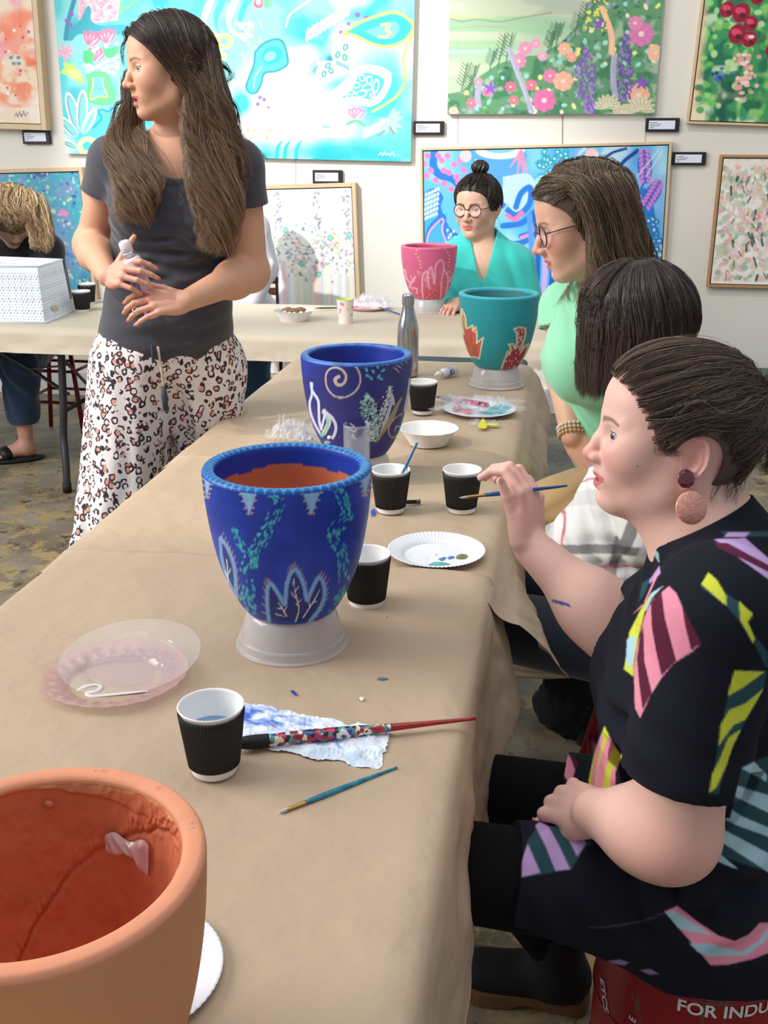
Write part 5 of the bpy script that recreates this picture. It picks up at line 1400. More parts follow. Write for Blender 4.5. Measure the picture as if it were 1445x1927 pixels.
# clear plates: pink fluted plate with paint swirl, second clear one leaning on it
cK = onz(220, 1283, TZ)
prof = smooth_path(np.array([(0.002, .002), (.56, .002), (.64, .004), (.72, .010), (.93, .016), (1.0, .018), (.995, .0165), (.92, .0145), (.73, .0085), (.65, .0025), (.56, .0006), (.002, .0006)]) * np.array([.103, 1]), 5)
rib = lambda r, z, ph: r * (1 + .02 * np.abs(np.cos(ph * 12)) * np.clip((r / .103 - .72) / .2, 0, 1))
V, F = lathe(prof, 288, (cK[0], cK[1], TZ), rib=rib)
rel = V - np.array([cK[0], cK[1], TZ]); rad = np.hypot(rel[:, 0], rel[:, 1]) / .103; ang = np.arctan2(rel[:, 1], rel[:, 0])
V[:, 2] += .0016 * np.cos(ang * 24) * np.exp(-((rad - .80) / .09) ** 2)
kp = tag(mesh_obj('plastic_plate', V, F, M_pink_clear, loc=(cK[0], cK[1], TZ)), 'pink tinted clear plastic plate holding a swirl of clear white paint', 'plate')
sw = [(145, 1300), (160, 1292), (180, 1288), (190, 1292), (182, 1300), (165, 1304), (172, 1310), (200, 1308), (240, 1304), (282, 1300)]
S = smooth_path(np.array([onz(x, y, TZ + .0035) for x, y in sw]), 6)
mesh_obj('white_paint_swirl', *tube(S, np.interp(np.linspace(0, 1, len(S)), [0, .1, .3, .5, .9, 1], [.002, .005, .003, .005, .0035, .002]), 8, flat=.35), mat('wet_white_paint', (236, 226, 226), .15, coat=1), kp)
cK2 = onz(248, 1268, TZ)
V, F = lathe(prof * np.array([1.0, .7]), 192, (cK2[0], cK2[1], TZ + .0195))
V[:, 2] += (V[:, 1] - cK2[1]) * .10 + (V[:, 0] - cK2[0]) * .02
tag(mesh_obj('plastic_plate', V, F, M_clear_plate, loc=(cK2[0], cK2[1], TZ + .0195)), 'clear colourless plastic plate resting on the pink plastic plate', 'plate')
# paper towel
quad = [onz(*p, TZ + .001) for p in ((452, 1322), (735, 1378), (716, 1449), (452, 1404))]
def towel(u, v):
 q = [np.asarray(p) for p in quad]
 U = u[..., None]; Vv = v[..., None]
 top = q[0] * (1 - U) + q[1] * U; bot = q[3] * (1 - U) + q[2] * U
 p = top * (1 - Vv) + bot * Vv
 e = np.clip(np.minimum(np.minimum(u, 1 - u), np.minimum(v, 1 - v)) * 6, 0, 1)
 edge = .006 * n2(u * 9, v * 5, 1.5, 41)
 p[..., 1] += edge * (1 - e)
 p[..., 0] += .004 * n2(u * 4, v * 9, 1.5, 45) * (1 - e)
 p[..., 2] += .001 + .0035 * (n2(u * 8, v * 5, 1.6, 42) + 1) * (.5 + .5 * e) + .002 * np.abs(n2(u * 16, v * 9, 2, 43)) - .001
 return p
tv, tf = grid(150, 90, towel)
PT = Paint(0, 0, 1, 1, .006, (226, 234, 244))
PT.wash((186, 214, 236), 3.2, .0, .8, 81, soft=.4)
PT.wash((40, 96, 206), 9, -.15, .95, 82, region=lambda X, Y: np.clip(1.3 - np.hypot((X - .12) / .26, (Y - .33) / .42), 0, 1), soft=.5)
PT.wash((70, 130, 220), 14, .1, .8, 83, region=lambda X, Y: np.clip(1.2 - np.hypot((X - .3) / .3, (Y - .3) / .3), 0, 1), soft=.3)
for _ in range(50): PT.ell(rr.uniform(.28, .5), .22 + rr.gauss(.1, .08), .004, .004, 0, (60, 80, 200))
for v_ in ([(.62, .5), (.72, .7)], [(.72, .5), (.62, .68)], [(.66, .45), (.7, .72)]): PT.line(v_, .012, (110, 176, 226), smooth=False)
uu, vv_ = np.meshgrid(np.linspace(0, 1, 150), np.linspace(0, 1, 90), indexing='ij')
tow_col = PT.sample(uu.ravel(), vv_.ravel())
tag(mesh_obj('paper_towel', tv, tf, mat('paper_towel', rough=.85, paint=True, bump=.4, bscale=160, bdist=.002), colors=tow_col, loc=quad[0]), 'white paper towel stained with blue paint under the red brush', 'paper towel')
# stray paint marks on the brown paper
for lb, pts, c in (('small royal blue paint mark on the brown paper above the towel', [(546, 1300), (552, 1299), (559, 1307), (555, 1308)], (40, 70, 170)), ('small grey blue paint mark right of the upturned bowl', [(708, 1277), (718, 1274), (731, 1277), (718, 1279)], (90, 120, 170)), ('tiny white paint fleck on the brown paper above the towel', [(675, 1313), (680, 1311), (685, 1314), (680, 1319)], (236, 232, 224)), ('small dark paint smudge right of the half hidden cup', [(720, 1162), (728, 1160), (736, 1162), (728, 1164)], (90, 92, 110)), ('small blue paint blot left of the cup with the brush', [(697, 962), (704, 957), (707, 966), (700, 971)], (50, 90, 190))):
 c0 = onz(*pts[0], TZ)
 S = smooth_path(np.array(list(pts) + [pts[0]], float), 5)[:-1]
 w = np.array([onz(x, y, TZ + .0012) for x, y in S]); n = len(w)
 V = np.vstack([w.mean(0) + [0, 0, .0008], w]); F = [(0, 1 + (i + 1) % n, 1 + i)[::-1] for i in range(n)]
 tag(mesh_obj('paint_mark', V, F, mat('dry_paint', c, .5), loc=c0), lb, 'paint mark')
# clear champagne tumbler behind the blue pot, glass behind the teal pot
def tumbler(label, cen, R, r0, H, mt=M_clear):
 prof = smooth_path(np.array([(0.002, .004), (r0 * .8, .004), (r0 * .97, .010), (R * .98, H * .5), (R, H - .001), (R - .0012, H), (R - .002, H - .001), (R - .002, H * .5), (r0 * .9, .013), (r0 * .6, .009), (.002, .008)]), 5)
 prof = np.vstack([[.002, .0002], [r0 * .9, .0002], prof[2:]])
 return tag(mesh_obj('plastic_tumbler', *lathe(prof, 48, (cen[0], cen[1], TZ)), mt, loc=(cen[0], cen[1], TZ)), label, 'glass')
M_glassy = mat('clear_tumbler', (236, 240, 246), 0.03, alpha=0.11, spec=1.0, coat=1.0)
tumbler('tall clear plastic tumbler in front of the navy pot', onz(672, 930, TZ), .030, .027, .158, M_glassy)
tumbler('clear stemless glass behind the teal pot', onz(893, 640, TZ), .033, .026, .13, M_glassy)
# steel bottle
cS = onz(767, 706, TZ)
t = empty('drink_bottle', (cS[0], cS[1], TZ), 'brushed stainless steel drink bottle behind the navy pot', 'bottle')
prof = smooth_path(np.array([(.002, .0), (.030, .0), (.0345, .003), (.0355, .012), (.0358, .10), (.0355, .150), (.031, .178), (.0235, .205), (.0195, .225), (.0185, .236), (.0185, .240)]), 6)
mesh_obj('bottle_body', *lathe(prof, 64, (cS[0], cS[1], TZ)), M_steel, t)
prof = smooth_path(np.array([(.0190, .236), (.0205, .238), (.0205, .262), (.0185, .268), (.0150, .271), (.002, .272)]), 5)
mesh_obj('cap', *lathe(prof, 64, (cS[0], cS[1], TZ)), M_steel, t)
# white glue bottle lying down
a = onz(818, 706, TZ + .014); b = onz(858, 696, TZ + .015); d = nrm(b - a)
t = empty('glue_bottle', (a + b) / 2, 'small white glue bottle lying on its side left of the teal pot', 'bottle')
Mw = mat('white_hdpe', (236, 238, 242), .35)
L = np.linalg.norm(b - a)
tt = [0.30, .34, .40, .97, 1.0]; rs = [.008, .0125, .0145, .0145, .012]
mesh_obj('bottle_body', *tube([a + d * L * q for q in tt], rs, 20), Mw, t)
mesh_obj('nozzle', *tube([a + d * L * q for q in (0, .04, .12, .14, .31)], [.003, .004, .006, .009, .0095], 16), Mw, t)
mesh_obj('label_band', *tube([a + d * L * q for q in (.55, .78)], .0149, 20, caps=False), mat('glue_label', (206, 212, 232), .4, c2=(70, 80, 140), nscale=90), t)
# patterned kids' cup
cU = onz(650, 609, TZ)
t = empty('paper_cup', (cU[0], cU[1], TZ), 'pale pink patterned paper cup with lime inside on the back table', 'cup')
R0, R1, HH = .029, .037, .105
V, F = lathe([(R0, .0005), (R0 + .001, .002), (R1, HH - .002), (R1 + .001, HH), (R1 - .001, HH - .001)], 200, (cU[0], cU[1], TZ))
prof = np.array([(R0 + (R1 - R0) * q, .001 + q * (HH - .001)) for q in np.linspace(0, 1, 60)])
V, F = lathe(prof, 200, (cU[0], cU[1], TZ))
rel = V - np.array([cU[0], cU[1], TZ]); ang = np.arctan2(rel[:, 1], rel[:, 0]); col = np.ones((len(V), 3)) * lin((240, 226, 218))
for k in range(34):
 a0 = rr.uniform(-3.14, 3.14); z0 = rr.uniform(.01, .095); c = rr.choice([(120, 196, 190), (232, 150, 160), (240, 190, 150), (150, 190, 220), (230, 120, 130)])
 d_ = np.hypot((ang - a0) * .033, rel[:, 2] - z0); m = (d_ < rr.uniform(.003, .007)); col[m] = lin(c)
mesh_obj('cup_wall', V, F, M_paint_vc, t, colors=col)
mesh_obj('cup_lining', *lathe([(R1 + .0012, HH - .001), (R1, HH + .0006), (R1 - .0016, HH - .002), (R0 - .001, .004), (.002, .004)], 64, (cU[0], cU[1], TZ)), mat('lime_lining', (214, 226, 110), .5), t)
# white woven plastic basket
def basket():
 zt = TZ + .215
 b = [onz(-150, 603, TZ), onz(84, 610, TZ), onz(137, 588, TZ), onz(-120, 570, TZ)]
 t_ = [onz(-135, 502, zt), onz(70, 502, zt), onz(117, 489, zt), onz(-110, 480, zt)]
 # right end is nearly square to the front
 cen = sum(b) / 4
 t = empty('storage_basket', (cen[0], cen[1], TZ), 'white woven-look plastic storage basket on the back table at left', 'basket')
 mt = mat('white_plastic_weave', (216, 220, 228), .45, paint=True)
 mtr = mat('white_plastic_rim', (222, 225, 232), .45)
 nt = mt.node_tree; N = nt.nodes; bs = N['Principled BSDF']
 for i, nm in ((0, 'front'), (1, 'side'), (2, 'back'), (3, 'side')):
  p = [b[i], b[(i + 1) % 4], t_[(i + 1) % 4], t_[i]]
  Ls = np.linalg.norm(p[1] - p[0]); nu = int(Ls / .0034); nv = 66
  out = nrm(np.cross(p[1] - p[0], p[3] - p[0]))
  def fn(u, v):
   U = u[..., None]; V = v[..., None]
   q = (p[0] * (1 - U) + p[1] * U) * (1 - V) + (p[3] * (1 - U) + p[2] * U) * V
   x = u * Ls / .018; y = v * .23 / .011
   inner = (v > .06) & (v < .92)
   cell = np.cos((x + .5 * np.floor(y)) * 2 * np.pi)
   hgt = .0006 * cell * np.abs(np.sin(y * np.pi)) * inner
   return q + out * hgt[..., None]
  v, f = grid(nu, nv, fn)
  uu_, vv2 = np.meshgrid(np.linspace(0, 1, nu), np.linspace(0, 1, nv), indexing='ij'); uu_ = uu_.ravel(); vv2 = vv2.ravel()
  x_ = uu_ * Ls / .0155; y_ = vv2 * .23 / .0115
  hole_shade = (np.cos((x_ + .5 * np.floor(y_)) * 2 * np.pi) > .5) & (np.abs(np.mod(y_, 1) - .5) < .26) & (vv2 > .07) & (vv2 < .9)
  cb = np.ones((len(v), 3)) * lin((222, 225, 232)); cb[hole_shade] = lin((136, 140, 154))  # weave is not pierced; the darkness of its openings is painted as grey dots
  v = np.vstack([v, v - out * .003]); f = np.vstack([f, f[:, ::-1] + len(cb)])
  mesh_obj('basket_' + nm, v, f, mt, t, colors=np.vstack([cb, cb]))
 for P4, r, nm in ((t_, .005, 'rim'), (b, .006, 'foot_rim')):
  q = np.array(P4 + [P4[0]]) + np.array([0, 0, .004 if P4 is b else 0]);
  mesh_obj(nm, *join(*[tube([q[i], q[i + 1]], r, 8) for i in range(4)]), mtr, t)
 # handle slot
 p = [b[1], b[2], t_[2], t_[1]]
 c = (p[0] * .62 + p[1] * .38) * .80 + (p[3] * .62 + p[2] * .38) * .20
 ex = nrm(p[1] - p[0]); ez = nrm(p[3] - p[0]); out = nrm(np.cross(ex, ez))
 M = np.stack([ex, out, nrm(np.cross(ex, out)) * -1], 1)
 mesh_obj('handle_slot', *box(c + out * .004, (.06, .006, .022), bev=.006, M=M), mat('brass_label_plate', (190, 180, 140), .5), t, smooth=False)
basket()
# PEOPLE: builders
def basis(fwd, up=(0, 0, 1)):
 """columns: forward, left, up"""
 f = nrm(fwd); l = nrm(np.cross(up, f)); u = np.cross(f, l)
 return np.stack([f, l, u], 1)
def head_basis(yaw, pitch=0.0, roll=0.0):
 """yaw: heading angle of the face in the room plan, pitch>0 looks down"""
 R = rotm((0, 0, 1), yaw) @ rotm((0, 1, 0), pitch) @ rotm((1, 0, 0), roll)
 return R
class Head:
 def __init__(s, o, R, sc=1.0, nose=1.0, jaw=1.0, open_=0.0, eye_h=1.0, cheek=1.0, chin=1.0, lid=(0.40, -0.30), mw=1.2):
  s.o = np.asarray(o, float); s.R = R; s.sc = sc; s.nose = nose; s.jaw = jaw; s.open = open_; s.cheek = cheek; s.mw = mw; s.chin = chin; s.lid = lid
 def w(s, p):
  return s.o + (np.asarray(p, float) * s.sc) @ s.R.T
 def loc(s, P):
  return (P - s.o) @ s.R / s.sc
 def add(s, B, ears=True):
  W_, R, q = s.w, s.R, s.sc
  E = lambda c, r, k, M=None, sub=False: B.ell(W_(c), np.array(r) * q, R if M is None else R @ M, k * q, sub)
  C = lambda a, b, ra, rb, k, sub=False: B.cone(W_(a), W_(b), ra * q, rb * q, k * q, sub)
  E((-.018, 0, .030), (.094, .074, .084), .0)
  E((-.030, 0, .018), (.082, .075, .078), .02)
  E((.029, 0, .040), (.0605, .063, .060), .03)             # forehead
  E((.026, 0, -.032), (.058, .058, .074), .035)            # face
  for y in (-1, 1):
   C((-.018, .050 * y, -.030), (.002, .043 * y * s.jaw, -.066), .018, .018, .035)
   C((.002, .043 * y * s.jaw, -.066), (.056, .014 * y, -.097), .018, .016, .03)
   E((.054, .036 * y, -.026), (.025 * s.cheek, .024 * s.cheek, .026), .036)   # cheek
   E((.044, .048 * y, -.004), (.018, .012, .012), .02)
   C((.079, .010 * y, .019), (.064, .043 * y, .020), .0075, .007, .014)       # brow bone
  E((.066, 0, -.098 * s.chin), (.018, .020, .015), .022)      # chin
  E((.068, 0, -.064), (.021, .029, .022), .02)                # muzzle
  # eye sockets
  for y in (-1, 1):
   E((.0895, .034 * y, -.002), (.0145, .0165, .0110), .011, sub=True)
  # nose
  n = s.nose
  C((.080, 0, .012), (.092 + .006 * n, 0, -.014), .0058, .0062, .013)
  C((.092 + .006 * n, 0, -.014), (.100 + .010 * n, 0, -.034), .0066, .0088, .008)
  E((.100 + .010 * n, 0, -.0355), (.0092, .0100, .0086), .006)
  for y in (-1, 1):
   E((.093 + .004 * n, .0125 * y, -.0385), (.0105, .0062, .0075), .006)
  C((.094, 0, -.044), (.088, 0, -.055), .0045, .005, .010)
  # lips
  o = s.open * .010
  C((.0885, 0, -.0620), (.0790, .0175 * s.mw, -.0665), .0052, .0030, .004); C((.0885, 0, -.0620), (.0790, -.0175 * s.mw, -.0665), .0052, .0030, .004)
  C((.0900, .004, -.0605), (.0900, -.004, -.0605), .0042, .0042, .003)
  C((.0855, .005, -.0735 - o), (.0780, .0165 * s.mw, -.0685 - o * .4), .0056, .0030, .005); C((.0855, -.005, -.0735 - o), (.0780, -.0165 * s.mw, -.0685 - o * .4), .0056, .0030, .005)
  C((.0860, .006, -.0735 - o), (.0860, -.006, -.0735 - o), .0056, .0056, .004)
  E((.0905, 0, -.0845 - o), (.007, .014, .0040), .007, sub=True)
  if s.open > 0:
   E((.086, 0, -.0675 - o * .5), (.012, .0145, .0012 + .0042 * s.open), .0015, sub=True)
  else:
   C((.0915, .006, -.0675), (.0800, .019, -.0677), .0008, .0006, .002, sub=True); C((.0915, -.006, -.0675), (.0800, -.019, -.0677), .0008, .0006, .002, sub=True)
   C((.0925, .006, -.0674), (.0925, -.006, -.0674), .0008, .0008, .002, sub=True)
  # lids: shells of a ball with a wedge opening
  for y in (-1, 1):
   c = np.array([.0705, .0315 * y, -.0005])
   lu, ll = s.lid
   def lid(P, c=c, y=y, lu=lu, ll=ll):
    L = s.loc(P) - c
    L = L @ rotm((0, 0, 1), .22 * y)     # eyes splay slightly outwards
    d = np.linalg.norm(L, axis=1) - .0134
    # halfspaces through the y axis
    nu_ = np.array([-math.sin(lu), 0, math.cos(lu)]); nl = np.array([math.sin(ll), 0, -math.cos(ll)])
    du = L @ nu_; dl = L @ nl
    opening = np.minimum(-du, -dl)      # >0 inside the wedge
    opening = np.where(L[:, 0] > 0, opening, -1)
    return np.maximum(d, opening * 1.0) * s.sc
   B.fn(lid, W_(c), .0135 * q, .0030 * q)
  if ears:
   for y in (-1, 1):
    M = rotm((0, 0, 1), -.35 * y) @ rotm((0, 1, 0), -.18)
    base = np.array([-.019, .0725 * y, -.012])
    def ear(P, M=M, base=base, y=y):
     L = (s.loc(P) - base) @ M
     # outline in x (back negative) and z; thin in y
     X = -L[:, 0] - .006; Z = L[:, 2] + .002; Yv = L[:, 1] * y
     ex = X / (.0185 - .005 * np.clip(-Z / .03, 0, 1)); ez = Z / .034
     rr_ = np.sqrt(ex * ex + ez * ez) + 1e-6
     dish = .004 - .007 * np.clip(rr_, 0, 1.0) ** 4          # bowl: rim stands out
     helix = np.exp(-((rr_ - .88) / .10) ** 2) * .0035 * (Z > -.020)
     anti = np.exp(-((np.hypot((X + .001) / .009, (Z + .001) / .016) - 1) / .28) ** 2) * .0022
     conch = -.0042 * np.exp(-(((X + .004) / .006) ** 2 + ((Z + .004) / .008) ** 2))
     mid = .0030 + .0045 * np.clip(X / .02, -1, 1) + helix + anti + conch
     th = .0028
     d1 = (rr_ - 1) * .016
     d2 = np.abs(Yv - mid) - th
     d = np.maximum(d1, d2)
     k = .003
     h = np.clip(.5 - .5 * (d1 - d2) / k, 0, 1)
     return (d2 * h + d1 * (1 - h) + k * h * (1 - h)) * s.sc * .8
    B.fn(ear, W_(base + np.array([-.008, .004 * y, 0])), .042 * q, .004 * q)
    E((-.016, .0735 * y, -.015), (.004, .003, .006), .004)   # tragus
  return s
 def eyes(s, parent, iris=(110, 120, 120), look=(0, 0)):
  for y in (-1, 1):
   c = np.array([.0705, .0315 * y, -.0005])
   d = rotm((0, 0, 1), look[0]) @ rotm((0, 1, 0), look[1]) @ np.array([1.0, 0, 0])
   a, b, d = frame_of(d)
   M = np.stack([a, b, d], 1)
   v, f = sphere((0, 0, 0), .0124, 40, 40)
   # bulge cornea
   cs = v[:, 2] / .0124
   col = np.ones((len(v), 3)) * lin((214, 206, 202))
   r = np.arccos(np.clip(cs, -1, 1)) * .0124
   col[r < .0062] = lin(iris) * .55; col[r < .0056] = lin(iris); col[r < .0026] = lin((12, 10, 10))
   P = s.w(c + v @ M.T)
   mesh_obj('eye', P, f, M_eye, parent, colors=col)
 def paint(s, V, skin, lip=(178, 92, 88), blush=(206, 120, 104), brow=None, amt=.5):
  """skin colours by place on the head"""
  L = s.loc(V)
  col = np.ones((len(V), 3)) * lin(skin)
  x, y, z = L.T
  near = (np.abs(x) < .16) & (np.abs(z) < .16) & (np.abs(y) < .12)
  def mixm(m, c):
   m = (np.clip(m, 0, 1) * near)[:, None]
   col[:] = col * (1 - m) + lin(c) * m
  for sg in (-1, 1):
   mixm(amt * .8 * np.exp(-((x - .062) / .03) ** 2 - ((y - sg * .042) / .02) ** 2 - ((z + .028) / .02) ** 2), blush)
   mixm(amt * .6 * np.exp(-(((x + .02) / .03) ** 2 + ((y - sg * .08) / .012) ** 2 + ((z + .0) / .04) ** 2)), blush)
  mixm(amt * .8 * np.exp(-((x - .11) / .016) ** 2 - (y / .014) ** 2 - ((z + .036) / .014) ** 2), blush)
  o = s.open * .010
  zc = -.0615 - 0.18 * np.abs(y)
  up = np.exp(-np.maximum(0, (np.abs(z + .0635 + .10 * np.abs(y)) - .0032)) / .0008) * np.clip((.0205 * s.mw - np.abs(y)) / .003, 0, 1) * (x > .072)
  lo = np.exp(-np.maximum(0, (np.abs(z + .0728 + o * (1 - (y / .02) ** 2) - .16 * np.abs(y)) - .0046 * np.sqrt(np.clip(1 - (y / (.021 * s.mw)) ** 2, .05, 1)))) / .0008) * np.clip((.0190 * s.mw - np.abs(y)) / .004, 0, 1) * (x > .072)
  mixm(np.maximum(up, lo) * .85, lip)
  inn = (np.abs(y) < .014) & (np.abs(z + .0675 + o * .5) < .002 + .003 * s.open) & (x < .0835) & (x > .06)
  if s.open > 0: mixm(inn * .9, (90, 34, 34))
  n_ = s.nose
  for sg in (-1, 1): mixm(.75 * (np.linalg.norm((L - np.array([.0975 + .005 * n_, .0068 * sg, -.0445])) / np.array([.0055, .0030, .0030]), axis=1) < 1), (96, 44, 38))  # nostrils are not hollow; their inner shade is painted as dark spots
  if brow is not None:
   for sg in (-1, 1):
    yy = y * sg
    bz = .0175 + .0045 * np.sin(np.clip((yy - .012) / .034, 0, 1) * 2.3) - .003 * np.clip((yy - .036) / .012, 0, 1)
    m = np.clip(1.5 - np.abs(z - bz) / (.0040 - .0020 * np.clip((yy - .012) / .036, 0, 1)), 0, 1) * (yy > .011) * (yy < .049) * (x > .04)
    mixm(m * .75, brow)
    c = np.array([.0705, .0315 * sg, -.0005])
    Lc = (L - c) @ rotm((0, 0, 1), .22 * sg)
    d = np.linalg.norm(Lc, axis=1)
    lu = s.lid[0]
    du = Lc @ np.array([-math.sin(lu), 0, math.cos(lu)])
    mixm((np.abs(du) < .0015) * (d < .0150) * (Lc[:, 0] > .002) * .9, (50, 34, 30))
  return col
M_eye = mat('eye_surface', rough=.12, paint=True, coat=.8)
M_skin = mat('skin', rough=.52, paint=True, sss=.12, bump=.12, bscale=420, bdist=.0006)
M_hair = mat('hair_strands', rough=.42, paint=True, spec=.55)
def mark(V, col, c, r, color, amt=1.0, soft=.3):
 d = np.linalg.norm(V - np.asarray(c), axis=1) / r
 m = (np.clip((1 - d) / soft, 0, 1) * amt)[:, None]
 col[:] = col * (1 - m) + lin(color) * m
# hands
def hand(B, wrist, M, side, curls, sc=1.0, spread=(0.10, 0.02, -0.05, -0.13), thumb=((.55, .75, .0), .3), k=.006, twist=None):
 """M columns: finger direction, across (towards the thumb), palm normal out of the back.
 curls: 4 tuples of 3 joint bends (index..little). Returns tips (pos, dir, up) for nails"""
 w = np.asarray(wrist, float)
 X, Yt, Z = M[:, 0], M[:, 1], M[:, 2]
 tips = []
 P = lambda a, b, c: w + (X * a + Yt * b + Z * c) * sc
 # palm
 B.ell(P(.046, 0, -.003), np.array([.050, .037, .0135]) * sc, M, .012 * sc)
 B.ell(P(.030, .018, -.010), np.array([.030, .016, .013]) * sc, M, .010 * sc)
 B.ell(P(.030, -.022, -.008), np.array([.032, .014, .012]) * sc, M, .010 * sc)
 base = [(.086, .030), (.090, .0095), (.086, -.011), (.077, -.030)]
 lens = [(.041, .025, .021), (.045, .028, .022), (.042, .026, .021), (.033, .020, .019)]
 rad = [(.0092, .0080, .0072, .0060), (.0095, .0083, .0074, .0062), (.0090, .0078, .0070, .0058), (.0080, .0068, .0061, .0052)]
 for i in range(4):
  p = P(base[i][0], base[i][1], -.002)
  B.cone(P(.030, base[i][1] * .7, -.004), p, .011 * sc, rad[i][0] * 1.08 * sc, k * sc)
  a = spread[i]
  d = nrm(X * math.cos(a) + Yt * math.sin(a)); ax = nrm(np.cross(Z, d)); up = Z
  ang = 0
  r = rad[i]
  for j in range(3):
   ang = curls[i][j]
   Rm = rotm(ax, ang); d = Rm @ d; up = Rm @ up
   q = p + d * lens[i][j] * sc
   B.cone(p, q, r[j] * sc, r[j + 1] * sc, .0022 * sc if j else .004 * sc)
   if j == 2: tips.append((q, d, up, r[3] * sc))
   p = q
 (ta, tb, tc), _ = thumb
 p = P(.014, .024, -.010)
 d = nrm(X * math.cos(ta) * 1 + Yt * math.sin(ta) - Z * tb * .5)
 q = p + d * .040 * sc
 B.cone(p, q, .0135 * sc, .0105 * sc, .010 * sc)
 ax = nrm(np.cross(d, -Z * 1.0 + X * .2)); up = nrm(np.cross(d, ax)) * -1
 for L_, r0, r1, bend in ((.032, .0102, .0088, tc), (.027, .0088, .0068, tc * .8)):
  d = nrm(rotm(nrm(np.cross(d, X)), bend) @ d) if abs(np.dot(d, X)) < .999 else d
  q2 = q + d * L_ * sc
  B.cone(q, q2, r0 * sc, r1 * sc, .003 * sc)
  q = q2
 up = nrm(Yt * .6 + Z * .5); up = nrm(up - d * (up @ d))
 tips.append((q, d, up, .0068 * sc))
 return tips
def nails(tips, parent, mt):
 for q, d, up, r in tips:
  side = np.cross(up, d)
  M = np.stack([d, side, up], 1)
  v, f = sphere((0, 0, 0), 1, 14, 8)
  v = v * np.array([r * .95, r * .68, r * .16])
  mesh_obj('fingernail', (q + up * r * .86 + d * r * .35) + v @ M.T, f, mt, parent)
# hair
def march(roots, dirs, n, step, field, coll, clear):
 """march guides: roots Nx3, initial dirs, field(p,t,d)->desired dir, pushed out of coll sdf"""
 P = [roots.copy()]; p = roots.copy(); d = dirs.copy()
 step = np.full(len(p), step) if np.isscalar(step) else step
 for i in range(n):
  t = (i + 1) / n
  w = field(p, t, d)
  d = d * .55 + w * .45
  d /= np.linalg.norm(d, axis=1)[:, None] + 1e-9
  p = p + d * step[:, None]
  if coll is not None:
   s0 = coll(p)
   e = 1e-3
   g = np.stack([coll(p + np.eye(3)[a] * e) - s0 for a in range(3)], 1) / e
   g /= np.linalg.norm(g, axis=1)[:, None] + 1e-9
   push = np.clip(clear(t) - s0, 0, .03)
   p = p + g * push[:, None]
   d = d + g * (push / step)[:, None] * .6
   d /= np.linalg.norm(d, axis=1)[:, None] + 1e-9
  P.append(p.copy())
 return np.stack(P, 1)
def strands(name, guides, parent, per=10, spread=.006, rad=.0007, colors=None, seed=0, tip=.35, frizz=.002, loosen=0.0, mt=None, nside=3, wave=None, cols=None, lens=(0.8, 1.0)):
 r = np.random.RandomState(seed)
 G, n, _ = guides.shape
 t = np.linspace(0, 1, n)
 Vs, Cs = [], []
 T = np.gradient(guides, axis=1); T /= np.linalg.norm(T, axis=2, keepdims=True) + 1e-9
 ref = np.array([.3, .2, 1.0]); A = np.cross(T, ref); A /= np.linalg.norm(A, axis=2, keepdims=True) + 1e-9; Bv = np.cross(T, A)
 for k in range(per):
  th = r.rand(G) * 6.283; rr_ = np.sqrt(r.rand(G)) * spread
  prof = (.55 + .75 * np.sin(np.pi * np.clip(t * 1.05, 0, 1)) ** .8) * (1 - (1 - tip) * t ** 3) + loosen * t
  ox = (np.cos(th) * rr_)[:, None] * prof; oy = (np.sin(th) * rr_)[:, None] * prof
  ph = r.rand(G) * 6.28
  fz = frizz * t[None] * np.sin(t[None] * (9 + 6 * r.rand(G)[:, None]) + ph[:, None])
  P = guides + A * (ox + fz)[..., None] + Bv * (oy + fz * .6)[..., None]
  # vary length
  L = r.uniform(lens[0], lens[1], G)
  tt = t[None] * L[:, None] * (n - 1); i0 = np.minimum(tt.astype(int), n - 2); f = (tt - i0)[..., None]
  gi = np.arange(G)[:, None]
  P = P[gi, i0] * (1 - f) + P[gi, i0 + 1] * f
  a = A[gi, i0]; b = Bv[gi, i0]
  rw = rad * (1 - .75 * t ** 2) * np.ones((G, 1))
  ring = []
  for s_ in range(nside):
   an = 2 * math.pi * s_ / nside
   ring.append(P + (a * math.cos(an) + b * math.sin(an)) * rw[..., None])
  Vs.append(np.stack(ring, 2))   # G,n,nside,3
  c = cols(gi[:, 0], k, r, t) if cols is not None else None
  Cs.append(np.repeat(c[:, :, None, :], nside, 2))
 V = np.concatenate(Vs); C = np.concatenate(Cs)
 S = V.shape[0]
 base = (np.arange(S)[:, None, None] * n + np.arange(n - 1)[None, :, None]) * nside
 k0 = np.arange(nside)[None, None]; k1 = (k0 + 1) % nside
 F = np.stack([base + k0, base + k1, base + nside + k1, base + nside + k0], -1).reshape(-1, 4)
 return mesh_obj(name, V.reshape(-1, 3), F, mt or M_hair, parent, colors=np.clip(C.reshape(-1, 3), 0, 1))
def hair_cols(pal, tipcol=None, tipstart=.4, var=.15, wts=None):
 pal = np.array([lin(c) for c in pal])
 def f(gi, k, r, t):
  n = len(gi)
  c = pal[r.choice(len(pal), n, p=wts)]
  c = c * (1 + var * (r.rand(n, 1) - .5) * 2)
  c = np.repeat(c[:, None, :], len(t), 1)
  if tipcol is not None:
   m = np.clip((t - tipstart) / (1 - tipstart), 0, 1)[None, :, None] * r.uniform(.2, 1, (n, 1, 1))
   c = c * (1 - m) + lin(tipcol) * m
  return c
 return f
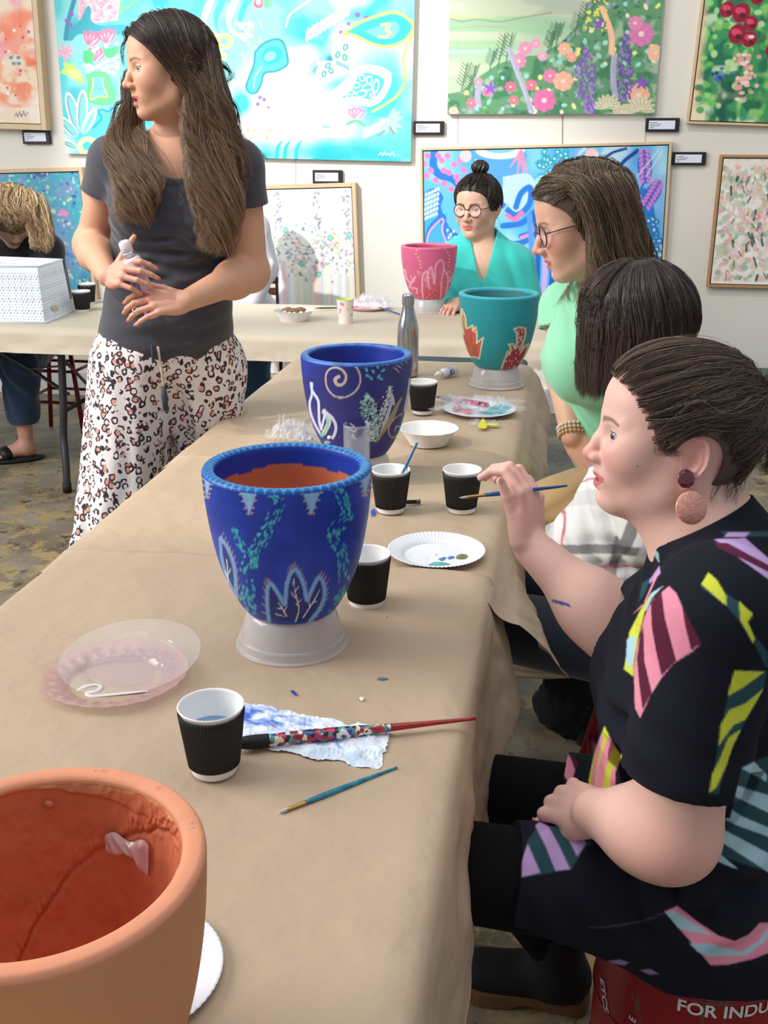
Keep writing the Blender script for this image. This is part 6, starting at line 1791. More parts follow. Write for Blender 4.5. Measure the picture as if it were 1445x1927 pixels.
def scalp_pts(H, n, cond, seed, rx=.094, ry=.077, rz=.086, c=(-.02, 0, .028)):
 r = np.random.RandomState(seed)
 u = r.normal(size=(n * 6, 3)); u /= np.linalg.norm(u, axis=1)[:, None]
 L = u * np.array([rx, ry, rz]) + np.array(c)
 L = L[cond(L)][:n]
 N = (L - np.array(c)) / np.array([rx, ry, rz]) ** 2; N /= np.linalg.norm(N, axis=1)[:, None]
 return L, N
def facing(px, a):
 """horizontal heading: a=0 faces the lens, a=90 faces picture left, measured on the floor plan"""
 d = raydir(px, 700)[:2]; d = d / np.linalg.norm(d)
 r = np.array([d[1], -d[0]]); a = math.radians(a)
 v = -r * math.sin(a) - d * math.cos(a)
 return math.atan2(v[1], v[0])
def cdir(x, y, z):
 """direction: x picture right, y picture up, z towards the lens"""
 return nrm(R_ * x - D_ * y - F_ * z)
def Wd(px, py, D):
 """point on a pixel's ray at horizontal distance D"""
 d = raydir(px, py)
 return CAM + d * (D / (d @ FH))
def cutball(h, dr, R):
 h = np.asarray(h, float); dr = nrm(dr)
 return lambda P: np.minimum((P - h) @ dr, R - np.linalg.norm(P - h, axis=1))
def cuts(*fs):
 return lambda P: np.max([f(P) for f in fs], axis=0)
def folds(specs, k=1.0):
 """soft cloth folds: list of (point, direction of the crease, spacing, depth, radius)"""
 def f(P):
  s = np.zeros(len(P))
  for c, d, sp, dep, rad in specs:
   L = P - np.asarray(c); d_ = nrm(d)
   e = nrm(np.cross(d_, [0.3, 0.9, 0.2]))
   t = L @ e
   w = np.exp(-(L * L).sum(1) / (rad * rad))
   s += dep * w * np.sin(t / sp * 6.283 + 1.5 * vnoise(P, 9, 3)) * k
  return s
 return f
def person(name_label, loc):
 return empty('person', loc, name_label, 'person')
def join_np(parts):
 V, F, n = [], [], 0
 for v, f in parts:
  V.append(v); F.append(f + n); n += len(v)
 return np.concatenate(V), np.concatenate(F)
def hairline(H, cx=.10, cz=-.025, rx=.088, rz=.095, low=-.035, lowx=-.03, nape=-.075):
 def clip(P):
  L = H.loc(P); x, y, z = L.T
  face = (1 - np.hypot((x - cx) / rx, (z - cz) / rz)) * .08
  face = np.where(x > cx, .05, face)
  under = np.minimum(low - z, x - lowx)
  np_ = nape - z
  return np.max([face, under, np_], 0) * H.sc
 return clip
def hair_cap(H, parent, color, off=.005, extra=None, clip=None, h=.003, name='hair', tex=0.0):
 B = Body(.02)
 q = H.sc; M = H.R
 B.ell(H.w((-.018, 0, .030)), np.array([.094, .074, .084]) * q, M, .0)
 B.ell(H.w((-.030, 0, .018)), np.array([.082, .075, .078]) * q, M, .02)
 B.ell(H.w((.026, 0, .035)), np.array([.060, .062, .062]) * q, M, .03)
 B.ell(H.w((-.035, 0, -.03)), np.array([.060, .060, .05]) * q, M, .03)
 if extra: extra(B)
 V, F = B.mesh(h, off, clip=clip)
 c = np.ones((len(V), 3)) * lin(color)
 return mesh_obj(name, V, F, M_hair, parent, colors=c), B
def spline_guides(ctrl, n):
 """ctrl: list of K arrays [N,3] -> [N,n,3]"""
 C = np.stack(ctrl, 1)
 C = np.concatenate([2 * C[:, :1] - C[:, 1:2], C, 2 * C[:, -1:] - C[:, -2:-1]], 1)
 K = C.shape[1] - 3
 t = np.linspace(0, K - 1e-6, n); i = t.astype(int); f = (t - i)[None, :, None]
 p0, p1, p2, p3 = C[:, i], C[:, i + 1], C[:, i + 2], C[:, i + 3]
 return .5 * ((2 * p1) + (-p0 + p2) * f + (2 * p0 - 5 * p1 + 4 * p2 - p3) * f ** 2 + (-p0 + 3 * p1 - 3 * p2 + p3) * f ** 3)
def push_out(G, bodies, clear, iters=3):
 N, n, _ = G.shape
 clear = np.broadcast_to(clear, (N, n)).reshape(-1)
 P = G.reshape(-1, 3)
 for _ in range(iters):
  for B in bodies:
   s = B.eval(P); m = s < clear
   if not m.any(): continue
   Q = P[m]; e = 1.5e-3
   g = np.stack([B.eval(Q + np.eye(3)[a] * e) - s[m] for a in range(3)], 1)
   g /= np.linalg.norm(g, axis=1)[:, None] + 1e-9
   P[m] = Q + g * np.minimum(clear[m] - s[m], .04)[:, None]
 return P.reshape(N, n, 3)
def wave(G, amp, cyc, seed, start=.25, groups=14):
 r = np.random.RandomState(seed); N, n, _ = G.shape
 t = np.linspace(0, 1, n)
 gsel = r.randint(0, groups, N)
 ph = (r.rand(groups) * 6.28)[gsel] + r.normal(0, .35, N)
 fr = (cyc * (1 + .25 * (r.rand(groups) - .5)))[gsel]
 T = np.gradient(G, axis=1); T /= np.linalg.norm(T, axis=2, keepdims=True) + 1e-9
 A = np.cross(T, -F_[None, None]); A /= np.linalg.norm(A, axis=2, keepdims=True) + 1e-9
 Bv = np.cross(T, A)
 a = amp * np.clip((t - start) / (.5), 0, 1)[None]
 w = t[None] * fr[:, None] * 6.283 + ph[:, None]
 return G + A * (a * np.sin(w))[..., None] + Bv * (a * .6 * np.cos(w))[..., None]
def glasses(H, parent, color, r=.0235, dz=-.004, thick=.0012, mt2=None):
 M_fr = mat('spectacle_frame', color, .3)
 o = None
 parts = []
 for y in (-1, 1):
  c = np.array([.094, .033 * y, dz])
  pts = []
  for k in range(33):
   a = k * 2 * math.pi / 32
   pts.append(H.w(c + np.array([-.006 * abs(math.cos(a)) * (1 if math.cos(a) * y > 0 else .2), r * math.cos(a), r * .92 * math.sin(a)])))
  rim = mesh_obj('spectacle_rim', *tube(pts, thick * 1.3, 8, caps=False), M_fr, parent)
  lens = [H.w(c)] + [H.w(c + np.array([-.003 * abs(math.cos(a)), r * .97 * math.cos(a), r * .9 * math.sin(a)])) for a in np.arange(24) * math.pi / 12]
  mesh_obj('lens', lens, [(0, 1 + i, 1 + (i + 1) % 24) for i in range(24)], M_lens, rim)
  e = c + np.array([-.006, r * y, .006])
  mesh_obj('temple_arm', *tube([H.w(e), H.w((.05, .074 * y, .004)), H.w((-.005, .0765 * y, .002)), H.w((-.02, .077 * y, -.012))], thick * 1.1, 8), M_fr, parent)
 mesh_obj('bridge', *tube(smooth_path([H.w((.0935, -.010, dz + .004)), H.w((.102, 0, dz + .008)), H.w((.0935, .010, dz + .004))], 4), thick, 8), M_fr, parent)
M_lens = mat('spectacle_lens', (245, 248, 250), .02, alpha=.12, spec=1.0)
def fabric(name, color, rough=.8, **kw):
 kw.setdefault('bump', .12); kw.setdefault('bscale', 300); kw.setdefault('bdist', .001)
 return mat(name, color, rough, sheen=.3, **kw)
# the woman who stands
def leopard():
 m = mat('leopard_cotton', (240, 230, 226), .8)
 nt = m.node_tree; N = nt.nodes; Lk = nt.links.new; b = N['Principled BSDF']
 tc = N.new('ShaderNodeTexCoord')
 mp = N.new('ShaderNodeMapping'); mp.inputs['Scale'].default_value = (1.15, 1.15, .95); Lk(tc.outputs['Object'], mp.inputs[0])
 nz = N.new('ShaderNodeTexNoise'); nz.inputs['Scale'].default_value = 60; nz.inputs['Detail'].default_value = 1; Lk(mp.outputs[0], nz.inputs['Vector'])
 add = N.new('ShaderNodeVectorMath'); add.operation = 'MULTIPLY_ADD'; Lk(nz.outputs['Color'], add.inputs[0]); add.inputs[1].default_value = (.010, .010, .010); Lk(mp.outputs[0], add.inputs[2])
 v = N.new('ShaderNodeTexVoronoi'); v.inputs['Scale'].default_value = 46; v.inputs['Randomness'].default_value = .8; Lk(add.outputs[0], v.inputs['Vector'])
 def thr(src, a, bb):
  r = N.new('ShaderNodeMapRange'); r.inputs[1].default_value = a; r.inputs[2].default_value = bb; Lk(src, r.inputs[0]); return r.outputs[0]
 outer = thr(v.outputs['Distance'], .53, .49); inner = thr(v.outputs['Distance'], .27, .31)
 n2_ = N.new('ShaderNodeTexNoise'); n2_.inputs['Scale'].default_value = 75; n2_.inputs['Detail'].default_value = 0; Lk(tc.outputs['Object'], n2_.inputs['Vector'])
 brk = thr(n2_.outputs['Fac'], .36, .41)
 m1 = N.new('ShaderNodeMath'); m1.operation = 'MULTIPLY'; Lk(outer, m1.inputs[0]); Lk(inner, m1.inputs[1])
 m2 = N.new('ShaderNodeMath'); m2.operation = 'MULTIPLY'; Lk(m1.outputs[0], m2.inputs[0]); Lk(brk, m2.inputs[1])
 inn = thr(v.outputs['Distance'], .30, .27)
 sep = N.new('ShaderNodeSeparateColor'); Lk(v.outputs['Color'], sep.inputs[0])
 pk = thr(sep.outputs[0], .40, .42)
 m3 = N.new('ShaderNodeMath'); m3.operation = 'MULTIPLY'; Lk(inn, m3.inputs[0]); Lk(pk, m3.inputs[1])
 x1 = N.new('ShaderNodeMix'); x1.data_type = 'RGBA'; x1.inputs[6].default_value = L3((244, 234, 232)); x1.inputs[7].default_value = L3((240, 158, 140)); Lk(m3.outputs[0], x1.inputs[0])
 x2 = N.new('ShaderNodeMix'); x2.data_type = 'RGBA'; x2.inputs[7].default_value = L3((62, 44, 54)); Lk(x1.outputs[2], x2.inputs[6]); Lk(m2.outputs[0], x2.inputs[0])
 Lk(x2.outputs[2], b.inputs['Base Color'])
 return m
def standing_woman():
 D0 = 2.95
 SK = (214, 160, 130)
 base = Wd(310, 1235, D0 + .05); base[2] = 0
 t = person('standing woman with long wavy brown hair, charcoal tee and leopard print trousers', base)
 hy = facing(315, 74)
 H = Head(Wd(313, 127, D0 - .04), head_basis(hy, .06, 0), 1.03, nose=.45, open_=.75, jaw=1.0, lid=(.26, -.30))
 B = Body(.02)
 H.add(B)
 sh_l = Wd(212, 303, D0 + .02); sh_r = Wd(448, 312, D0 - .05)      # picture left / right
 nk = Wd(335, 262, D0 + .02)
 cl = Wd(330, 300, D0 + .01)
 B.cone(H.w((-.015, 0, -.06)), nk, .056, .054, .03)
 B.cone(nk, cl, .056, .062, .03)
 for s_ in (sh_l, sh_r):
  B.cone(cl, s_, .060, .052, .05)
 cam_f = nrm(-raydir(325, 450) * np.array([1, 1, 0])); lat = nrm(np.cross([0, 0, 1], cam_f))   # lat = picture right
 M = np.stack([lat, cam_f, np.array([0, 0, 1.0])], 1)
 ch = Wd(325, 372, D0)
 B.ell(ch, (.150, .100, .150), M, .05)
 el_l = Wd(172, 462, D0 + .05); el_r = Wd(470, 512, D0 - .02)
 wr_l = Wd(202, 520, D0 - .250); wr_r = Wd(350, 566, D0 - .265)
 B.cone(sh_l, el_l, .052, .043, .03); B.cone(el_l, wr_l, .046, .0255, .02)
 B.cone(sh_r, el_r, .056, .049, .03); B.cone(el_r, wr_r, .050, .0265, .02)
 B.ell(el_l + lat * .0, (.044, .044, .05), M, .02); B.ell(el_r, (.048, .05, .05), M, .02)
 # forearm muscle
 B.ell(el_l * .72 + wr_l * .28, .046, None, .03); B.ell(el_r * .74 + wr_r * .26, .051, None, .03)
 # hands round the bottle
 bt = Wd(233, 456, D0 - .298); bb = Wd(289, 592, D0 - .262)
 bx = nrm(bb - bt)
 XL = cdir(.62, -.05, .72); ZL = cdir(-.75, .25, .62); ZL = nrm(ZL - XL * (ZL @ XL)); YL = nrm(np.cross(ZL, XL))
 if YL @ cdir(0, 1, 0) < 0: YL = -YL
 ML = np.stack([XL, YL, ZL], 1)
 tl = hand(B, wr_l + XL * .004, ML, 1, [(.55, .85, .35), (.60, .75, .35), (.65, .75, .35), (.75, .8, .4)], .93, spread=(.16, .02, -.10, -.22), thumb=((1.15, .1, .10), .3))
 XR = cdir(-.86, -.12, .46); ZR = cdir(.42, .35, .85); ZR = nrm(ZR - XR * (ZR @ XR)); YR = cdir(-.1, 1, .0); YR = nrm(YR - XR * (YR @ XR) - ZR * (YR @ ZR))
 MR = np.stack([XR, YR, ZR], 1)
 tr = hand(B, wr_r + XR * .002, MR, 1, [(.45, .60, .30), (.45, .65, .35), (.45, .60, .35), (.35, .45, .25)], .95, spread=(.10, .0, -.08, -.20), thumb=((.75, .55, .35), .3))
 SPL = cl[2] + .0
 zc = .5 * (cl[2] + H.o[2]) - .07
 V, F = B.mesh(.0020)
 col = H.paint(V, SK, lip=(176, 84, 84), blush=(196, 112, 92), brow=(60, 40, 34), amt=.45)
 hand_m = np.minimum(np.linalg.norm(V - bt * .5 - bb * .5, axis=1), 9)
 mixh = np.clip((.13 - hand_m) / .06, 0, 1)[:, None] * .45
 col = col * (1 - mixh) + lin((216, 150, 136)) * mixh
 mesh_obj('body', V, F, M_skin, t, colors=col)
 H.eyes(t, iris=(90, 84, 76), look=(.25 * (1 if (H.w((0, 1, 0)) - H.o) @ F_ < 0 else -1), .15))
 M_nail = mat('coral_nail_polish', (226, 86, 96), .18, coat=1)
 nails(tl, t, M_nail); nails(tr, t, M_nail)
 # ring
 rp = tr[2][0]
 k0 = wr_r + XR * .118 + YR * -.012 + ZR * .001
 a, b, _ = frame_of(XR)
 # shirt
 S = Body(.03)
 S.ell(ch, (.168, .116, .155), M, .0)
 wa = Wd(322, 470, D0 + .01); be = Wd(318, 560, D0 + .0); hp = Wd(313, 630, D0 + .02)
 S.cone(cl, sh_l, .060, .058, .05); S.cone(cl, sh_r, .062, .060, .05)
 S.cone(cl - [0, 0, .02], ch, .085, .10, .05)
 S.ell(wa, (.160, .118, .13), M, .07)
 S.ell(be, (.172, .132, .125), M, .07)
 S.ell(hp, (.186, .138, .12), M, .06)
 for q, y in ((268, 402), (378, 412)):
  S.ell(Wd(q, y, D0 - .085), (.080, .062, .075), M, .05)
 e_l = sh_l + (el_l - sh_l) * .40; e_r = sh_r + (el_r - sh_r) * .36
 S.cone(sh_l, e_l + (el_l - sh_l) * .1, .060, .064, .03); S.cone(sh_r, e_r + (el_r - sh_r) * .1, .064, .070, .03)
 hem = hp[2] - .045
 def hemcut(P):
  x = (P - hp) @ lat; f_ = (P - hp) @ cam_f
  return (hem - .035 * np.clip(1 - (x / .17) ** 2, 0, 1) * (f_ > 0) + .02 * vnoise(P, 5, 2) * .3) - P[:, 2]
 neck = Wd(338, 268, D0 - .04)
 vneck = Wd(327, 298, D0 - .13)
 def neckcut(P):
  L = (P - cl) @ M
  r = np.hypot(L[:, 0] / .092, (L[:, 2] - .075) / .120)
  front = np.clip(.5 + L[:, 1] / .05, 0, 1)
  r2 = np.hypot(L[:, 0] / .082, (L[:, 2] - .06) / .060)
  rr_ = r * front + r2 * (1 - front)
  return (1 - rr_) * .08
 fd = folds([(Wd(300, 495, D0 - .12), cdir(1, -.12, 0), .035, .006, .10), (Wd(330, 540, D0 - .12), cdir(1, .25, 0), .045, .006, .11), (Wd(400, 440, D0 - .1), cdir(.5, -1, 0), .04, .004, .08),
    (Wd(235, 380, D0 - .08), cdir(.5, -1, 0), .035, .004, .07), (Wd(330, 620, D0 - .1), cdir(1, .1, 0), .06, .004, .12), (Wd(420, 520, D0 - .1), cdir(.6, .6, 0), .04, .004, .08), (Wd(330, 320, D0 - .1), cdir(1, .0, 0), .03, .003, .05)])
 V, F = S.mesh(.0035, clip=cuts(hemcut, cutball(e_l, el_l - sh_l, .13), cutball(e_r, el_r - sh_r, .13), neckcut), disp=fd)
 mesh_obj('shirt', V, F, fabric('charcoal_jersey', (60, 60, 68)), t)
 # trousers
 L_ = Body(.03)
 L_.ell(hp - [0, 0, .02], (.178, .128, .12), M, 0)
 hipL = Wd(250, 690, D0 + .0); hipR = Wd(385, 690, D0 + .06)
 footL = Wd(185, 1235, D0 - .08); footR = Wd(400, 1150, D0 + .28)
 footL = np.array([*(CAM[:2] + (footL - CAM)[:2]), .06]); footR = np.array([footR[0], footR[1], .06])
 kneeL = hipL * .5 + footL * .5 + lat * .012; kneeR = hipR * .5 + footR * .5
 L_.cone(hipL, kneeL, .120, .112, .05); L_.cone(kneeL, footL, .112, .128, .04)
 L_.cone(hipR, kneeR, .118, .110, .05); L_.cone(kneeR, footR, .110, .122, .04)
 fl = folds([((hipL + kneeL) / 2, (0, 0, 1), .075, .006, .30), ((kneeL + footL) / 2, (0, 0, 1), .085, .010, .40), ((hipR + kneeR) / 2, (0, 0, 1), .08, .006, .3), ((kneeR + footR) / 2, (0, 0, 1), .085, .010, .40)])
 V, F = L_.mesh(.006, clip=lambda P: .05 - P[:, 2], disp=fl)
 mesh_obj('trousers', V, F, leopard(), t)
 M_slate = mat('slate_cord', (62, 70, 78), .8)
 c0 = Wd(287, 650, D0 - .145); c1 = Wd(289, 682, D0 - .15)
 mesh_obj('drawstring', *tube(smooth_path([c0, (c0 + c1) / 2 + cam_f * .004, c1], 4), .009, 10, flat=.4), M_slate, t)
 c0 = Wd(297, 652, D0 - .142); c1 = Wd(304, 700, D0 - .15); c2 = Wd(308, 728, D0 - .15)
 mesh_obj('drawstring', *tube(smooth_path([c0, c1, c2], 4), .0035, 8), mat('braided_cord', (196, 180, 160), .8), t)
 mesh_obj('tassel', *tube([c2, Wd(309, 745, D0 - .15), Wd(312, 772, D0 - .15)], [.006, .009, .007], 10), M_slate, t)
 # shoes
 for ft in (footL, footR):
  Bs = Body(.02); Bs.ell(ft + cam_f * .06 - [0, 0, .02], (.042, .10, .035), M)
  V, F = Bs.mesh(.005, clip=lambda P: .0015 - P[:, 2])
  mesh_obj('shoe', V, F, M_bris_k, t)
 # hair
 DARK = (44, 32, 28)
 cap, CB = hair_cap(H, t, (36, 27, 24), off=.012, clip=hairline(H, cx=.103, cz=-.030, rx=.090, rz=.108, nape=-.10), h=.0035)
 # under volume behind and beside the neck
 r = np.random.RandomState(4)
 bodies = [B, S]
 def mass(n, side, roots_cond, mids, seed, clear, amp=.024, cyc=3.7, npt=60, per=15, spread=.0085, pal=None, tipc=(172, 134, 98), rad=.0006, start=.38):
  Lr, N_ = scalp_pts(H, n, roots_cond, seed, c=(-.014, 0, .030))
  n = len(Lr); rs = np.random.RandomState(seed + 50)
  v = rs.rand(n)
  rw = H.w(Lr); rx_ = (rw - CAM) @ R_ / ((rw - CAM) @ F_)
  u = np.argsort(np.argsort(rx_)) / max(1, n - 1)
  if seed == 23: u = 1 - u
  u = np.clip(u + rs.normal(0, .09, n), 0, 1)
  ctrl = [rw]
  sg = np.sign(Lr[:, 1]) if side == 0 else np.full(n, float(side))
  sk = np.stack([Lr[:, 0] * .85 - .012, sg * (.080 if side else .05), np.minimum(.030, Lr[:, 2] - .02)], 1)
  if side == 0: sk[:, 0] = -.112
  ctrl.append(H.w((Lr + sk) / 2 * [1, 1, 1.12] + N_ * .006)); ctrl.append(H.w(sk))
  for (xa, ya, xb, yb, dd, jz) in mids:
   px = xa + (xb - xa) * u + rs.normal(0, 2, n); py = ya + (yb - ya) * u + rs.normal(0, 3, n)
   ctrl.append(np.array([Wd(a_, b_, D0 + dd + jz * (v_ - .5)) for a_, b_, v_ in zip(px, py, v)]))
  G = spline_guides(ctrl, npt)
  G = push_out(G, [H_body], clear)
  G = wave(G, amp, cyc, seed + 9, start=start, groups=26)
  G = push_out(G, bodies, .003 + .012 * rs.rand(n, 1) * np.ones((1, npt)), 2)
  strands('hair', G, t, per=per, spread=spread, rad=rad, seed=seed, tip=.25, frizz=.0025, cols=hair_cols(pal or [(44, 32, 27), (58, 42, 35), (36, 26, 23), (80, 58, 46), (128, 98, 72)], tipc, .28, .25, [.28, .28, .2, .14, .1]), lens=(.74, 1.0))
 H_body = Body(.02)
 H_body.ell(H.w((-.018, 0, .030)), np.array([.094, .074, .084]) * H.sc, H.R, .0)
 H_body.ell(H.w((-.030, 0, .018)), np.array([.082, .075, .078]) * H.sc, H.R, .02)
 # the near side of the head is towards the lens: local -y or +y
 near = 1 if (H.w((0, 1, 0)) - H.o) @ cam_f > 0 else -1
 def hl(L): return np.hypot((L[:, 0] - .103) / .090, (L[:, 2] + .030) / .108) > 1.0
 condN = lambda L: (L[:, 1] * near > -.008) & (L[:, 2] > -.02) & hl(L)
 condF = lambda L: (L[:, 1] * near < -.008) & (L[:, 2] > -.02) & hl(L)
 condB = lambda L: (L[:, 0] < -.03) & (L[:, 2] > -.04)
 # back mass, behind the shoulder
 mass(190, 0, condB, [(360, 215, 440, 235, .10, .10), (370, 300, 450, 320, .06, .10), (385, 350, 455, 390, -.02, .05)], 21, .010, amp=.014)
 # near side: falls behind the ear over the shoulder to the elbow
 mass(300, near, condN, [(358, 180, 424, 180, -.10, .06), (352, 262, 440, 250, -.12, .05), (362, 345, 452, 340, -.15, .05), (384, 420, 440, 410, -.17, .04), (388, 470, 425, 490, -.17, .04)], 22, .012, amp=.024)
 mass(90, near, lambda L: condN(L) & (L[:, 0] > -.02), [(346, 165, 372, 160, -.11, .03), (348, 215, 372, 240, -.12, .04), (350, 262, 392, 300, -.14, .03), (362, 320, 400, 350, -.16, .03)], 26, .013, amp=.016, tipc=(186, 148, 110))
 # far side: passes behind the face and falls in front of the left shoulder
 mass(220, -near, condF, [(244, 140, 268, 150, .09, .03), (236, 200, 262, 240, .06, .05), (205, 268, 285, 285, -.06, .05), (222, 330, 292, 340, -.14, .05), (228, 390, 282, 380, -.17, .04), (236, 418, 268, 424, -.17, .03)], 23, .010, amp=.024)
 mass(90, near, condN, [(366, 150, 402, 170, -.10, .05), (395, 250, 440, 260, -.12, .05), (420, 330, 470, 350, -.14, .03)], 27, .014, amp=.021)
 # flyaway locks
 for k, (pts) in enumerate(([(400, 110, .0), (425, 125, .0), (436, 145, .0), (418, 158, .0)], [(405, 160, .05), (440, 200, .05), (452, 250, .05), (480, 278, .0), (506, 300, .0)], [(262, 40, -.02), (248, 60, 0), (232, 90, .05), (232, 130, .05)], [(230, 190, .05), (215, 205, .05), (208, 250, .02), (190, 275, 0)])):
  P = np.array([Wd(x, y, D0 + d) for x, y, d in pts])
  G = spline_guides([p[None] + r.normal(0, .003, (4, 3)) for p in P], 30)
  strands('hair', G, t, per=5, spread=.004, rad=.0007, seed=60 + k, cols=hair_cols([(52, 38, 32), (70, 52, 42)], None), lens=(.9, 1))
 # wire earring
 e0 = H.w((-.02, .079 * near, -.042))
 mesh_obj('earring', *tube(smooth_path([e0, e0 + cdir(.01, -.5, .2) * .03, e0 + cdir(-.2, -1, 0) * .055], 5), .0007, 6), M_brass, t)
 # ring on the hand
 q, d, up, rr_ = tr[2]
 rc = q - d * .045 + up * -.001
 a, b, dd = frame_of(d)
 ringp = [rc + (a * math.cos(x) + b * math.sin(x)) * .0088 for x in np.linspace(0, 6.283, 25)]
 mesh_obj('finger_ring', *tube(ringp, .0013, 8, caps=False), mat('white_gold', (226, 214, 190), .15, metal=1.0), t)
 # spray bottle held in both hands (a thing of its own)
 L = np.linalg.norm(bb - bt)
 bo = empty('spray_bottle', (bt + bb) / 2, 'pale pink and purple slim bottle held in both hands of the standing woman', 'bottle')
 mk = lambda q: bt + bx * L * q
 mesh_obj('bottle_body', *tube([mk(.20), mk(.215), mk(.24), mk(1.0), mk(1.02)], [.018, .0225, .0240, .0205, .018], 36), mat('pale_pink_plastic', (232, 206, 216), .3), bo)
 mesh_obj('cap', *tube([mk(-.02), mk(.0), mk(.19)], [.010, .0145, .0150], 30), mat('pearl_cap', (226, 214, 220), .25), bo)
 mesh_obj('collar', *tube([mk(.13), mk(.16)], [.0156, .0156], 30), mat('silver_collar', (200, 200, 206), .25, metal=.8), bo)
 sd = nrm(np.cross(bx, cam_f)); sd = sd if sd @ lat > 0 else -sd
 def wrapl(a0, a1, q0, q1, off):
  u_ = np.linspace(a0, a1, 16); v_ = np.linspace(q0, q1, 14)
  pts = []
  for v in v_:
   rr2 = np.interp(v, [.24, 1.0], [.0240, .0205]) + off
   for u in u_: pts.append(mk(v) + (sd * math.sin(u) + cam_f * math.cos(u)) * rr2)
  return np.array(pts), [(j * 16 + i, j * 16 + i + 1, (j + 1) * 16 + i + 1, (j + 1) * 16 + i) for j in range(13) for i in range(15)]
 mesh_obj('label', *wrapl(-1.5, -.15, .42, .97, .0005), mat('purple_label', (104, 74, 168), .35, c2=(190, 170, 214), nscale=60), bo)
 mesh_obj('label', *wrapl(-.1, 1.0, .36, .9, .0005), mat('lilac_label', (226, 204, 222), .35, c2=(200, 180, 206), nscale=40), bo)
standing_woman()
# the woman painting in front
def dress_paint():
 P = Paint(815, 930, 1460, 1935, .8, (24, 26, 36))
 MA, PKc, YE, GR, LI, BL = (92, 32, 56), (238, 150, 172), (214, 220, 70), (44, 78, 86), (196, 162, 214), (176, 210, 222)
 Z5 = lambda pts: [(860 + x / 2.47, 1000 + y / 2.47) for x, y in pts]
 Z6 = lambda pts: [(820 + x / 2.312, 1400 + y / 2.312) for x, y in pts]
 # hip: pale blue and dark stripes at the far right
 P.poly(Z5([(1500, 1030), (1400, 1060), (1250, 1150), (1215, 1240), (1190, 1500), (1500, 1600)]), GR)
 for q in ([(1330, 105), (1385, 78), (1440, 135), (1440, 165)], [(1238, 158), (1232, 196), (1450, 300), (1450, 225)], [(1215, 238), (1205, 298), (1300, 350), (1450, 405), (1450, 365), (1330, 315)], [(1200, 345), (1190, 392), (1450, 560), (1450, 478)], [(1190, 440), (1180, 500), (1315, 545)]):
  P.poly(Z6(q), BL)
 P.poly(Z6([(1160, 510), (1190, 495), (1320, 550), (1460, 580), (1460, 700), (1160, 700)]), (24, 26, 36))
 P.poly([(1150, 1150), (1446, 1150), (1442, 1300), (1408, 1390), (1374, 1540), (1150, 1540)], (24, 26, 36))
 # shoulder: lilac and maroon
 P.poly(Z5([(1195, 35), (1340, 32), (1500, 170), (1500, 260), (1320, 130)]), LI); P.poly(Z5([(1198, 50), (1260, 55), (1500, 185), (1500, 215), (1330, 130), (1210, 75)]), MA)
 P.poly(Z5([(1225, 0), (1500, 0), (1500, 25), (1250, 22)]), GR); P.poly(Z5([(1260, 4), (1360, 4), (1340, 26), (1240, 26)]), LI)
 # sleeve top leaf: pink / maroon stripes
 P.poly(Z5([(870, 400), (905, 320), (985, 255), (1020, 290), (1050, 360), (1135, 520), (1090, 560), (1010, 610), (950, 680), (900, 760), (850, 868), (826, 820), (822, 640), (835, 540)]), PKc)
 P.poly(Z5([(900, 330), (950, 275), (965, 400), (1018, 600), (950, 672), (925, 560), (905, 450)]), MA)
 P.poly(Z5([(1046, 350), (1135, 520), (1088, 552), (1060, 440)]), MA)
 P.poly(Z5([(866, 440), (870, 600), (905, 750), (862, 830), (845, 700), (836, 590), (850, 480)]), MA)
 # front placket stripes
 P.poly(Z5([(885, 240), (940, 160), (945, 195), (900, 240)]), LI); P.poly(Z5([(885, 50), (935, 100), (940, 150), (900, 80)]), (150, 180, 176)); P.poly(Z5([(860, 240), (900, 215), (870, 290), (845, 330)]), GR)
 P.poly(Z5([(860, 350), (925, 200), (930, 210), (880, 320), (810, 390)]), PKc); P.poly(Z5([(870, 300), (890, 265), (850, 335)]), MA)
 P.poly(Z5([(965, 250), (900, 300), (870, 380), (840, 500), (822, 600), (820, 675), (775, 640), (790, 560), (800, 470), (850, 370), (900, 290)]), YE); P.poly(Z5([(955, 255), (905, 285), (870, 360), (880, 370), (905, 310)]), BL); P.poly(Z5([(790, 500), (830, 480), (820, 600), (800, 640), (785, 600)]), BL)
 # back-shoulder yellow/green
 P.poly(Z5([(1168, 190), (1200, 215), (1240, 280), (1310, 330), (1375, 385), (1350, 420), (1383, 485), (1443, 560), (1443, 640), (1380, 520), (1310, 415), (1250, 345), (1135, 260)]), GR)
 P.poly(Z5([(1168, 190), (1210, 230), (1250, 300), (1250, 345), (1135, 245)]), YE); P.poly(Z5([(1312, 325), (1375, 385), (1350, 420), (1385, 500), (1375, 520), (1315, 410)]), YE)
 # sleeve outer stripes
 P.poly(Z5([(1290, 648), (1440, 650), (1425, 730), (1390, 800), (1345, 870), (1300, 960), (1250, 1080), (1215, 1222), (1172, 1218), (1190, 1120), (1215, 990), (1240, 850), (1265, 740)]), GR)
 P.poly(Z5([(1290, 648), (1430, 652), (1330, 725), (1258, 765), (1275, 700)]), YE); P.poly(Z5([(1425, 730), (1385, 800), (1340, 875), (1285, 900), (1230, 975), (1215, 1000), (1225, 900), (1265, 830), (1340, 800)]), YE)
 P.poly(Z5([(1320, 920), (1285, 990), (1250, 1090), (1205, 1190), (1172, 1215), (1185, 1130), (1225, 1050), (1260, 960)]), YE)
 # thigh: lilac / green
 P.poly(Z6([(370, 580), (368, 520), (400, 420), (470, 325), (545, 318), (600, 350), (690, 432), (650, 450), (590, 545), (460, 568)]), GR)
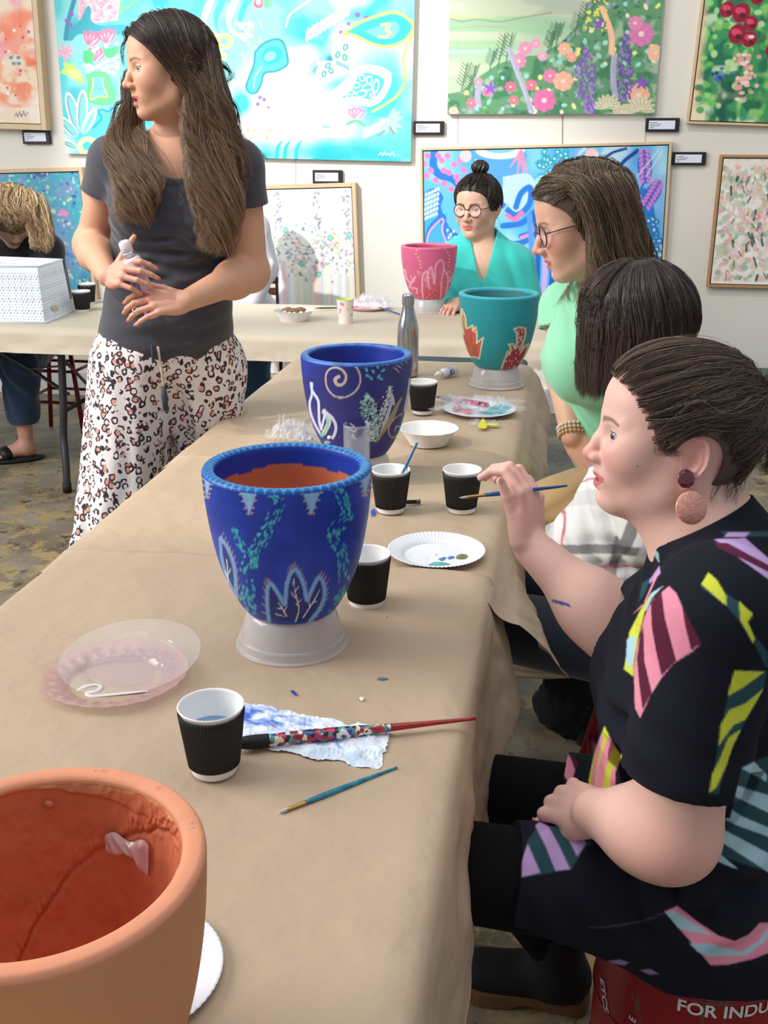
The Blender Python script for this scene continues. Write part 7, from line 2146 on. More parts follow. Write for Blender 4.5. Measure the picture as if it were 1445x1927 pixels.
 for q in ([(432, 355), (470, 325), (530, 430), (585, 545), (520, 552), (480, 450)], [(530, 330), (560, 318), (620, 370), (655, 430), (615, 490), (580, 420)], [(400, 435), (455, 560), (372, 580), (370, 520)]): P.poly(Z6(q), LI)
 # far thigh pink leaf
 P.poly(Z5([(480, 975), (520, 1030), (562, 1075), (548, 1120), (525, 1182), (495, 1120), (478, 1040)]), MA); P.poly(Z5([(480, 975), (530, 1060), (548, 1110), (525, 1182), (495, 1130), (478, 1040)]), PKc)
 # waist yellow and pink
 P.poly(Z5([(685, 905), (720, 980), (765, 1045), (735, 1120), (735, 1215), (610, 1225), (612, 1150), (640, 1020)]), YE)
 for q in ([(670, 940), (680, 960), (655, 1060), (638, 1225), (622, 1225), (628, 1120), (645, 1010)], [(705, 950), (730, 1000), (690, 1100), (672, 1220), (645, 1222), (652, 1110), (680, 1010)], [(755, 1060), (735, 1120), (735, 1210), (705, 1215), (715, 1120)]): P.poly(Z5(q), PKc)
 # lower hem: pink and pale blue
 P.poly(Z6([(995, 730), (1050, 705), (1140, 775), (1230, 835), (1300, 858), (1360, 830), (1410, 778), (1470, 780), (1470, 900), (1380, 935), (1270, 960), (1195, 962), (1100, 850)]), PKc)
 P.poly(Z6([(1000, 735), (1040, 725), (1120, 780), (1200, 830), (1100, 815), (1055, 800)]), BL); P.poly(Z6([(1105, 868), (1200, 870), (1330, 905), (1400, 860), (1445, 800), (1470, 800), (1430, 860), (1350, 920), (1180, 925), (1140, 905)]), BL)
 P.poly(Z6([(745, 945), (800, 938), (840, 950), (820, 965), (770, 955)]), (150, 120, 170)); P.poly(Z6([(890, 985), (930, 978), (970, 1000), (930, 1004)]), (150, 120, 170))
 P.line(Z6([(665, 795), (720, 798), (780, 790), (850, 780), (920, 765), (995, 735)]), 1.2, (90, 92, 104))
 P.blur(2)
 return P
def project_paint(V, N, P, base, inward=None):
 """dye the cloth with its printed pattern (the print is set out on the side it is seen from)"""
 d = V - CAM; z = d @ F_
 sx = 722.5 + (d @ R_) / z * FPX; sy = 963.5 + (d @ D_) / z * FPX
 c = P.sample(sx, sy)
 back = (N * d).sum(1) > 0
 c[back] = lin(base)
 return c
def vnormals(V, F):
 e1 = V[F[:, 1]] - V[F[:, 0]]; e2 = V[F[:, 2]] - V[F[:, 0]]
 n = np.cross(e1, e2); N = np.zeros_like(V)
 for k in range(F.shape[1]): np.add.at(N, F[:, k], n)
 return N / (np.linalg.norm(N, axis=1)[:, None] + 1e-12)
def front_woman():
 SK = (236, 190, 174)
 hip = np.array([.25, 1.38, .47])
 f = nrm([-.996, -.09, 0]); l = nrm(np.cross([0, 0, 1], f))        # l = her left, towards the lens
 M = np.stack([f, l, np.array([0, 0, 1.0])], 1)
 p = lambda a, b, c: hip * [1, 1, 0] + f * a + l * b + np.array([0, 0, c])
 t = person('woman in a black dress with striped leaf print, holding a thin brush by the table', (hip[0], hip[1], 0))
 H = Head(W(1257, 815, 1.43), head_basis(facing(1257, 79), -.05, 0), .98, mw=1.42, nose=.25, open_=.55, jaw=1.05, lid=(.46, -.34), cheek=1.08)
 near0 = 1 if (H.w((0, 1, 0)) - H.o) @ F_ < 0 else -1
 B = Body(.02)
 H.add(B)
 nb = W(1352, 1040, 1.45)
 nf = H.w((-.020, 0, -.055))
 B.cone(nf, nb, .060, .064, .03)
 B.cone(H.w((.02, 0, -.085)), nb + f * .03, .035, .05, .03)
 # arms
 sN = W(1352, 1150, 1.27); sF = W(1300, 1120, 1.60)
 eN = W(1262, 1568, 1.335); wN = W(1122, 1530, 1.45)
 eF = W(1168, 1192, 1.62); wF = W(1003, 1032, 1.66)
 B.cone(sN, eN, .066, .054, .03); B.ell(eN, .056, None, .03); B.cone(eN, wN, .052, .034, .02)
 B.ell(eN * .68 + wN * .32 - [0, 0, .003], .052, None, .04)
 B.cone(sF, eF, .056, .050, .03); B.cone(eF, wF, .052, .0300, .02); B.ell(eF * .7 + wF * .3, .052, None, .04)
 # far hand: fingers up, holding the brush
 X = cdir(-.06, 1.0, .05); Z = cdir(.80, .05, .60); Z = nrm(Z - X * (Z @ X)); Y = nrm(np.cross(Z, X))
 if Y @ cdir(0, 0, 1) < 0: Y = -Y
 MF = np.stack([X, Y, Z], 1)
 tf = hand(B, wF, MF, 1, [(.55, 1.00, .45), (.60, 1.05, .55), (.55, 1.10, .60), (.55, 1.1, .7)], 1.02, spread=(.02, .0, -.04, -.08), thumb=((.22, .10, -.15), .3))
 # near hand tucked in the lap
 X = cdir(-.50, .02, -.87); Z = cdir(-.5, .75, .45); Z = nrm(Z - X * (Z @ X)); Y = nrm(np.cross(Z, X))
 MN = np.stack([X, Y, Z], 1)
 tn = hand(B, wN, MN, 1, [(1.1, 1.3, .8)] * 4, 1.0, thumb=((.5, .6, .5), .3))
 chest = p(.02, 0, .80)
 B.cone(nb, chest + [0, 0, .08], .07, .09, .05)
 zc = H.o[2] - .17
 pa = nrm(nb - nf)
 cutp = nf * .28 + nb * .72
 hc = lambda P: np.maximum((P - cutp) @ pa, np.linalg.norm(P - H.o, axis=1) - .235)
 V, F = join_np([B.mesh(.0014, clip=hc), B.mesh(.0020, clip=lambda P: -hc(P) - .004)])
 col = H.paint(V, SK, lip=(196, 96, 100), blush=(224, 116, 112), brow=(98, 74, 62), amt=.75)
 # pinker hand, reddened elbow
 mark(V, col, wF + (tf[1][0] - wF) * .6, .10, (226, 150, 146), .35, .8)
 mark(V, col, eN + l * .03, .09, (222, 140, 130), .45, .8)
 mark(V, col, H.w((.048, .070 if (H.w((0, 1, 0)) - H.o) @ F_ < 0 else -.070, -.030)), .0022, (120, 66, 56), .8, .5)
 bp = W(1062, 1138, 1.575)
 d = np.linalg.norm(V - bp, axis=1); Lx = (V - bp) @ R_; Ly = (V - bp) @ D_
 m = (np.abs(Lx) < .011) & (np.abs(Ly - Lx * .2) < .0025) & (d < .06); col[m] = lin((84, 96, 160))
 mesh_obj('body', V, F, M_skin, t, colors=col)
 H.eyes(t, iris=(100, 108, 100), look=(near0 * .42, .06))
 M_nn = mat('natural_nail', (232, 180, 172), .25, coat=.5)
 nails(tf, t, M_nn); nails(tn, t, M_nn)
 # dress
 S = Body(.03)
 S.ell(p(.02, 0, .80), (.125, .165, .17), M, 0)
 S.ell(p(.025, 0, .60), (.142, .165, .16), M, .07)
 S.ell(p(.02, 0, .48), (.175, .180, .12), M, .07)
 S.ell(p(.090, .075, .762), (.076, .080, .088), M, .07); S.ell(p(.090, -.075, .765), (.076, .080, .088), M, .07)
 S.cone(nb, p(.0, 0, .86), .080, .11, .05)
 S.cone(nb - [0, 0, .03], sN, .062, .074, .05); S.cone(nb - [0, 0, .03], sF, .062, .064, .05)
 slN = sN * .26 + eN * .74; slF = sF + (eF - sF) * .72
 S.cone(sN, slN + (eN - sN) * .10, .080, .073, .03); S.cone(sF, slF + (eF - sF) * .2, .068, .064, .03)
 kN = np.array([-.20, 1.225, .545]); kF = np.array([-.16, 1.52, .47])
 hN = p(.02, .095, .475); hF = p(.02, -.105, .465)
 S.cone(hN, kN, .090, .072, .05); S.cone(hF, kF, .098, .080, .05)
 S.ell(p(.13, 0, .470), (.16, .155, .05), M, .05)
 # skirt falling over the bucket
 S.ell(p(-.01, .0, .40), (.19, .165, .06), M, .05)
 S.cone(p(.10, .10, .40), p(-.12, .11, .42), .05, .05, .06)
 hemN = hN + (kN - hN) * .60; hemF = hF + (kF - hF) * .45
 collar_top = nb + (nf - nb) * .42
 ax = nrm(nf - nb)
 def neckcut(P):
  return np.minimum((P - collar_top) @ ax, .16 - np.linalg.norm(P - collar_top, axis=1))
 fd = folds([(W(1180, 1390, 1.4), cdir(.9, .4, 0), .045, .006, .09), (W(1190, 1620, 1.42), cdir(.25, -1, 0), .040, .006, .10), (W(1080, 1640, 1.42), cdir(.3, -1, 0), .045, .005, .09), (W(1330, 1700, 1.4), cdir(1, .5, 0), .06, .007, .10),
    (W(1250, 1650, 1.4), cdir(.7, -.7, 0), .05, .006, .10), (W(1300, 1420, 1.3), cdir(1, -.1, 0), .07, .003, .09), (W(1230, 1140, 1.45), cdir(.6, -.8, 0), .045, .004, .08)])
 S.cone(nb - ax * .02, nb + (nf - nb) * .55, .082, .072, .012)
 zb = .362
 V, F = S.mesh(.0022, clip=cuts(cutball(slN, eN - sN, .13), cutball(slF, eF - sF, .11), neckcut, cutball(hemN, kN - hN, .22), cutball(hemF, kF - hF, .22), lambda P: (zb + .25 * np.clip(1.30 - P[:, 1], 0, .2) + .55 * np.clip(.20 - P[:, 0], 0, 1) * (P[:, 1] < 1.45) + .02 * vnoise(P, 5, 4)) - P[:, 2]), disp=fd)
 N = vnormals(V, F)
 col = project_paint(V, N, dress_paint(), (24, 26, 36))
 mesh_obj('dress', V, F, mat('printed_dress', rough=.9, paint=True, bump=.1, bscale=320, bdist=.001, spec=.25), t, colors=col)
 # collar tie
 # leggings and boots
 Lg = Body(.03)
 aN = np.array([-.12, 1.23, .10]); aF = np.array([.055, 1.575, .11])
 for h_, k_, a_ in ((hN, kN, aN), (hF, kF, aF)):
  Lg.cone(h_, k_, .078, .066, .02); Lg.cone(k_, k_ * .7 + a_ * .3 + np.array([.012, 0, 0]), .066, .058, .02); Lg.cone(k_ * .7 + a_ * .3 + np.array([.012, 0, 0]), a_, .058, .040, .02)
 V, F = Lg.mesh(.005)
 mesh_obj('leggings', V, F, mat('black_leggings', (12, 12, 15), .9, spec=.2), t)
 M_boot = mat('black_suede', (13, 15, 15), .85, bump=.3, bscale=200); M_sole = mat('tan_sole', (110, 78, 46), .6)
 for a_, toe in ((aN, nrm([-1, .0, 0])), (aF, nrm([-.999, .03, 0]))):
  g = np.array([a_[0], a_[1], 0])
  sd = np.cross([0, 0, 1], toe); Mb = np.stack([toe, sd, np.array([0, 0, 1.0])], 1)
  q = lambda a, b, c: g + toe * a + sd * b + np.array([0, 0, c])
  Bb = Body(.03)
  Bb.cone(q(0, 0, .17), q(-.005, 0, .07), .052, .048, .02); Bb.ell(q(.02, 0, .055), (.07, .042, .04), Mb, .03); Bb.ell(q(.115, 0, .048), (.070, .044, .036), Mb, .04); Bb.ell(q(-.02, 0, .055), (.045, .038, .045), Mb, .03)
  V, F = Bb.mesh(.004, clip=lambda P: np.maximum(.026 - P[:, 2], P[:, 2] - .17))
  bo = mesh_obj('boot', V, F, M_boot, t)
  out = [(.185, 0), (.175, .03), (.13, .047), (.06, .040), (.0, .036), (-.05, .036), (-.066, .02), (-.068, 0)]
  out = out + [(x, -y) for x, y in out[-2:0:-1]]
  out = smooth_path(np.array(out + [out[0]], float), 3)[:-1]
  n = len(out); Vv = []
  for zz, k in ((.0, .97), (.014, 1.0), (.030, 1.0)):
   for x, y in out: Vv.append(q(x * k, y * k, zz + (.016 * np.clip(1 - abs(x - .045) / .04, 0, 1) if zz == 0 else 0) + (.012 * np.clip((x - .12) / .06, 0, 1) ** 2)))
  Ff = [(i, (i + 1) % n, n + (i + 1) % n, n + i) for i in range(n)] + [(n + i, n + (i + 1) % n, 2 * n + (i + 1) % n, 2 * n + i) for i in range(n)] + [tuple(range(n))[::-1], tuple(range(2 * n, 3 * n))]
  mesh_obj('sole', Vv, Ff, M_sole, bo, smooth=False)
 # hair pulled back
 PAL = [(84, 68, 58), (102, 83, 70), (68, 54, 46), (124, 102, 82), (150, 126, 98)]
 def earclip(P):
  x, y, z = H.loc(P).T
  face = np.where(x > .118, .05, (1 - np.hypot((x - .118) / .092, (z + .034) / .118)) * .08)
  ear = (1 - np.hypot((x + .028) / .034, (z + .020) / .040)) * .03
  return np.max([face, ear, np.minimum(-.004 - z, x + .03), -.070 - z], 0) * H.sc
 cap, CB = hair_cap(H, t, (52, 42, 37), off=.0065, clip=earclip, h=.0026)
 cv = np.zeros(len(cap.data.vertices) * 3, np.float32); cap.data.vertices.foreach_get('co', cv); Lc = H.loc(cv.reshape(-1, 3) + np.array(t.location))
 e_ = np.clip((np.hypot((Lc[:, 0] - .118) / .092, (Lc[:, 2] + .034) / .118) - 1.0) / .16, 0, 1)[:, None]
 cc = np.ones((len(Lc), 4), np.float32); cc[:, :3] = lin((206, 160, 140)) * (1 - e_) + lin((86, 70, 60)) * e_
 cap.data.color_attributes['paint'].data.foreach_set('color', cc.ravel())
 tail = W(1413, 765, 1.43)
 def hl(L, m=1.0): return np.hypot((L[:, 0] - .118) / .092, (L[:, 2] + .034) / .118) > m
 near = 1 if (H.w((0, 1, 0)) - H.o) @ F_ < 0 else -1
 cond = lambda L: hl(L) & (np.hypot((L[:, 0] + .028) / .036, (L[:, 2] + .020) / .042) > 1) & ((L[:, 2] > .0) | (L[:, 0] < -.045)) & (L[:, 2] > -.07)
 HB = Body(.02); q = H.sc
 HB.ell(H.w((-.018, 0, .030)), np.array([.094, .074, .084]) * q, H.R, .0); HB.ell(H.w((-.030, 0, .018)), np.array([.082, .075, .078]) * q, H.R, .02); HB.ell(H.w((.026, 0, .035)), np.array([.060, .062, .062]) * q, H.R, .03)
 HB.ell(H.w((-.035, 0, -.03)), np.array([.060, .060, .05]) * q, H.R, .03)
 def pull(n, cond, seed, clr, per, pal=PAL, spread=.006, lift=.0, rad=.00042, messy=.02):
  L, Nn = scalp_pts(H, n, cond, seed, rx=.100, c=(-.014, 0, .028)); n = len(L); rs = np.random.RandomState(seed)
  root = H.w(L)
  tl = H.loc(tail[None])[0]
  # intermediate points along the skull towards the knot
  mids = []
  for k in (.25, .5, .75):
   m_ = L * (1 - k) + tl * k
   m_[:, 1] = L[:, 1] * (1 - k ** 2.2) + tl[1] * k ** 2.2
   m_[:, 2] += .030 * math.sin(k * 3.14) * np.clip(L[:, 2] / .08, -.3, 1) + rs.normal(0, messy * .15, n)
   ez = (m_[:, 0] > -.055) & (m_[:, 0] < .03) & (L[:, 0] > -.03); m_[:, 2] = np.where(ez, np.maximum(m_[:, 2], .030 + .3 * np.clip(L[:, 2], 0, .1)), m_[:, 2])
   mids.append(H.w(m_))
  G = spline_guides([root] + mids + [tail + rs.normal(0, .004, (n, 3))], 34)
  G = push_out(G, [HB], (.0065 + clr * rs.rand(n, 1)) * np.interp(np.linspace(0, 1, 34), [0, .1, .8, 1], [.9, 1, 1, .3])[None] + lift)
  strands('hair', G, t, per=per, spread=spread, rad=rad, seed=seed, tip=.8, frizz=.0008, cols=hair_cols(pal, None, var=.22, wts=[.28, .3, .18, .16, .08]), lens=(.97, 1.0))
 pull(1000, cond, 31, .005, 14)
 pull(50, cond, 32, .010, 2, rad=.0004, spread=.006, messy=.05)
 pull(420, lambda L: hl(L, .985) & ~hl(L, 1.10) & ((L[:, 2] > .01)), 33, .003, 12, pal=[(92, 74, 62), (110, 88, 74), (74, 60, 52), (130, 108, 88), (84, 68, 60)])
 # bun, hair tie and loose ends
 pts = [tail + cdir(*v) * r_ for v, r_ in (((0, 1, .1), .020), ((0, .1, 1), .020), ((0, -1, -.1), .020), ((0, -.1, -1), .020))]
 ring = [tail + cdir(1, .05, 0) * .004 + (cdir(0, math.cos(a), math.sin(a))) * .019 for a in np.linspace(0, 6.283, 25)]
 mesh_obj('hair_tie', *tube(ring, .0065, 10, caps=False), mat('black_elastic', (20, 18, 22), .8), t)
 rs = np.random.RandomState(8)
 ctrl = []
 n = 60
 a = rs.rand(n) * 6.28; r1 = .012 * np.sqrt(rs.rand(n))
 o = lambda x, y, z_, sc=1: tail[None] + np.array([R_ * x - D_ * y - F_ * z_])
 off = np.stack([np.zeros(n), np.cos(a), np.sin(a)], 1)
 T3 = lambda c, k: tail + np.outer(np.ones(n), R_ * c[0] - D_ * c[1]) + (off[:, 1:2] * -D_ + off[:, 2:3] * -F_) * k
 G = spline_guides([T3((0, 0), .010), T3((.016, .010), .016), T3((.034, .012), .032), T3((.040, -.012), .040), T3((.026, -.045), .038), T3((.010, -.062), .022)], 30)
 G = wave(G, .006, 2.2, 4, .2)
 strands('hair', G, t, per=12, spread=.007, rad=.0007, seed=41, tip=.5, cols=hair_cols([(92, 66, 50), (76, 56, 46), (120, 86, 62), (58, 44, 38)], (110, 76, 54), .3, .2), lens=(.7, 1))
 # sideburn wisps and nape hairs
 for k, pts in enumerate(([(1272, 775), (1254, 830), (1262, 850), (1290, 852)], [(1262, 775), (1248, 822), (1252, 846), (1276, 852)], [(1258, 770), (1244, 806), (1250, 840)])):
  P = np.array([W(x, y, 1.345) for x, y in pts]) + F_ * .012
  G = spline_guides([p_[None] + rs.normal(0, .0025, (12, 3)) for p_ in P], 24); G = push_out(G, [B], .0012, 4)
  strands('hair', G, t, per=4, spread=.003, rad=.00035, seed=70 + k, cols=hair_cols([(120, 98, 84), (96, 78, 66)], None), lens=(.8, 1))
 for k in range(12):
  x0, y0 = rnd.uniform(1330, 1400), rnd.uniform(870, 900)
  P = [W(x0, y0, 1.40), W(x0 + rnd.uniform(-10, 12), y0 + 25, 1.385), W(x0 + rnd.uniform(-25, 10), y0 + rnd.uniform(40, 75), 1.385)]
  G = spline_guides([p_[None] + rs.normal(0, .002, (3, 3)) for p_ in P], 18); G = push_out(G, [B], .001, 3)
  strands('hair', G, t, per=2, spread=.001, rad=.0003, seed=90 + k, cols=hair_cols([(110, 84, 66), (84, 64, 52)], None), lens=(.8, 1))
 for k in range(16):
  x0 = rnd.uniform(1180, 1400); y0 = np.interp(x0, [1140, 1260, 1340, 1410], [700, 656, 672, 720])
  P = [W(x0, y0 + 6, 1.43), W(x0 + 30, y0 - rnd.uniform(2, 12) + (x0 - 1280) * .02, 1.43), W(x0 + rnd.uniform(50, 80), y0 + rnd.uniform(4, 30), 1.43)]
  G = spline_guides([p_[None] + rs.normal(0, .002, (2, 3)) for p_ in P], 18)
  strands('hair', G, t, per=1, spread=.001, rad=.0003, seed=120 + k, cols=hair_cols([(120, 98, 78), (84, 64, 52)], None), lens=(.8, 1))
 # earring
 lobe = W(1290, 900, 1.30)
 s0 = B.eval(lobe[None])[0]
 lobe = lobe - F_ * -.0 + F_ * .0
 tt = 1.30
 for tt in np.arange(1.25, 1.5, .001):
  if B.eval(W(1291, 898, tt)[None])[0] < .006: break
 e1 = W(1291, 901, tt - .004); fz = -F_
 er = mesh_obj('earring', *sphere(e1, 1.0, 24, 12, M=None), None, None)
 bpy.data.objects.remove(er)
 a_, b_, c_ = frame_of(-F_ * .9 + R_ * .15)
 Md = np.stack([a_, b_, c_], 1)
 gem = mat('ruby_resin', (112, 14, 44), .12, trans=.3, coat=1, bump=.6, bscale=300, bdist=.002)
 v, f_ = sphere((0, 0, 0), (.0128, .0128, .0045), 9, 6)
 E = mesh_obj('earring', e1 + v @ Md.T, f_, gem, t, smooth=False)
 e2 = W(1298, 922, tt - .004)
 mesh_obj('link', *tube([e1 - D_ * -.012, e2, e2 + D_ * .005], .0012, 8), M_brass, E)
 e3 = W(1301, 955, tt - .006)
 prof = [(.0003, -.0022), (.0205, -.0022), (.0218, 0), (.0205, .0022), (.0003, .0022)]
 v, f_ = lathe(prof, 48)
 mesh_obj('disc', e3 + v @ Md.T, f_, mat('glittered_coral_resin', (226, 142, 122), .2, coat=1, bump=.8, bscale=500, bdist=.001, c2=(236, 176, 158), nscale=300, alpha=.93), E)
 # brush in her hand: passes between thumb and fingers
 th = tf[4][0]; ix = tf[0][0]
 zt = ((th + ix) / 2 - CAM) @ F_
 a = W(865, 937, zt - .03); b = W(1067, 914, zt + .02)
 brush('paintbrush', 'slim blue paintbrush held in the raised hand of the woman in the printed dress', a, b, .003,
   [('bristles', 0, .06, [.0008, .0019, .0022], M_bris_w), ('ferrule', .055, .24, [.0022, .0024, .0028], M_brass), ('handle', .235, 1, [.0030, .0040, .0036, .0030, .0024, .0018], M_blue_h)])
front_woman()
# red paint drum she sits on
def drum():
 c = np.array([.262, 1.385])
 t = empty('paint_drum', (c[0], c[1], 0), 'red metal paint drum with white lettering used as a seat', 'drum')
 R = .152; Hh = .360
 m = mat('scuffed_red_paint', (142, 16, 30), .35, c2=(150, 20, 34), nscale=8)
 nt = m.node_tree; N = nt.nodes; b = N['Principled BSDF']
 tc = N.new('ShaderNodeTexCoord'); nz = N.new('ShaderNodeTexNoise'); nz.inputs['Scale'].default_value = 13; nz.inputs['Detail'].default_value = 9; nz.inputs['Roughness'].default_value = .7
 mp = N.new('ShaderNodeMapping'); mp.inputs['Scale'].default_value = (1, 1, .35); nt.links.new(tc.outputs['Object'], mp.inputs[0]); nt.links.new(mp.outputs[0], nz.inputs['Vector'])
 rp = N.new('ShaderNodeValToRGB'); rp.color_ramp.elements[0].position = .60; rp.color_ramp.elements[1].position = .63; nt.links.new(nz.outputs['Fac'], rp.inputs['Fac'])
 mx = N.new('ShaderNodeMix'); mx.data_type = 'RGBA'; mx.inputs[7].default_value = L3((104, 84, 70)); nt.links.new(rp.outputs['Color'], mx.inputs[0])
 old = b.inputs['Base Color'].links[0].from_socket; nt.links.new(old, mx.inputs[6]); nt.links.new(mx.outputs[2], b.inputs['Base Color'])
 prof = smooth_path(np.array([(.002, .004), (R * .97, .004), (R * .99, .0), (R, .006), (R * .985, .014), (R * .985, .11), (R * 1.0, .116), (R * .985, .122), (R * .985, .23), (R * 1.0, .236), (R * .985, .242), (R * .985, Hh - .01), (R * 1.01, Hh - .006), (R * 1.01, Hh), (R * .98, Hh), (R * .96, Hh - .008), (.002, Hh - .008)]), 4)
 mesh_obj('drum_body', *lathe(prof, 96, (c[0], c[1], 0)), m, t)
 # lettering FOR IND ... curved round the drum
 Mw = mat('white_print', (232, 232, 230), .5)
 def letters(s, px, py, hgt, name, rot=0.0, gap=1.0):
  cu = bpy.data.curves.new(name, 'FONT'); cu.body = s; cu.size = hgt * 1.38; cu.space_character = 1.02
  cu.offset = hgt * .03
  o = bpy.data.objects.new(name, cu); COL.objects.link(o)
  dg = bpy.context.evaluated_depsgraph_get(); me = bpy.data.meshes.new_from_object(o.evaluated_get(dg))
  bpy.data.objects.remove(o)
  import bmesh
  bm = bmesh.new(); bm.from_mesh(me)
  bmesh.ops.triangulate(bm, faces=bm.faces)
  for _ in range(2): bmesh.ops.subdivide_edges(bm, edges=[e for e in bm.edges if e.calc_length() > .008], cuts=1)
  bmesh.ops.triangulate(bm, faces=bm.faces)
  V = np.array([v.co[:] for v in bm.verts]); F = [tuple(v.index for v in f.verts) for f in bm.faces]
  bm.free()
  # start point on the drum wall seen at px,py
  d = raydir(px, py); o2 = CAM[:2] - c; aa = d[:2] @ d[:2]; bb = 2 * o2 @ d[:2]; cc = o2 @ o2 - (R * .99) ** 2
  s_ = (-bb - math.sqrt(bb * bb - 4 * aa * cc)) / (2 * aa); P0 = CAM + d * s_
  a0 = math.atan2(P0[1] - c[1], P0[0] - c[0])
  x = V[:, 0] * math.cos(rot) - V[:, 1] * math.sin(rot); y = V[:, 0] * math.sin(rot) + V[:, 1] * math.cos(rot)
  an = a0 + x / R
  rr_ = R * .985 + .0016
  Q = np.stack([c[0] + rr_ * np.cos(an), c[1] + rr_ * np.sin(an), P0[2] + y], 1)
  mesh_obj(name, Q, F, Mw, t, smooth=False)
 letters('FOR INDUS', 1272, 1899, .021, 'lettering')
 letters('ETCS', 1130, 1838, .016, 'lettering', rot=-1.1)
 letters('E', 1196, 1926, .012, 'lettering', rot=1.57)
drum()
# the seated woman in green, the long haired one beside her, and the people behind
def skull_body(H):
 HB = Body(.02); q = H.sc
 HB.ell(H.w((-.018, 0, .030)), np.array([.094, .074, .084]) * q, H.R, .0); HB.ell(H.w((-.030, 0, .018)), np.array([.082, .075, .078]) * q, H.R, .02); HB.ell(H.w((.029, 0, .040)), np.array([.0605, .063, .060]) * q, H.R, .03)
 return HB
def stool(label, c, h, R, color, seat_col=None, legs=4, spread=.06):
 t = empty('stool', (c[0], c[1], 0), label, 'stool')
 m = mat('stool_metal', color, .45); ms = m if seat_col is None else mat('stool_seat', seat_col, .5)
 mesh_obj('seat', *lathe(smooth_path(np.array([(.002, h - .02), (R * .93, h - .02), (R, h - .012), (R, h - .004), (R * .95, h), (.002, h)]), 4), 48, (c[0], c[1], 0)), ms, t)
 P = []
 for k in range(legs):
  a = math.pi / 4 + k * 2 * math.pi / legs
  d = np.array([math.cos(a), math.sin(a), 0])
  top = np.array([c[0], c[1], h - .02]) + d * R * .75; bot = np.array([c[0], c[1], .001]) + d * (R + spread)
  mesh_obj('leg', *tube([top, bot], .012, 10), m, t); P.append((top, bot))
 for q in (.35, .62):
  for k in range(legs):
   a = P[k][0] * (1 - q) + P[k][1] * q; b = P[(k + 1) % legs][0] * (1 - q) + P[(k + 1) % legs][1] * q
   mesh_obj('rung', *tube([a, b], .008, 8), m, t)
 return t
def green_woman():
 SK = (226, 176, 150)
 D0 = 2.45
 H = Head(Wd(1092, 416, D0), head_basis(facing(1092, 78), .28, 0), 1.02, nose=.7, open_=.4, lid=(.10, -.30))
 hip = Wd(1215, 930, D0 + .10); hip[2] = .70
 t = person('woman in mint green tee and glasses leaning over with her hand on her knee', (hip[0], hip[1], 0))
 B = Body(.02); H.add(B)
 nb = Wd(1150, 580, D0 + .03); nf = H.w((-.02, 0, -.06))
 B.cone(nf, nb, .055, .06, .03)
 sF = Wd(1068, 580, D0 + .12); sN = Wd(1175, 600, D0 - .14)
 eF = Wd(1062, 705, D0 + .08); wF = Wd(1076, 820, D0 - .02)
 B.cone(sF, eF, .048, .043, .03); B.cone(eF, wF, .043, .0265, .02); B.cone(nb, sF, .05, .05, .05)
 X = cdir(.55, -.70, .10); Z = cdir(-.5, -.1, 1); Z = nrm(Z - X * (Z @ X)); Y = nrm(np.cross(Z, X)); M = np.stack([X, Y, Z], 1)
 if Y @ cdir(1, .3, 0) < 0: M[:, 1] *= -1
 tp = hand(B, wF, M, 1, [(.35, .5, .3)] * 4, .98, thumb=((.5, .8, .2), .3))
 eN = Wd(1200, 760, D0 - .22); wN = Wd(1150, 880, D0 - .15)
 B.cone(sN, eN, .048, .043, .03); B.cone(eN, wN, .043, .027, .02)
 V, F = B.mesh(.0023)
 col = H.paint(V, SK, lip=(190, 90, 90), blush=(218, 112, 98), brow=(120, 90, 70), amt=.8)
 mesh_obj('body', V, F, M_skin, t, colors=col)
 H.eyes(t, iris=(110, 120, 120), look=(0, .3))
 nails(tp, t, mat('pale_nail', (236, 190, 176), .3))
 glasses(H, t, (60, 50, 56), r=.0250, dz=-.004, thick=.0013)
 S = Body(.03)
 f = np.array([math.cos(facing(1093, 85)), math.sin(facing(1093, 85)), 0]); l = nrm(np.cross([0, 0, 1], f)); Mt = np.stack([f, l, np.array([0, 0, 1.0])], 1)
 ch = Wd(1130, 650, D0 + .02); be = Wd(1170, 790, D0 + .08)
 S.cone(nb + (nf - nb) * .3, ch, .068, .125, .05); S.ell(ch, (.125, .165, .13), Mt, .05); S.ell(be, (.125, .16, .15), Mt, .08)
 S.ell(Wd(1088, 680, D0 + .06), (.075, .07, .08), Mt, .05); S.ell(Wd(1092, 690, D0 - .09), (.075, .07, .08), Mt, .05)
 S.cone(nb, sF, .062, .062, .05); S.cone(nb, sN, .062, .062, .05)
 sl = sF + (eF - sF) * .30; S.cone(sF, sF + (eF - sF) * .45, .062, .066, .03)
 slN = sN + (eN - sN) * .4; S.cone(sN, sN + (eN - sN) * .5, .062, .066, .03)
 S.cone(be, hip, .14, .15, .06)
 neckc = nb + (nf - nb) * .55; ax = nrm(nf - nb)
 V, F = S.mesh(.0042, clip=cuts(cutball(sl, eF - sF, .12), cutball(slN, eN - sN, .12), lambda P: np.minimum((P - neckc) @ ax, .15 - np.linalg.norm(P - neckc, axis=1))),
     disp=folds([(Wd(1090, 640, D0), cdir(.4, -1, 0), .05, .005, .1), (Wd(1100, 740, D0), cdir(1, -1, 0), .05, .005, .1), (Wd(1060, 560, D0), cdir(1, -.6, 0), .03, .003, .06)]))
 mesh_obj('tee_shirt', V, F, fabric('mint_green_jersey', (142, 214, 172)), t)
 hemring = [sl + (frame_of(eF - sF)[0] * math.cos(a) + frame_of(eF - sF)[1] * math.sin(a)) * .0655 for a in np.linspace(0, 6.283, 33)]
 mesh_obj('sleeve_band', *tube(hemring, .0026, 8, caps=False), fabric('green_rib', (96, 180, 136)), t)
 Lg = Body(.03)
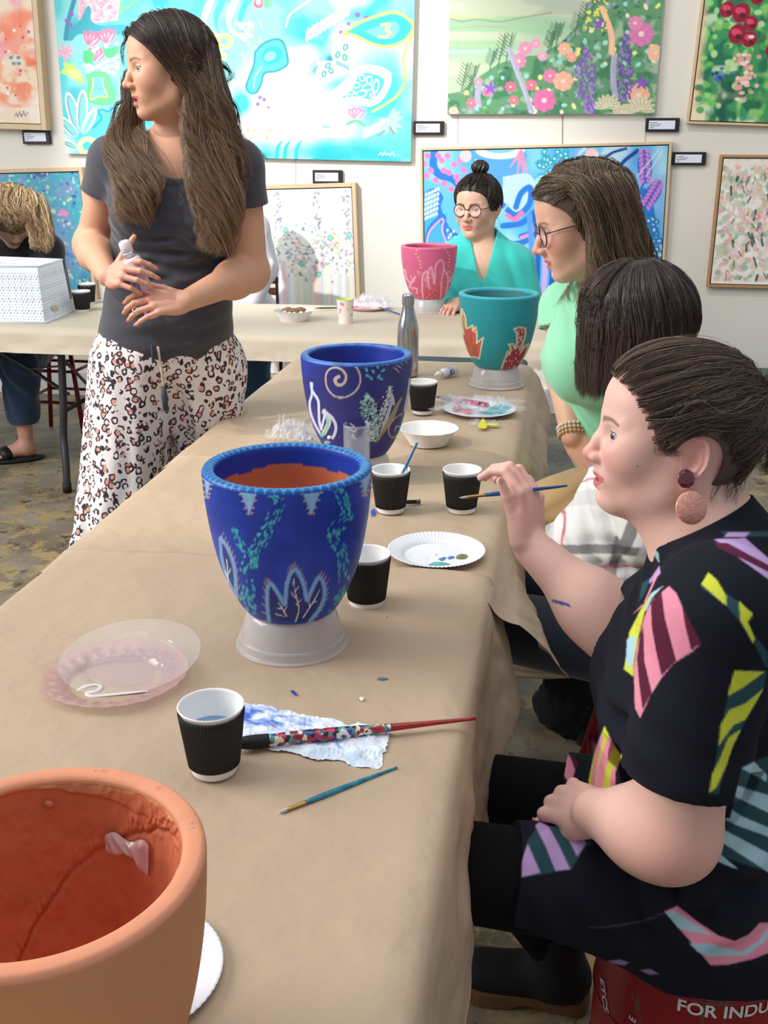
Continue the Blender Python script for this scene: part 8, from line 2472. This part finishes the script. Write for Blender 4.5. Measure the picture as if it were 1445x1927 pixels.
 kA = Wd(1038, 985, D0 - .02); kB = Wd(1110, 935, D0 + .12)
 kA2 = Wd(1048, 960, D0 - .12)
 h1 = hip + l * .09; h2 = hip - l * .09
 Lg.ell(hip, (.15, .18, .12), Mt, 0)
 fA = Wd(1050, 1216, D0 + .02); fB = Wd(1140, 1220, D0 + .1)
 Lg.cone(h2, kB, .095, .075, .04); Lg.cone(kB, fA, .072, .055, .03)
 Lg.cone(h1, kA2, .095, .078, .04); Lg.cone(kA2, fB, .072, .055, .03)
 V, F = Lg.mesh(.005, disp=folds([((h1 + kA2) / 2, cdir(.3, -1, 0), .06, .007, .14), ((h2 + kB) / 2, cdir(.3, -1, 0), .06, .007, .14), (kA2, cdir(1, .5, 0), .04, .005, .09)]))
 mesh_obj('trousers', V, F, fabric('khaki_cotton', (186, 152, 104)), t)
 for ft in (fA, fB):
  Bs = Body(.02); Bs.ell(ft + f * .05 - [0, 0, .035], (.12, .045, .040), Mt)
  V, F = Bs.mesh(.004, clip=lambda P, z=ft[2] - .062: z - P[:, 2])
  sh = mesh_obj('shoe', V, F, mat('cream_canvas', (222, 206, 176), .7), t)
  mesh_obj('sole', *lathe([(.002, -.012), (.05, -.012), (.052, 0), (.002, 0)], 32, (0, 0, 0)) if False else (ft + f * .05 - [0, 0, .068] + sphere((0, 0, 0), 1, 32, 6)[0] * np.array([.13, .050, .012]) @ Mt.T, sphere((0, 0, 0), 1, 32, 6)[1]), mat('beige_sole', (200, 178, 140), .7), sh)
 # bead bracelets
 ax = nrm(wF - eF); a, b, _ = frame_of(ax)
 for k, (o, c) in enumerate(((-.012, (214, 196, 160)), (-.022, (230, 222, 206)), (-.002, (196, 170, 120)))):
  beads = []
  for i in range(20):
   an = i * 6.283 / 20
   beads.append(sphere(wF + ax * o + (a * math.cos(an) + b * math.sin(an)) * .031, .0042, 8, 6))
  mesh_obj('bead_bracelet', *join(*beads), mat('beads', c, .3), t)
 # hair: shoulder length, brown to blond, parted
 PAL = [(104, 84, 66), (124, 102, 80), (86, 69, 54), (150, 126, 98), (76, 61, 50)]
 hair_cap(H, t, (84, 68, 52), off=.012, clip=hairline(H, cx=.122, cz=-.036, rx=.106, rz=.114, nape=-.12, low=-.05, lowx=-.02), h=.004)
 HB = skull_body(H); rs = np.random.RandomState(5)
 def hl(L): return np.hypot((L[:, 0] - .122) / .106, (L[:, 2] + .036) / .114) > 1
 near = 1 if (H.w((0, 1, 0)) - H.o) @ F_ < 0 else -1
 def mass(n, cond, mids, seed, clr=.014, tip=(164, 136, 102), per=17):
  L, Nn = scalp_pts(H, n, cond, seed, c=(-.014, 0, .030)); n = len(L); rs = np.random.RandomState(seed)
  rw = H.w(L); rx_ = (rw - CAM) @ R_ / ((rw - CAM) @ F_); u = np.clip(np.argsort(np.argsort(rx_)) / max(1, n - 1) + rs.normal(0, .07, n), 0, 1); v = rs.rand(n)
  ctrl = [rw]
  for xa, ya, xb, yb, dd, jz in mids: ctrl.append(np.array([Wd(xa + (xb - xa) * a_ + rs.normal(0, 2), ya + (yb - ya) * a_ + rs.normal(0, 3), D0 + dd + jz * (w_ - .5)) for a_, w_ in zip(u, v)]))
  G = spline_guides(ctrl, 44); G = push_out(G, [HB], clr * np.interp(np.linspace(0, 1, 44), [0, .2, 1], [.7, 1, 1])[None] * np.ones((n, 1)))
  G = wave(G, .010, 2.6, seed, .3); G = push_out(G, [B, S], .004, 2)
  strands('hair', G, t, per=per, spread=.010, rad=.0006, seed=seed, tip=.3, frizz=.002, cols=hair_cols(PAL, tip, .45, .2), lens=(.75, 1))
 mass(230, lambda L: (L[:, 1] * near > -.01) & (L[:, 2] > -.02) & hl(L), [(1080, 350, 1175, 335, -.10, .05), (1112, 420, 1205, 420, -.13, .04), (1118, 500, 1222, 490, -.13, .06), (1118, 555, 1232, 560, -.12, .07), (1122, 610, 1240, 640, -.10, .07)], 11)
 mass(110, lambda L: (L[:, 1] * near < .01) & (L[:, 2] > -.02) & hl(L) & (L[:, 0] < .03), [(1060, 330, 1180, 330, .04, .06), (1120, 420, 1210, 430, .08, .06), (1130, 520, 1230, 520, .08, .08), (1110, 600, 1240, 620, .04, .10)], 12)
 mass(60, lambda L: (L[:, 1] * near > -.01) & (L[:, 2] > .03) & hl(L) & (L[:, 0] > .0), [(1072, 358, 1110, 350, -.08, .03), (1108, 420, 1126, 400, -.11, .03), (1112, 500, 1140, 480, -.12, .03), (1092, 555, 1130, 560, -.10, .05), (1096, 600, 1120, 620, -.10, .04)], 13)
 stool('tall stool under the woman in mint green tee', (hip[0] + .03, hip[1]), .60, .16, (60, 60, 64))
green_woman()
def plaid():
 m = mat('white_plaid_cotton', (232, 230, 226), .85)
 nt = m.node_tree; N = nt.nodes; Lk = nt.links.new; b = N['Principled BSDF']
 at = N.new('ShaderNodeAttribute'); at.attribute_name = 'paint'
 Lk(at.outputs['Color'], b.inputs['Base Color'])
 return m
def plaid_colors(P, o, ax, ay):
 """woven check set out along two cloth directions"""
 u = (P - o) @ ax + .012 * vnoise(P, 6, 1); v = (P - o) @ ay + .012 * vnoise(P, 6, 2)
 c = np.ones((len(P), 3)) * lin((234, 232, 228))
 def stripe(t, per, off, w, col, al):
  d = np.abs(((t - off) % per) - per / 2) - w / 2
  m = (np.clip(.5 - d / .0025, 0, 1) * al)[:, None]
  c[:] = c * (1 - m) + lin(col) * m
 stripe(u, .16, .03, .020, (60, 58, 62), .75); stripe(v, .17, .02, .018, (60, 58, 62), .75)
 stripe(u, .16, .07, .030, (206, 204, 206), .8); stripe(v, .17, .09, .030, (206, 204, 206), .7)
 stripe(u, .16, .10, .0035, (196, 60, 84), .9); stripe(v, .17, .055, .0035, (196, 60, 84), .9)
 return c
def long_haired():
 D0 = 2.06
 H = Head(Wd(1192, 610, D0), head_basis(facing(1192, 128), .10, 0), .96, nose=.6)
 hip = Wd(1250, 1080, D0 + .02); hip[2] = .50
 t = person('person with straight dark brown hair seen from behind, in a white plaid shirt', (hip[0], hip[1], 0))
 B = Body(.02); H.add(B)
 nb = Wd(1236, 752, D0 + .02); B.cone(H.w((-.02, 0, -.06)), nb, .05, .055, .03)
 f = np.array([math.cos(facing(1190, 100)), math.sin(facing(1190, 100)), 0]); l = nrm(np.cross([0, 0, 1], f)); M = np.stack([f, l, np.array([0, 0, 1.0])], 1)
 sN = nb + l * .16 - np.array([0, 0, .05]); sF = nb - l * .16 - np.array([0, 0, .05])
 if (sN - CAM) @ F_ > (sF - CAM) @ F_: sN, sF = sF, sN
 eN = Wd(1240, 1000, D0 - .14); wN = Wd(1165, 1050, D0 + .02)
 wF = Wd(1060, 1030, D0 + .10); eF = Wd(1130, 1040, D0 + .18)
 X = nrm(wN - eN); Z = cdir(0, 1, .3); Z = nrm(Z - X * (Z @ X)); Mh = np.stack([X, np.cross(Z, X), Z], 1)
 hand(B, wN, Mh, 1, [(.5, .7, .5)] * 4, .95)
 B.cone(eN, wN, .04, .026, .02)
 V, F = B.mesh(.0034)
 mesh_obj('body', V, F, M_skin, t, colors=H.paint(V, (224, 178, 156), brow=(60, 44, 38)))
 H.eyes(t)
 S = Body(.035)
 ch = nb + np.array([0, 0, -.20]) - f * .01
 S.cone(nb - [0, 0, .03], ch, .07, .12, .05); S.ell(ch, (.125, .165, .16), M, .06); S.ell(hip + [0, 0, .14], (.135, .165, .14), M, .07); S.ell(hip + [0, 0, .03], (.17, .185, .11), M, .06)
 S.cone(nb - [0, 0, .03], sN, .065, .062, .05); S.cone(nb - [0, 0, .03], sF, .065, .062, .05)
 S.cone(sN, eN, .064, .062, .03); S.cone(eN, wN + (eN - wN) * .1, .062, .050, .04)
 S.cone(sF, eF, .062, .060, .03); S.cone(eF, wF, .060, .060, .04)
 # bunched cloth in the lap
 S.ell(Wd(1098, 1040, D0 + .02), (.075, .085, .075), M, .05); S.ell(Wd(1150, 1075, D0 - .02), (.09, .08, .06), M, .05); S.ell(Wd(1140, 1000, D0 + .02), (.075, .08, .06), M, .05)
 S.cone(Wd(1190, 900, D0), Wd(1125, 1010, D0), .065, .075, .05)
 fd = folds([(Wd(1140, 1000, D0 - .05), cdir(.4, -1, 0), .05, .008, .10), (Wd(1080, 1040, D0), cdir(.7, -.8, 0), .04, .008, .08), (Wd(1180, 1060, D0 - .05), cdir(1, .3, 0), .045, .007, .09)])
 V, F = S.mesh(.0038, disp=fd, clip=lambda P: (Wd(1150, 1112, D0)[2] + .0) - P[:, 2])
 ax = cdir(.97, -.22, 0); ay = cdir(.05, -1, 0)
 mesh_obj('plaid_shirt', V, F, plaid(), t, colors=plaid_colors(V, Wd(1060, 940, D0), ax, ay))
 Lg = Body(.03)
 h1 = hip + [0, 0, -.02]; k1 = h1 - l * .13 + np.array([-.47, .02, .055])
 Lg.cone(h1 - l * .09, k1, .080, .062, .04); Lg.cone(k1, np.array([k1[0] + .05, k1[1], .06]), .066, .045, .02)
 k2 = k1 + np.array([.0, -.22, -.01]); Lg.cone(h1 + l * .09, k2, .088, .07, .04); Lg.cone(k2, np.array([k2[0] - .0, k2[1], .06]), .066, .045, .02)
 V, F = Lg.mesh(.005)
 mesh_obj('trousers', V, F, fabric('navy_denim', (20, 30, 44)), t)
 for k_ in (k1, k2):
  g = np.array([k_[0] - .03, k_[1], .035]); Bs = Body(.02); Bs.ell(g, (.12, .045, .04), M)
  V, F = Bs.mesh(.005, clip=lambda P: .001 - P[:, 2]); mesh_obj('shoe', V, F, M_bris_k, t)
 # straight hair to the shoulders
 PAL = [(72, 56, 52), (86, 68, 62), (60, 47, 45), (104, 84, 74), (78, 62, 56)]
 hair_cap(H, t, (50, 39, 37), off=.012, clip=hairline(H, cx=.122, cz=-.04, rx=.092, rz=.12, nape=-.11, low=-.09, lowx=.0), h=.004)
 HB = skull_body(H)
 def hl(L): return np.hypot((L[:, 0] - .122) / .092, (L[:, 2] + .04) / .12) > 1
 n = 620
 L, Nn = scalp_pts(H, n, lambda L: hl(L) & (L[:, 2] > -.045), 3, c=(-.014, 0, .030)); n = len(L); rs = np.random.RandomState(3)
 # each strand leaves the crown parting and hangs from where its root sits
 root = H.w(L); out = (root - H.o) * [1, 1, 0]; rad = np.linalg.norm(out, axis=1)[:, None]; dr = out / (rad + 1e-6)
 z0 = H.o[2]
 c = [root * .35 + H.w((-.02, 0, .12)) * .65]
 c = [root]
 hang = H.o * [1, 1, 0] + dr * (.086 + .010 * rs.rand(n, 1)) * [1, 1, 0]
 for z_, k in ((.03, 1.0), (-.03, 1.02), (-.085, 1.05), (-.135, 1.06)):
  q = H.o * [1, 1, 0] + (hang - H.o * [1, 1, 0]) * k; q[:, 2] = z0 + z_ + rs.normal(0, .006, n)
  if z_ > 0: q[:, 2] = np.minimum(q[:, 2], root[:, 2] - .004);
  c.append(q)
 low = root[:, 2] < z0 + .03
 G = spline_guides(c, 44)
 clr = .006 + .008 * rs.rand(n, 1)
 G = push_out(G, [HB], clr * np.ones((1, 44)))
 G = wave(G, .002, 1.2, 3, .4)
 strands('hair', G, t, per=18, spread=.010, rad=.0005, seed=3, tip=.6, frizz=.001, cols=hair_cols(PAL, (90, 70, 60), .5, .22), lens=(.90, 1.0))
 st = stool('low red stool under the person in the plaid shirt', (hip[0], hip[1]), .40, .15, (140, 20, 34))
long_haired()
# black fleece bag on the floor between the seated women
def fleece_bag():
 c = onz(1100, 1372, .0); c = np.array([c[0] + .0, c[1] + .02, 0])
 Bg = Body(.04)
 Bg.ell(c + [0, 0, .12], (.12, .09, .14)); Bg.ell(c + [.03, .02, .22], (.09, .07, .12)); Bg.ell(c + [-.02, 0, .05], (.12, .10, .06))
 V, F = Bg.mesh(.005, clip=lambda P: .001 - P[:, 2], disp=lambda P: .006 * vnoise(P, 60, 2) + .01 * vnoise(P, 14, 4))
 tag(mesh_obj('bag', V, F, mat('black_fleece', (16, 16, 18), .95), loc=(c[0], c[1], 0)), 'black fleecy bag on the floor behind the woman with the brush', 'bag')
fleece_bag()
def teal_woman():
 SK = (222, 176, 152)
 D0 = 5.22
 H = Head(Wd(897, 388, D0), head_basis(facing(897, 24), .10, 0), 1.18, nose=.6, open_=0, lid=(.16, -.28), cheek=1.1, jaw=1.06)
 hip = Wd(915, 640, D0 + .10); hip[2] = .5
 t = person('woman with dark bun and glasses in a teal V-neck sweater behind the pink pot', (hip[0], hip[1], 0))
 B = Body(.02); H.add(B)
 nb = Wd(903, 462, D0 + .03); B.cone(H.w((-.015, 0, -.06)), nb, .066, .078, .04)
 toc = nrm(-raydir(905, 500) * [1, 1, 0]); lat = nrm(np.cross([0, 0, 1], toc)); M = np.stack([lat, toc, np.array([0, 0, 1.0])], 1)
 ch = Wd(908, 530, D0)
 B.ell(ch + [0, -0.0, .03], (.15, .105, .15), M, .06)
 sL = Wd(850, 492, D0); sR = Wd(968, 500, D0 + .02)
 eR = Wd(992, 598, D0 - .05); wR = Wd(880, 582, D0 - .30); eL = Wd(838, 590, D0 - .08); wL = Wd(862, 572, D0 - .32)
 B.cone(eR, wR, .05, .032, .02); B.cone(eL, wL, .05, .032, .02)
 for w_, s_ in ((wR, -1), (wL, 1)):
  X = nrm(np.array([-.3 * s_, -.9, .0])) if s_ > 0 else nrm(wR - eR); Z = np.array([0, 0, 1.0]); Z = nrm(Z - X * (Z @ X))
  hand(B, w_, np.stack([X, np.cross(Z, X) * 1, Z], 1), 1, [(.4, .6, .4)] * 4, 1.0)
 # raised forearm holding a brush behind the pink pot
 V, F = B.mesh(.0030)
 mesh_obj('body', V, F, M_skin, t, colors=H.paint(V, SK, lip=(196, 84, 96), blush=(210, 120, 104), brow=(50, 36, 32), amt=.5))
 H.eyes(t, iris=(70, 54, 46), look=(.1, .25))
 glasses(H, t, (48, 34, 34), r=.0255, dz=-.004, thick=.0018)
 S = Body(.04)
 S.ell(ch, (.185, .145, .17), M, 0); S.ell(hip + [0, 0, .12], (.20, .16, .18), M, .07)
 for x in (876, 930): S.ell(Wd(x, 560, D0 - .10), (.09, .08, .09), M, .06)
 nt = nb + [0, 0, .035]; S.cone(nt, sL, .072, .085, .05); S.cone(nt, sR, .072, .090, .05)
 S.cone(sL, eL, .088, .080, .03); S.cone(sR, eR, .100, .095, .03)
 S.cone(eR, wR + (eR - wR) * .45, .088, .06, .03); S.cone(eL, wL + (eL - wL) * .5, .075, .055, .03)
 def vcut(P):
  L = (P - nb) @ M; w = np.clip((L[:, 2] + .20) / .26, 0, 1) * .062 + .001
  r = w - np.abs(L[:, 0] - .015); r = np.where(L[:, 1] > -.02, r, .060 - np.hypot(L[:, 0], np.minimum(L[:, 2], 0)))
  return np.minimum(r, L[:, 2] + .14)
 V, F = S.mesh(.0055, clip=vcut, disp=folds([(Wd(965, 520, D0), cdir(.3, -1, 0), .06, .010, .12), (Wd(975, 570, D0), cdir(1, .3, 0), .05, .007, .08), (Wd(900, 560, D0 - .1), cdir(.4, -1, 0), .07, .006, .12)]))
 mesh_obj('sweater', V, F, fabric('teal_knit', (54, 196, 186)), t)
 for s_ in (-1, 1):
  e = H.w((-.012, .078 * s_, -.040))
  ring = [e + (D_ * (1 - math.cos(a)) * .026 + R_ * math.sin(a) * .018) for a in np.linspace(0, 6.283, 25)]
  mesh_obj('earring', *tube(ring, .0016, 6, caps=False), M_brass if s_ < 0 else mat('silver_hoop', (210, 206, 200), .2, metal=1), t)
 PAL = [(44, 34, 34), (54, 42, 40), (36, 28, 28), (70, 54, 48)]
 hair_cap(H, t, (40, 31, 31), off=.009, clip=hairline(H, cx=.122, cz=-.036, rx=.092, rz=.118, low=-.02, lowx=-.02, nape=-.07), h=.0045)
 HB = skull_body(H); bun = H.w((-.035, 0, .135))
 L, Nn = scalp_pts(H, 420, lambda L: (np.hypot((L[:, 0] - .122) / .092, (L[:, 2] + .036) / .118) > 1) & (L[:, 2] > -.06) & ((L[:, 2] > -.01) | (L[:, 0] < -.03)), 7)
 n = len(L); rs = np.random.RandomState(7)
 G = spline_guides([H.w(L), H.w(L * .5 + np.array([-.035, 0, .12]) * .5), bun + rs.normal(0, .008, (n, 3))], 26)
 G = push_out(G, [HB], .010 + .004 * rs.rand(n, 1) * np.ones((1, 26)))
 strands('hair', G, t, per=6, spread=.006, rad=.0012, seed=5, cols=hair_cols(PAL, None, var=.25), lens=(.97, 1))
 Bb = Body(.02); Bb.ell(bun + np.array([0, 0, .012]), (.040, .038, .032))
 V, F = Bb.mesh(.004, disp=lambda P: .004 * np.sin(12 * np.arctan2(*(P - bun)[:, :2].T) + (P - bun)[:, 2] * 160))
 mesh_obj('bun', V, F, M_hair, t, colors=np.ones((len(V), 3)) * lin((44, 34, 34)))
 Lg = Body(.03)
 for s_ in (-1, 1):
  k_ = hip + lat * .11 * s_ + toc * .42; k_[2] = .50
  Lg.cone(hip + lat * .10 * s_, k_, .10, .075, .04); Lg.cone(k_, np.array([k_[0], k_[1], .08]), .07, .05, .02)
 V, F = Lg.mesh(.008); mesh_obj('trousers', V, F, fabric('dark_trousers', (30, 34, 44)), t)
 stool('dark stool under the woman in the teal sweater', (hip[0], hip[1] + .02), .42, .16, (50, 50, 54))
teal_woman()
def blonde_person():
 D0 = 5.30
 H = Head(Wd(22, 408, D0), head_basis(facing(30, -8), .75, 0), 1.12, nose=.6)
 hip = Wd(25, 640, D0 + .12); hip[2] = .5
 t = person('blonde person in black knit bent over behind the lavender pot, jeans and black slides', (hip[0], hip[1], 0))
 B = Body(.02); H.add(B)
 toc = nrm(-raydir(25, 500) * [1, 1, 0]); lat = nrm(np.cross([0, 0, 1], toc)); M = np.stack([lat, toc, np.array([0, 0, 1.0])], 1)
 nb = Wd(28, 452, D0 + .10); B.cone(H.w((-.03, 0, -.05)), nb, .055, .06, .03)
 wR = Wd(70, 560, D0 - .35); eR = Wd(112, 590, D0 - .05)
 B.cone(eR, wR, .04, .028, .02)
 V, F = B.mesh(.0042); mesh_obj('body', V, F, M_skin, t, colors=H.paint(V, (226, 180, 156), brow=(150, 120, 90)))
 H.eyes(t)
 S = Body(.04); ch = Wd(28, 540, D0 + .08)
 S.ell(ch, (.17, .13, .18), M, 0); S.ell(hip + [0, 0, .12], (.18, .15, .16), M, .06)
 sR = Wd(92, 470, D0 + .05); sL = Wd(-45, 470, D0 + .05)
 S.cone(nb, sR, .07, .07, .05); S.cone(nb, sL, .07, .07, .05); S.cone(sR, eR, .072, .068, .03); S.cone(eR, wR * .7 + eR * .3, .066, .05, .03); S.cone(sL, sL - [0, 0, .3], .07, .06, .03)
 V, F = S.mesh(.0055, disp=folds([(Wd(110, 530, D0), cdir(.3, -1, 0), .05, .006, .12)]))
 mesh_obj('sweater', V, F, fabric('black_rib_knit', (20, 20, 26)), t)
 PAL = [(176, 146, 108), (150, 122, 88), (196, 168, 128), (128, 102, 76), (214, 192, 156)]
 hair_cap(H, t, (140, 114, 84), off=.014, clip=hairline(H, cx=.15, cz=-.06, rx=.092, rz=.10, nape=-.12, low=-.06, lowx=-.01), h=.005)
 HB = skull_body(H); rs = np.random.RandomState(9)
 def mass(n, cond, mids, seed):
  L, Nn = scalp_pts(H, n, cond, seed, c=(-.014, 0, .030)); n = len(L); rs = np.random.RandomState(seed)
  u = rs.rand(n); v = rs.rand(n); rw = H.w(L)
  rx_ = (rw - CAM) @ R_ / ((rw - CAM) @ F_); u = np.clip(np.argsort(np.argsort(rx_)) / max(1, n - 1) + rs.normal(0, .08, n), 0, 1)
  ctrl = [rw] + [np.array([Wd(xa + (xb - xa) * a_ + rs.normal(0, 1.5), ya + (yb - ya) * a_ + rs.normal(0, 2), D0 + dd + jz * (w_ - .5)) for a_, w_ in zip(u, v)]) for xa, ya, xb, yb, dd, jz in mids]
  G = spline_guides(ctrl, 40); G = push_out(G, [HB], .016); G = wave(G, .013, 2.6, seed, .35)
  G = push_out(G, [S], .006, 2)
  strands('hair', G, t, per=10, spread=.012, rad=.0018, seed=seed, tip=.3, frizz=.003, cols=hair_cols(PAL, (150, 118, 84), .5, .2), lens=(.75, 1))
 mass(170, lambda L: (L[:, 2] > .0) & (L[:, 0] < .08), [(30, 372, 78, 372, -.10, .05), (52, 410, 92, 420, -.13, .06), (60, 450, 98, 455, -.14, .06), (66, 470, 88, 474, -.15, .05)], 31)
 mass(120, lambda L: (L[:, 2] > .0) & (L[:, 0] < .08), [(20, 372, -20, 372, -.10, .05), (-5, 410, -40, 420, -.13, .06), (-10, 450, -50, 470, -.14, .06)], 32)
 mass(130, lambda L: (L[:, 2] > .0), [(0, 356, 62, 362, -.10, .05), (-10, 385, 66, 390, -.16, .04), (10, 420, 74, 430, -.16, .05)], 33)
 # jeans, foot and slide
 Lg = Body(.03)
 kR = Wd(38, 700, D0 - .30); aR = onz(22, 838, .09); aR = Wd(42, 812, 4.90)
 kR[2] = .46; g = onz(30, 868, .0)
 ank = np.array([g[0] + .05, g[1] + .03, .13])
 Lg.cone(hip + lat * .12, kR, .11, .085, .05); Lg.cone(kR, ank + [0, 0, .10], .085, .078, .03)
 kL = kR - lat * .25; Lg.cone(hip - lat * .10, kL, .10, .085, .04); Lg.cone(kL, kL * [1, 1, 0] + [0, 0, .2], .08, .075, .03)
 V, F = Lg.mesh(.006, clip=lambda P: ank[2] + .06 + .25 * ((P - ank) @ -lat) * 0 - P[:, 2], disp=folds([(kR, cdir(.5, -1, 0), .06, .008, .14), (ank + [0, 0, .2], cdir(.2, -1, 0), .07, .008, .15)]))
 mesh_obj('jeans', V, F, fabric('blue_jeans', (38, 62, 92)), t)
 fd = nrm(np.array([-.85, -.52, 0])); sd = np.cross([0, 0, 1], fd); Mf = np.stack([fd, sd, np.array([0, 0, 1.0])], 1)
 fb = Body(.02); q = lambda a, b, c: ank * [1, 1, 0] + fd * a + sd * b + np.array([0, 0, c])
 fb.cone(q(0, 0, .24), q(0, 0, .09), .042, .034, .02); fb.ell(q(-.01, 0, .055), (.038, .030, .032), Mf, .03); fb.cone(q(.02, 0, .065), q(.10, 0, .045), .036, .030, .03); fb.ell(q(.12, 0, .038), (.05, .042, .018), Mf, .02)
 for i in range(5): fb.cone(q(.14, .034 - i * .016, .036), q(.175 - abs(i - 1) * .008, .036 - i * .0175, .030), .010, .0085 if i else .011, .004)
 V, F = fb.mesh(.0035); mesh_obj('foot', V, F, M_skin, t, colors=np.ones((len(V), 3)) * lin((214, 160, 138)))
 sl = Body(.01); sl.ell(q(.06, 0, .012), (.145, .052, .016), Mf)
 V, F = sl.mesh(.004, clip=lambda P: .001 - P[:, 2]); mesh_obj('slide_sole', V, F, M_bris_k, t)
 st = Body(.01); st.ell(q(.10, 0, .045), (.038, .052, .036), Mf)
 V, F = st.mesh(.004, clip=lambda P: np.maximum(.012 - P[:, 2], np.abs((P - q(.10, 0, 0)) @ fd) - .034)); mesh_obj('slide_strap', V, F, mat('black_strap', (28, 28, 30), .5), t)
 stool('red metal stool with pale pink seat under the blonde person', (hip[0] + .22, hip[1] + .05), .60, .19, (128, 18, 34), (226, 190, 196), spread=.07)
blonde_person()
def hidden_sitter():
 D0 = 5.55
 hip = Wd(455, 650, D0); hip[2] = .5
 t = person('person in a sheer white blouse mostly hidden behind the standing woman, on a wooden chair', (hip[0], hip[1], 0))
 toc = nrm(-raydir(455, 500) * [1, 1, 0]); lat = nrm(np.cross([0, 0, 1], toc)); M = np.stack([lat, toc, np.array([0, 0, 1.0])], 1)
 H = Head(Wd(395, 330, D0), head_basis(facing(395, 40), .1, 0), 1.0)
 B = Body(.02); H.add(B); nb = Wd(400, 400, D0); B.cone(H.w((-.02, 0, -.06)), nb, .05, .06, .03); B.ell(Wd(410, 480, D0), (.13, .1, .16), M, .05)
 V, F = B.mesh(.005); mesh_obj('body', V, F, M_skin, t, colors=H.paint(V, (220, 176, 150), brow=(60, 46, 40)))
 H.eyes(t)
 hair_cap(H, t, (60, 46, 40), off=.014, clip=hairline(H), h=.005)
 S = Body(.04); S.ell(Wd(420, 500, D0), (.17, .13, .2), M, 0); S.ell(hip + [0, 0, .12], (.2, .16, .16), M, .06)
 sR = Wd(478, 430, D0); eR = Wd(494, 505, D0 - .05)
 S.cone(nb, sR, .07, .075, .05); S.cone(sR, eR, .078, .074, .03); S.cone(eR, Wd(470, 570, D0 - .25), .072, .055, .03)
 S.cone(nb, Wd(350, 430, D0), .07, .07, .05)
 V, F = S.mesh(.006, disp=folds([(Wd(498, 480, D0), cdir(.2, -1, 0), .04, .010, .14), (Wd(470, 560, D0 - .1), cdir(.2, -1, 0), .035, .008, .12)]))
 mesh_obj('blouse', V, F, mat('sheer_white_voile', (226, 220, 228), .7, alpha=.9), t)
 Lg = Body(.03)
 k_ = Wd(478, 690, D0 - .35); k_[2] = .47; a_ = onz(482, 800, 0) * [1, 1, 0] + [0, 0, .08]
 a_ = np.array([k_[0] + .03, k_[1] - .02, .08])
 Lg.cone(hip + lat * .05, k_, .10, .08, .04); Lg.cone(k_, a_, .08, .06, .03)
 V, F = Lg.mesh(.007); mesh_obj('jeans', V, F, fabric('mid_blue_jeans', (52, 84, 122)), t)
 # slatted wooden folding chair
 c = hip + np.array([.10, .12, 0]); c[2] = 0
 ch = empty('folding_chair', (c[0], c[1], 0), 'folding chair with two brown wooden back slats beside the confetti painting', 'chair')
 Mw = mat('brown_wood_slat', (166, 102, 66), .5, noise=.15, nscale=20); Mm = mat('dark_chair_metal', (52, 46, 48), .4, metal=.5)
 xr = Wd(521, 535, D0 + .22); xl = xr - lat * .42
 for y in (527, 548):
  a = Wd(524, y, D0 + .22); b = a - lat * .45
  mesh_obj('back_slat', *beam(a, b, .012, .040, .006), Mw, ch, smooth=False)
  for q in (a - lat * .02 - toc * -.008,): mesh_obj('rivet', *sphere(q, .006, 10, 6), mat('rivet_steel', (200, 190, 180), .3, metal=1), ch)
 for p0 in (Wd(520, 520, D0 + .22), Wd(520, 520, D0 + .22) - lat * .42):
  f0 = p0 + toc * .35; f0[2] = .002
  mesh_obj('frame_bar', *tube([p0, f0], .008, 8), Mm, ch)
  s0 = p0 + toc * .30; s0[2] = .44; r0 = p0 - toc * .10; r0[2] = .002
  mesh_obj('frame_bar', *tube([s0 + toc * .05, r0], .008, 8), Mm, ch)
 sc = Wd(490, 678, D0 - .02); sc[2] = .45
 for k in range(5): mesh_obj('seat_slat', *beam(sc - lat * .36 + toc * (.10 - k * .06), sc + lat * .06 + toc * (.10 - k * .06), .045, .014, .004) if False else beam(sc - lat * .34 + toc * (.14 - k * .06), sc + lat * .10 + toc * (.14 - k * .06), .045, .014, .004), mat('dark_seat', (60, 52, 52), .6), ch, smooth=False)
 return t
hidden_sitter()
# green edged planter box against the wall on the right
u0 = ony(1380, 712, WALL_V - .35)
t = empty('storage_crate', (u0[0] + .45, WALL_V - .26, 0), 'low white crate with a dark green rim by the wall, behind the hair bun', 'crate')
mesh_obj('crate_body', *box((u0[0] + .45, WALL_V - .26, u0[2] / 2 - .02), (.9, .40, u0[2] - .04), bev=.01), mat('crate_white', (214, 214, 206), .6, c2=(120, 150, 130), nscale=30), t, smooth=False)
mesh_obj('crate_rim', *box((u0[0] + .45, WALL_V - .26, u0[2] - .02), (.94, .44, .04), bev=.012), mat('dark_green_rim', (52, 92, 74), .45), t, smooth=False)
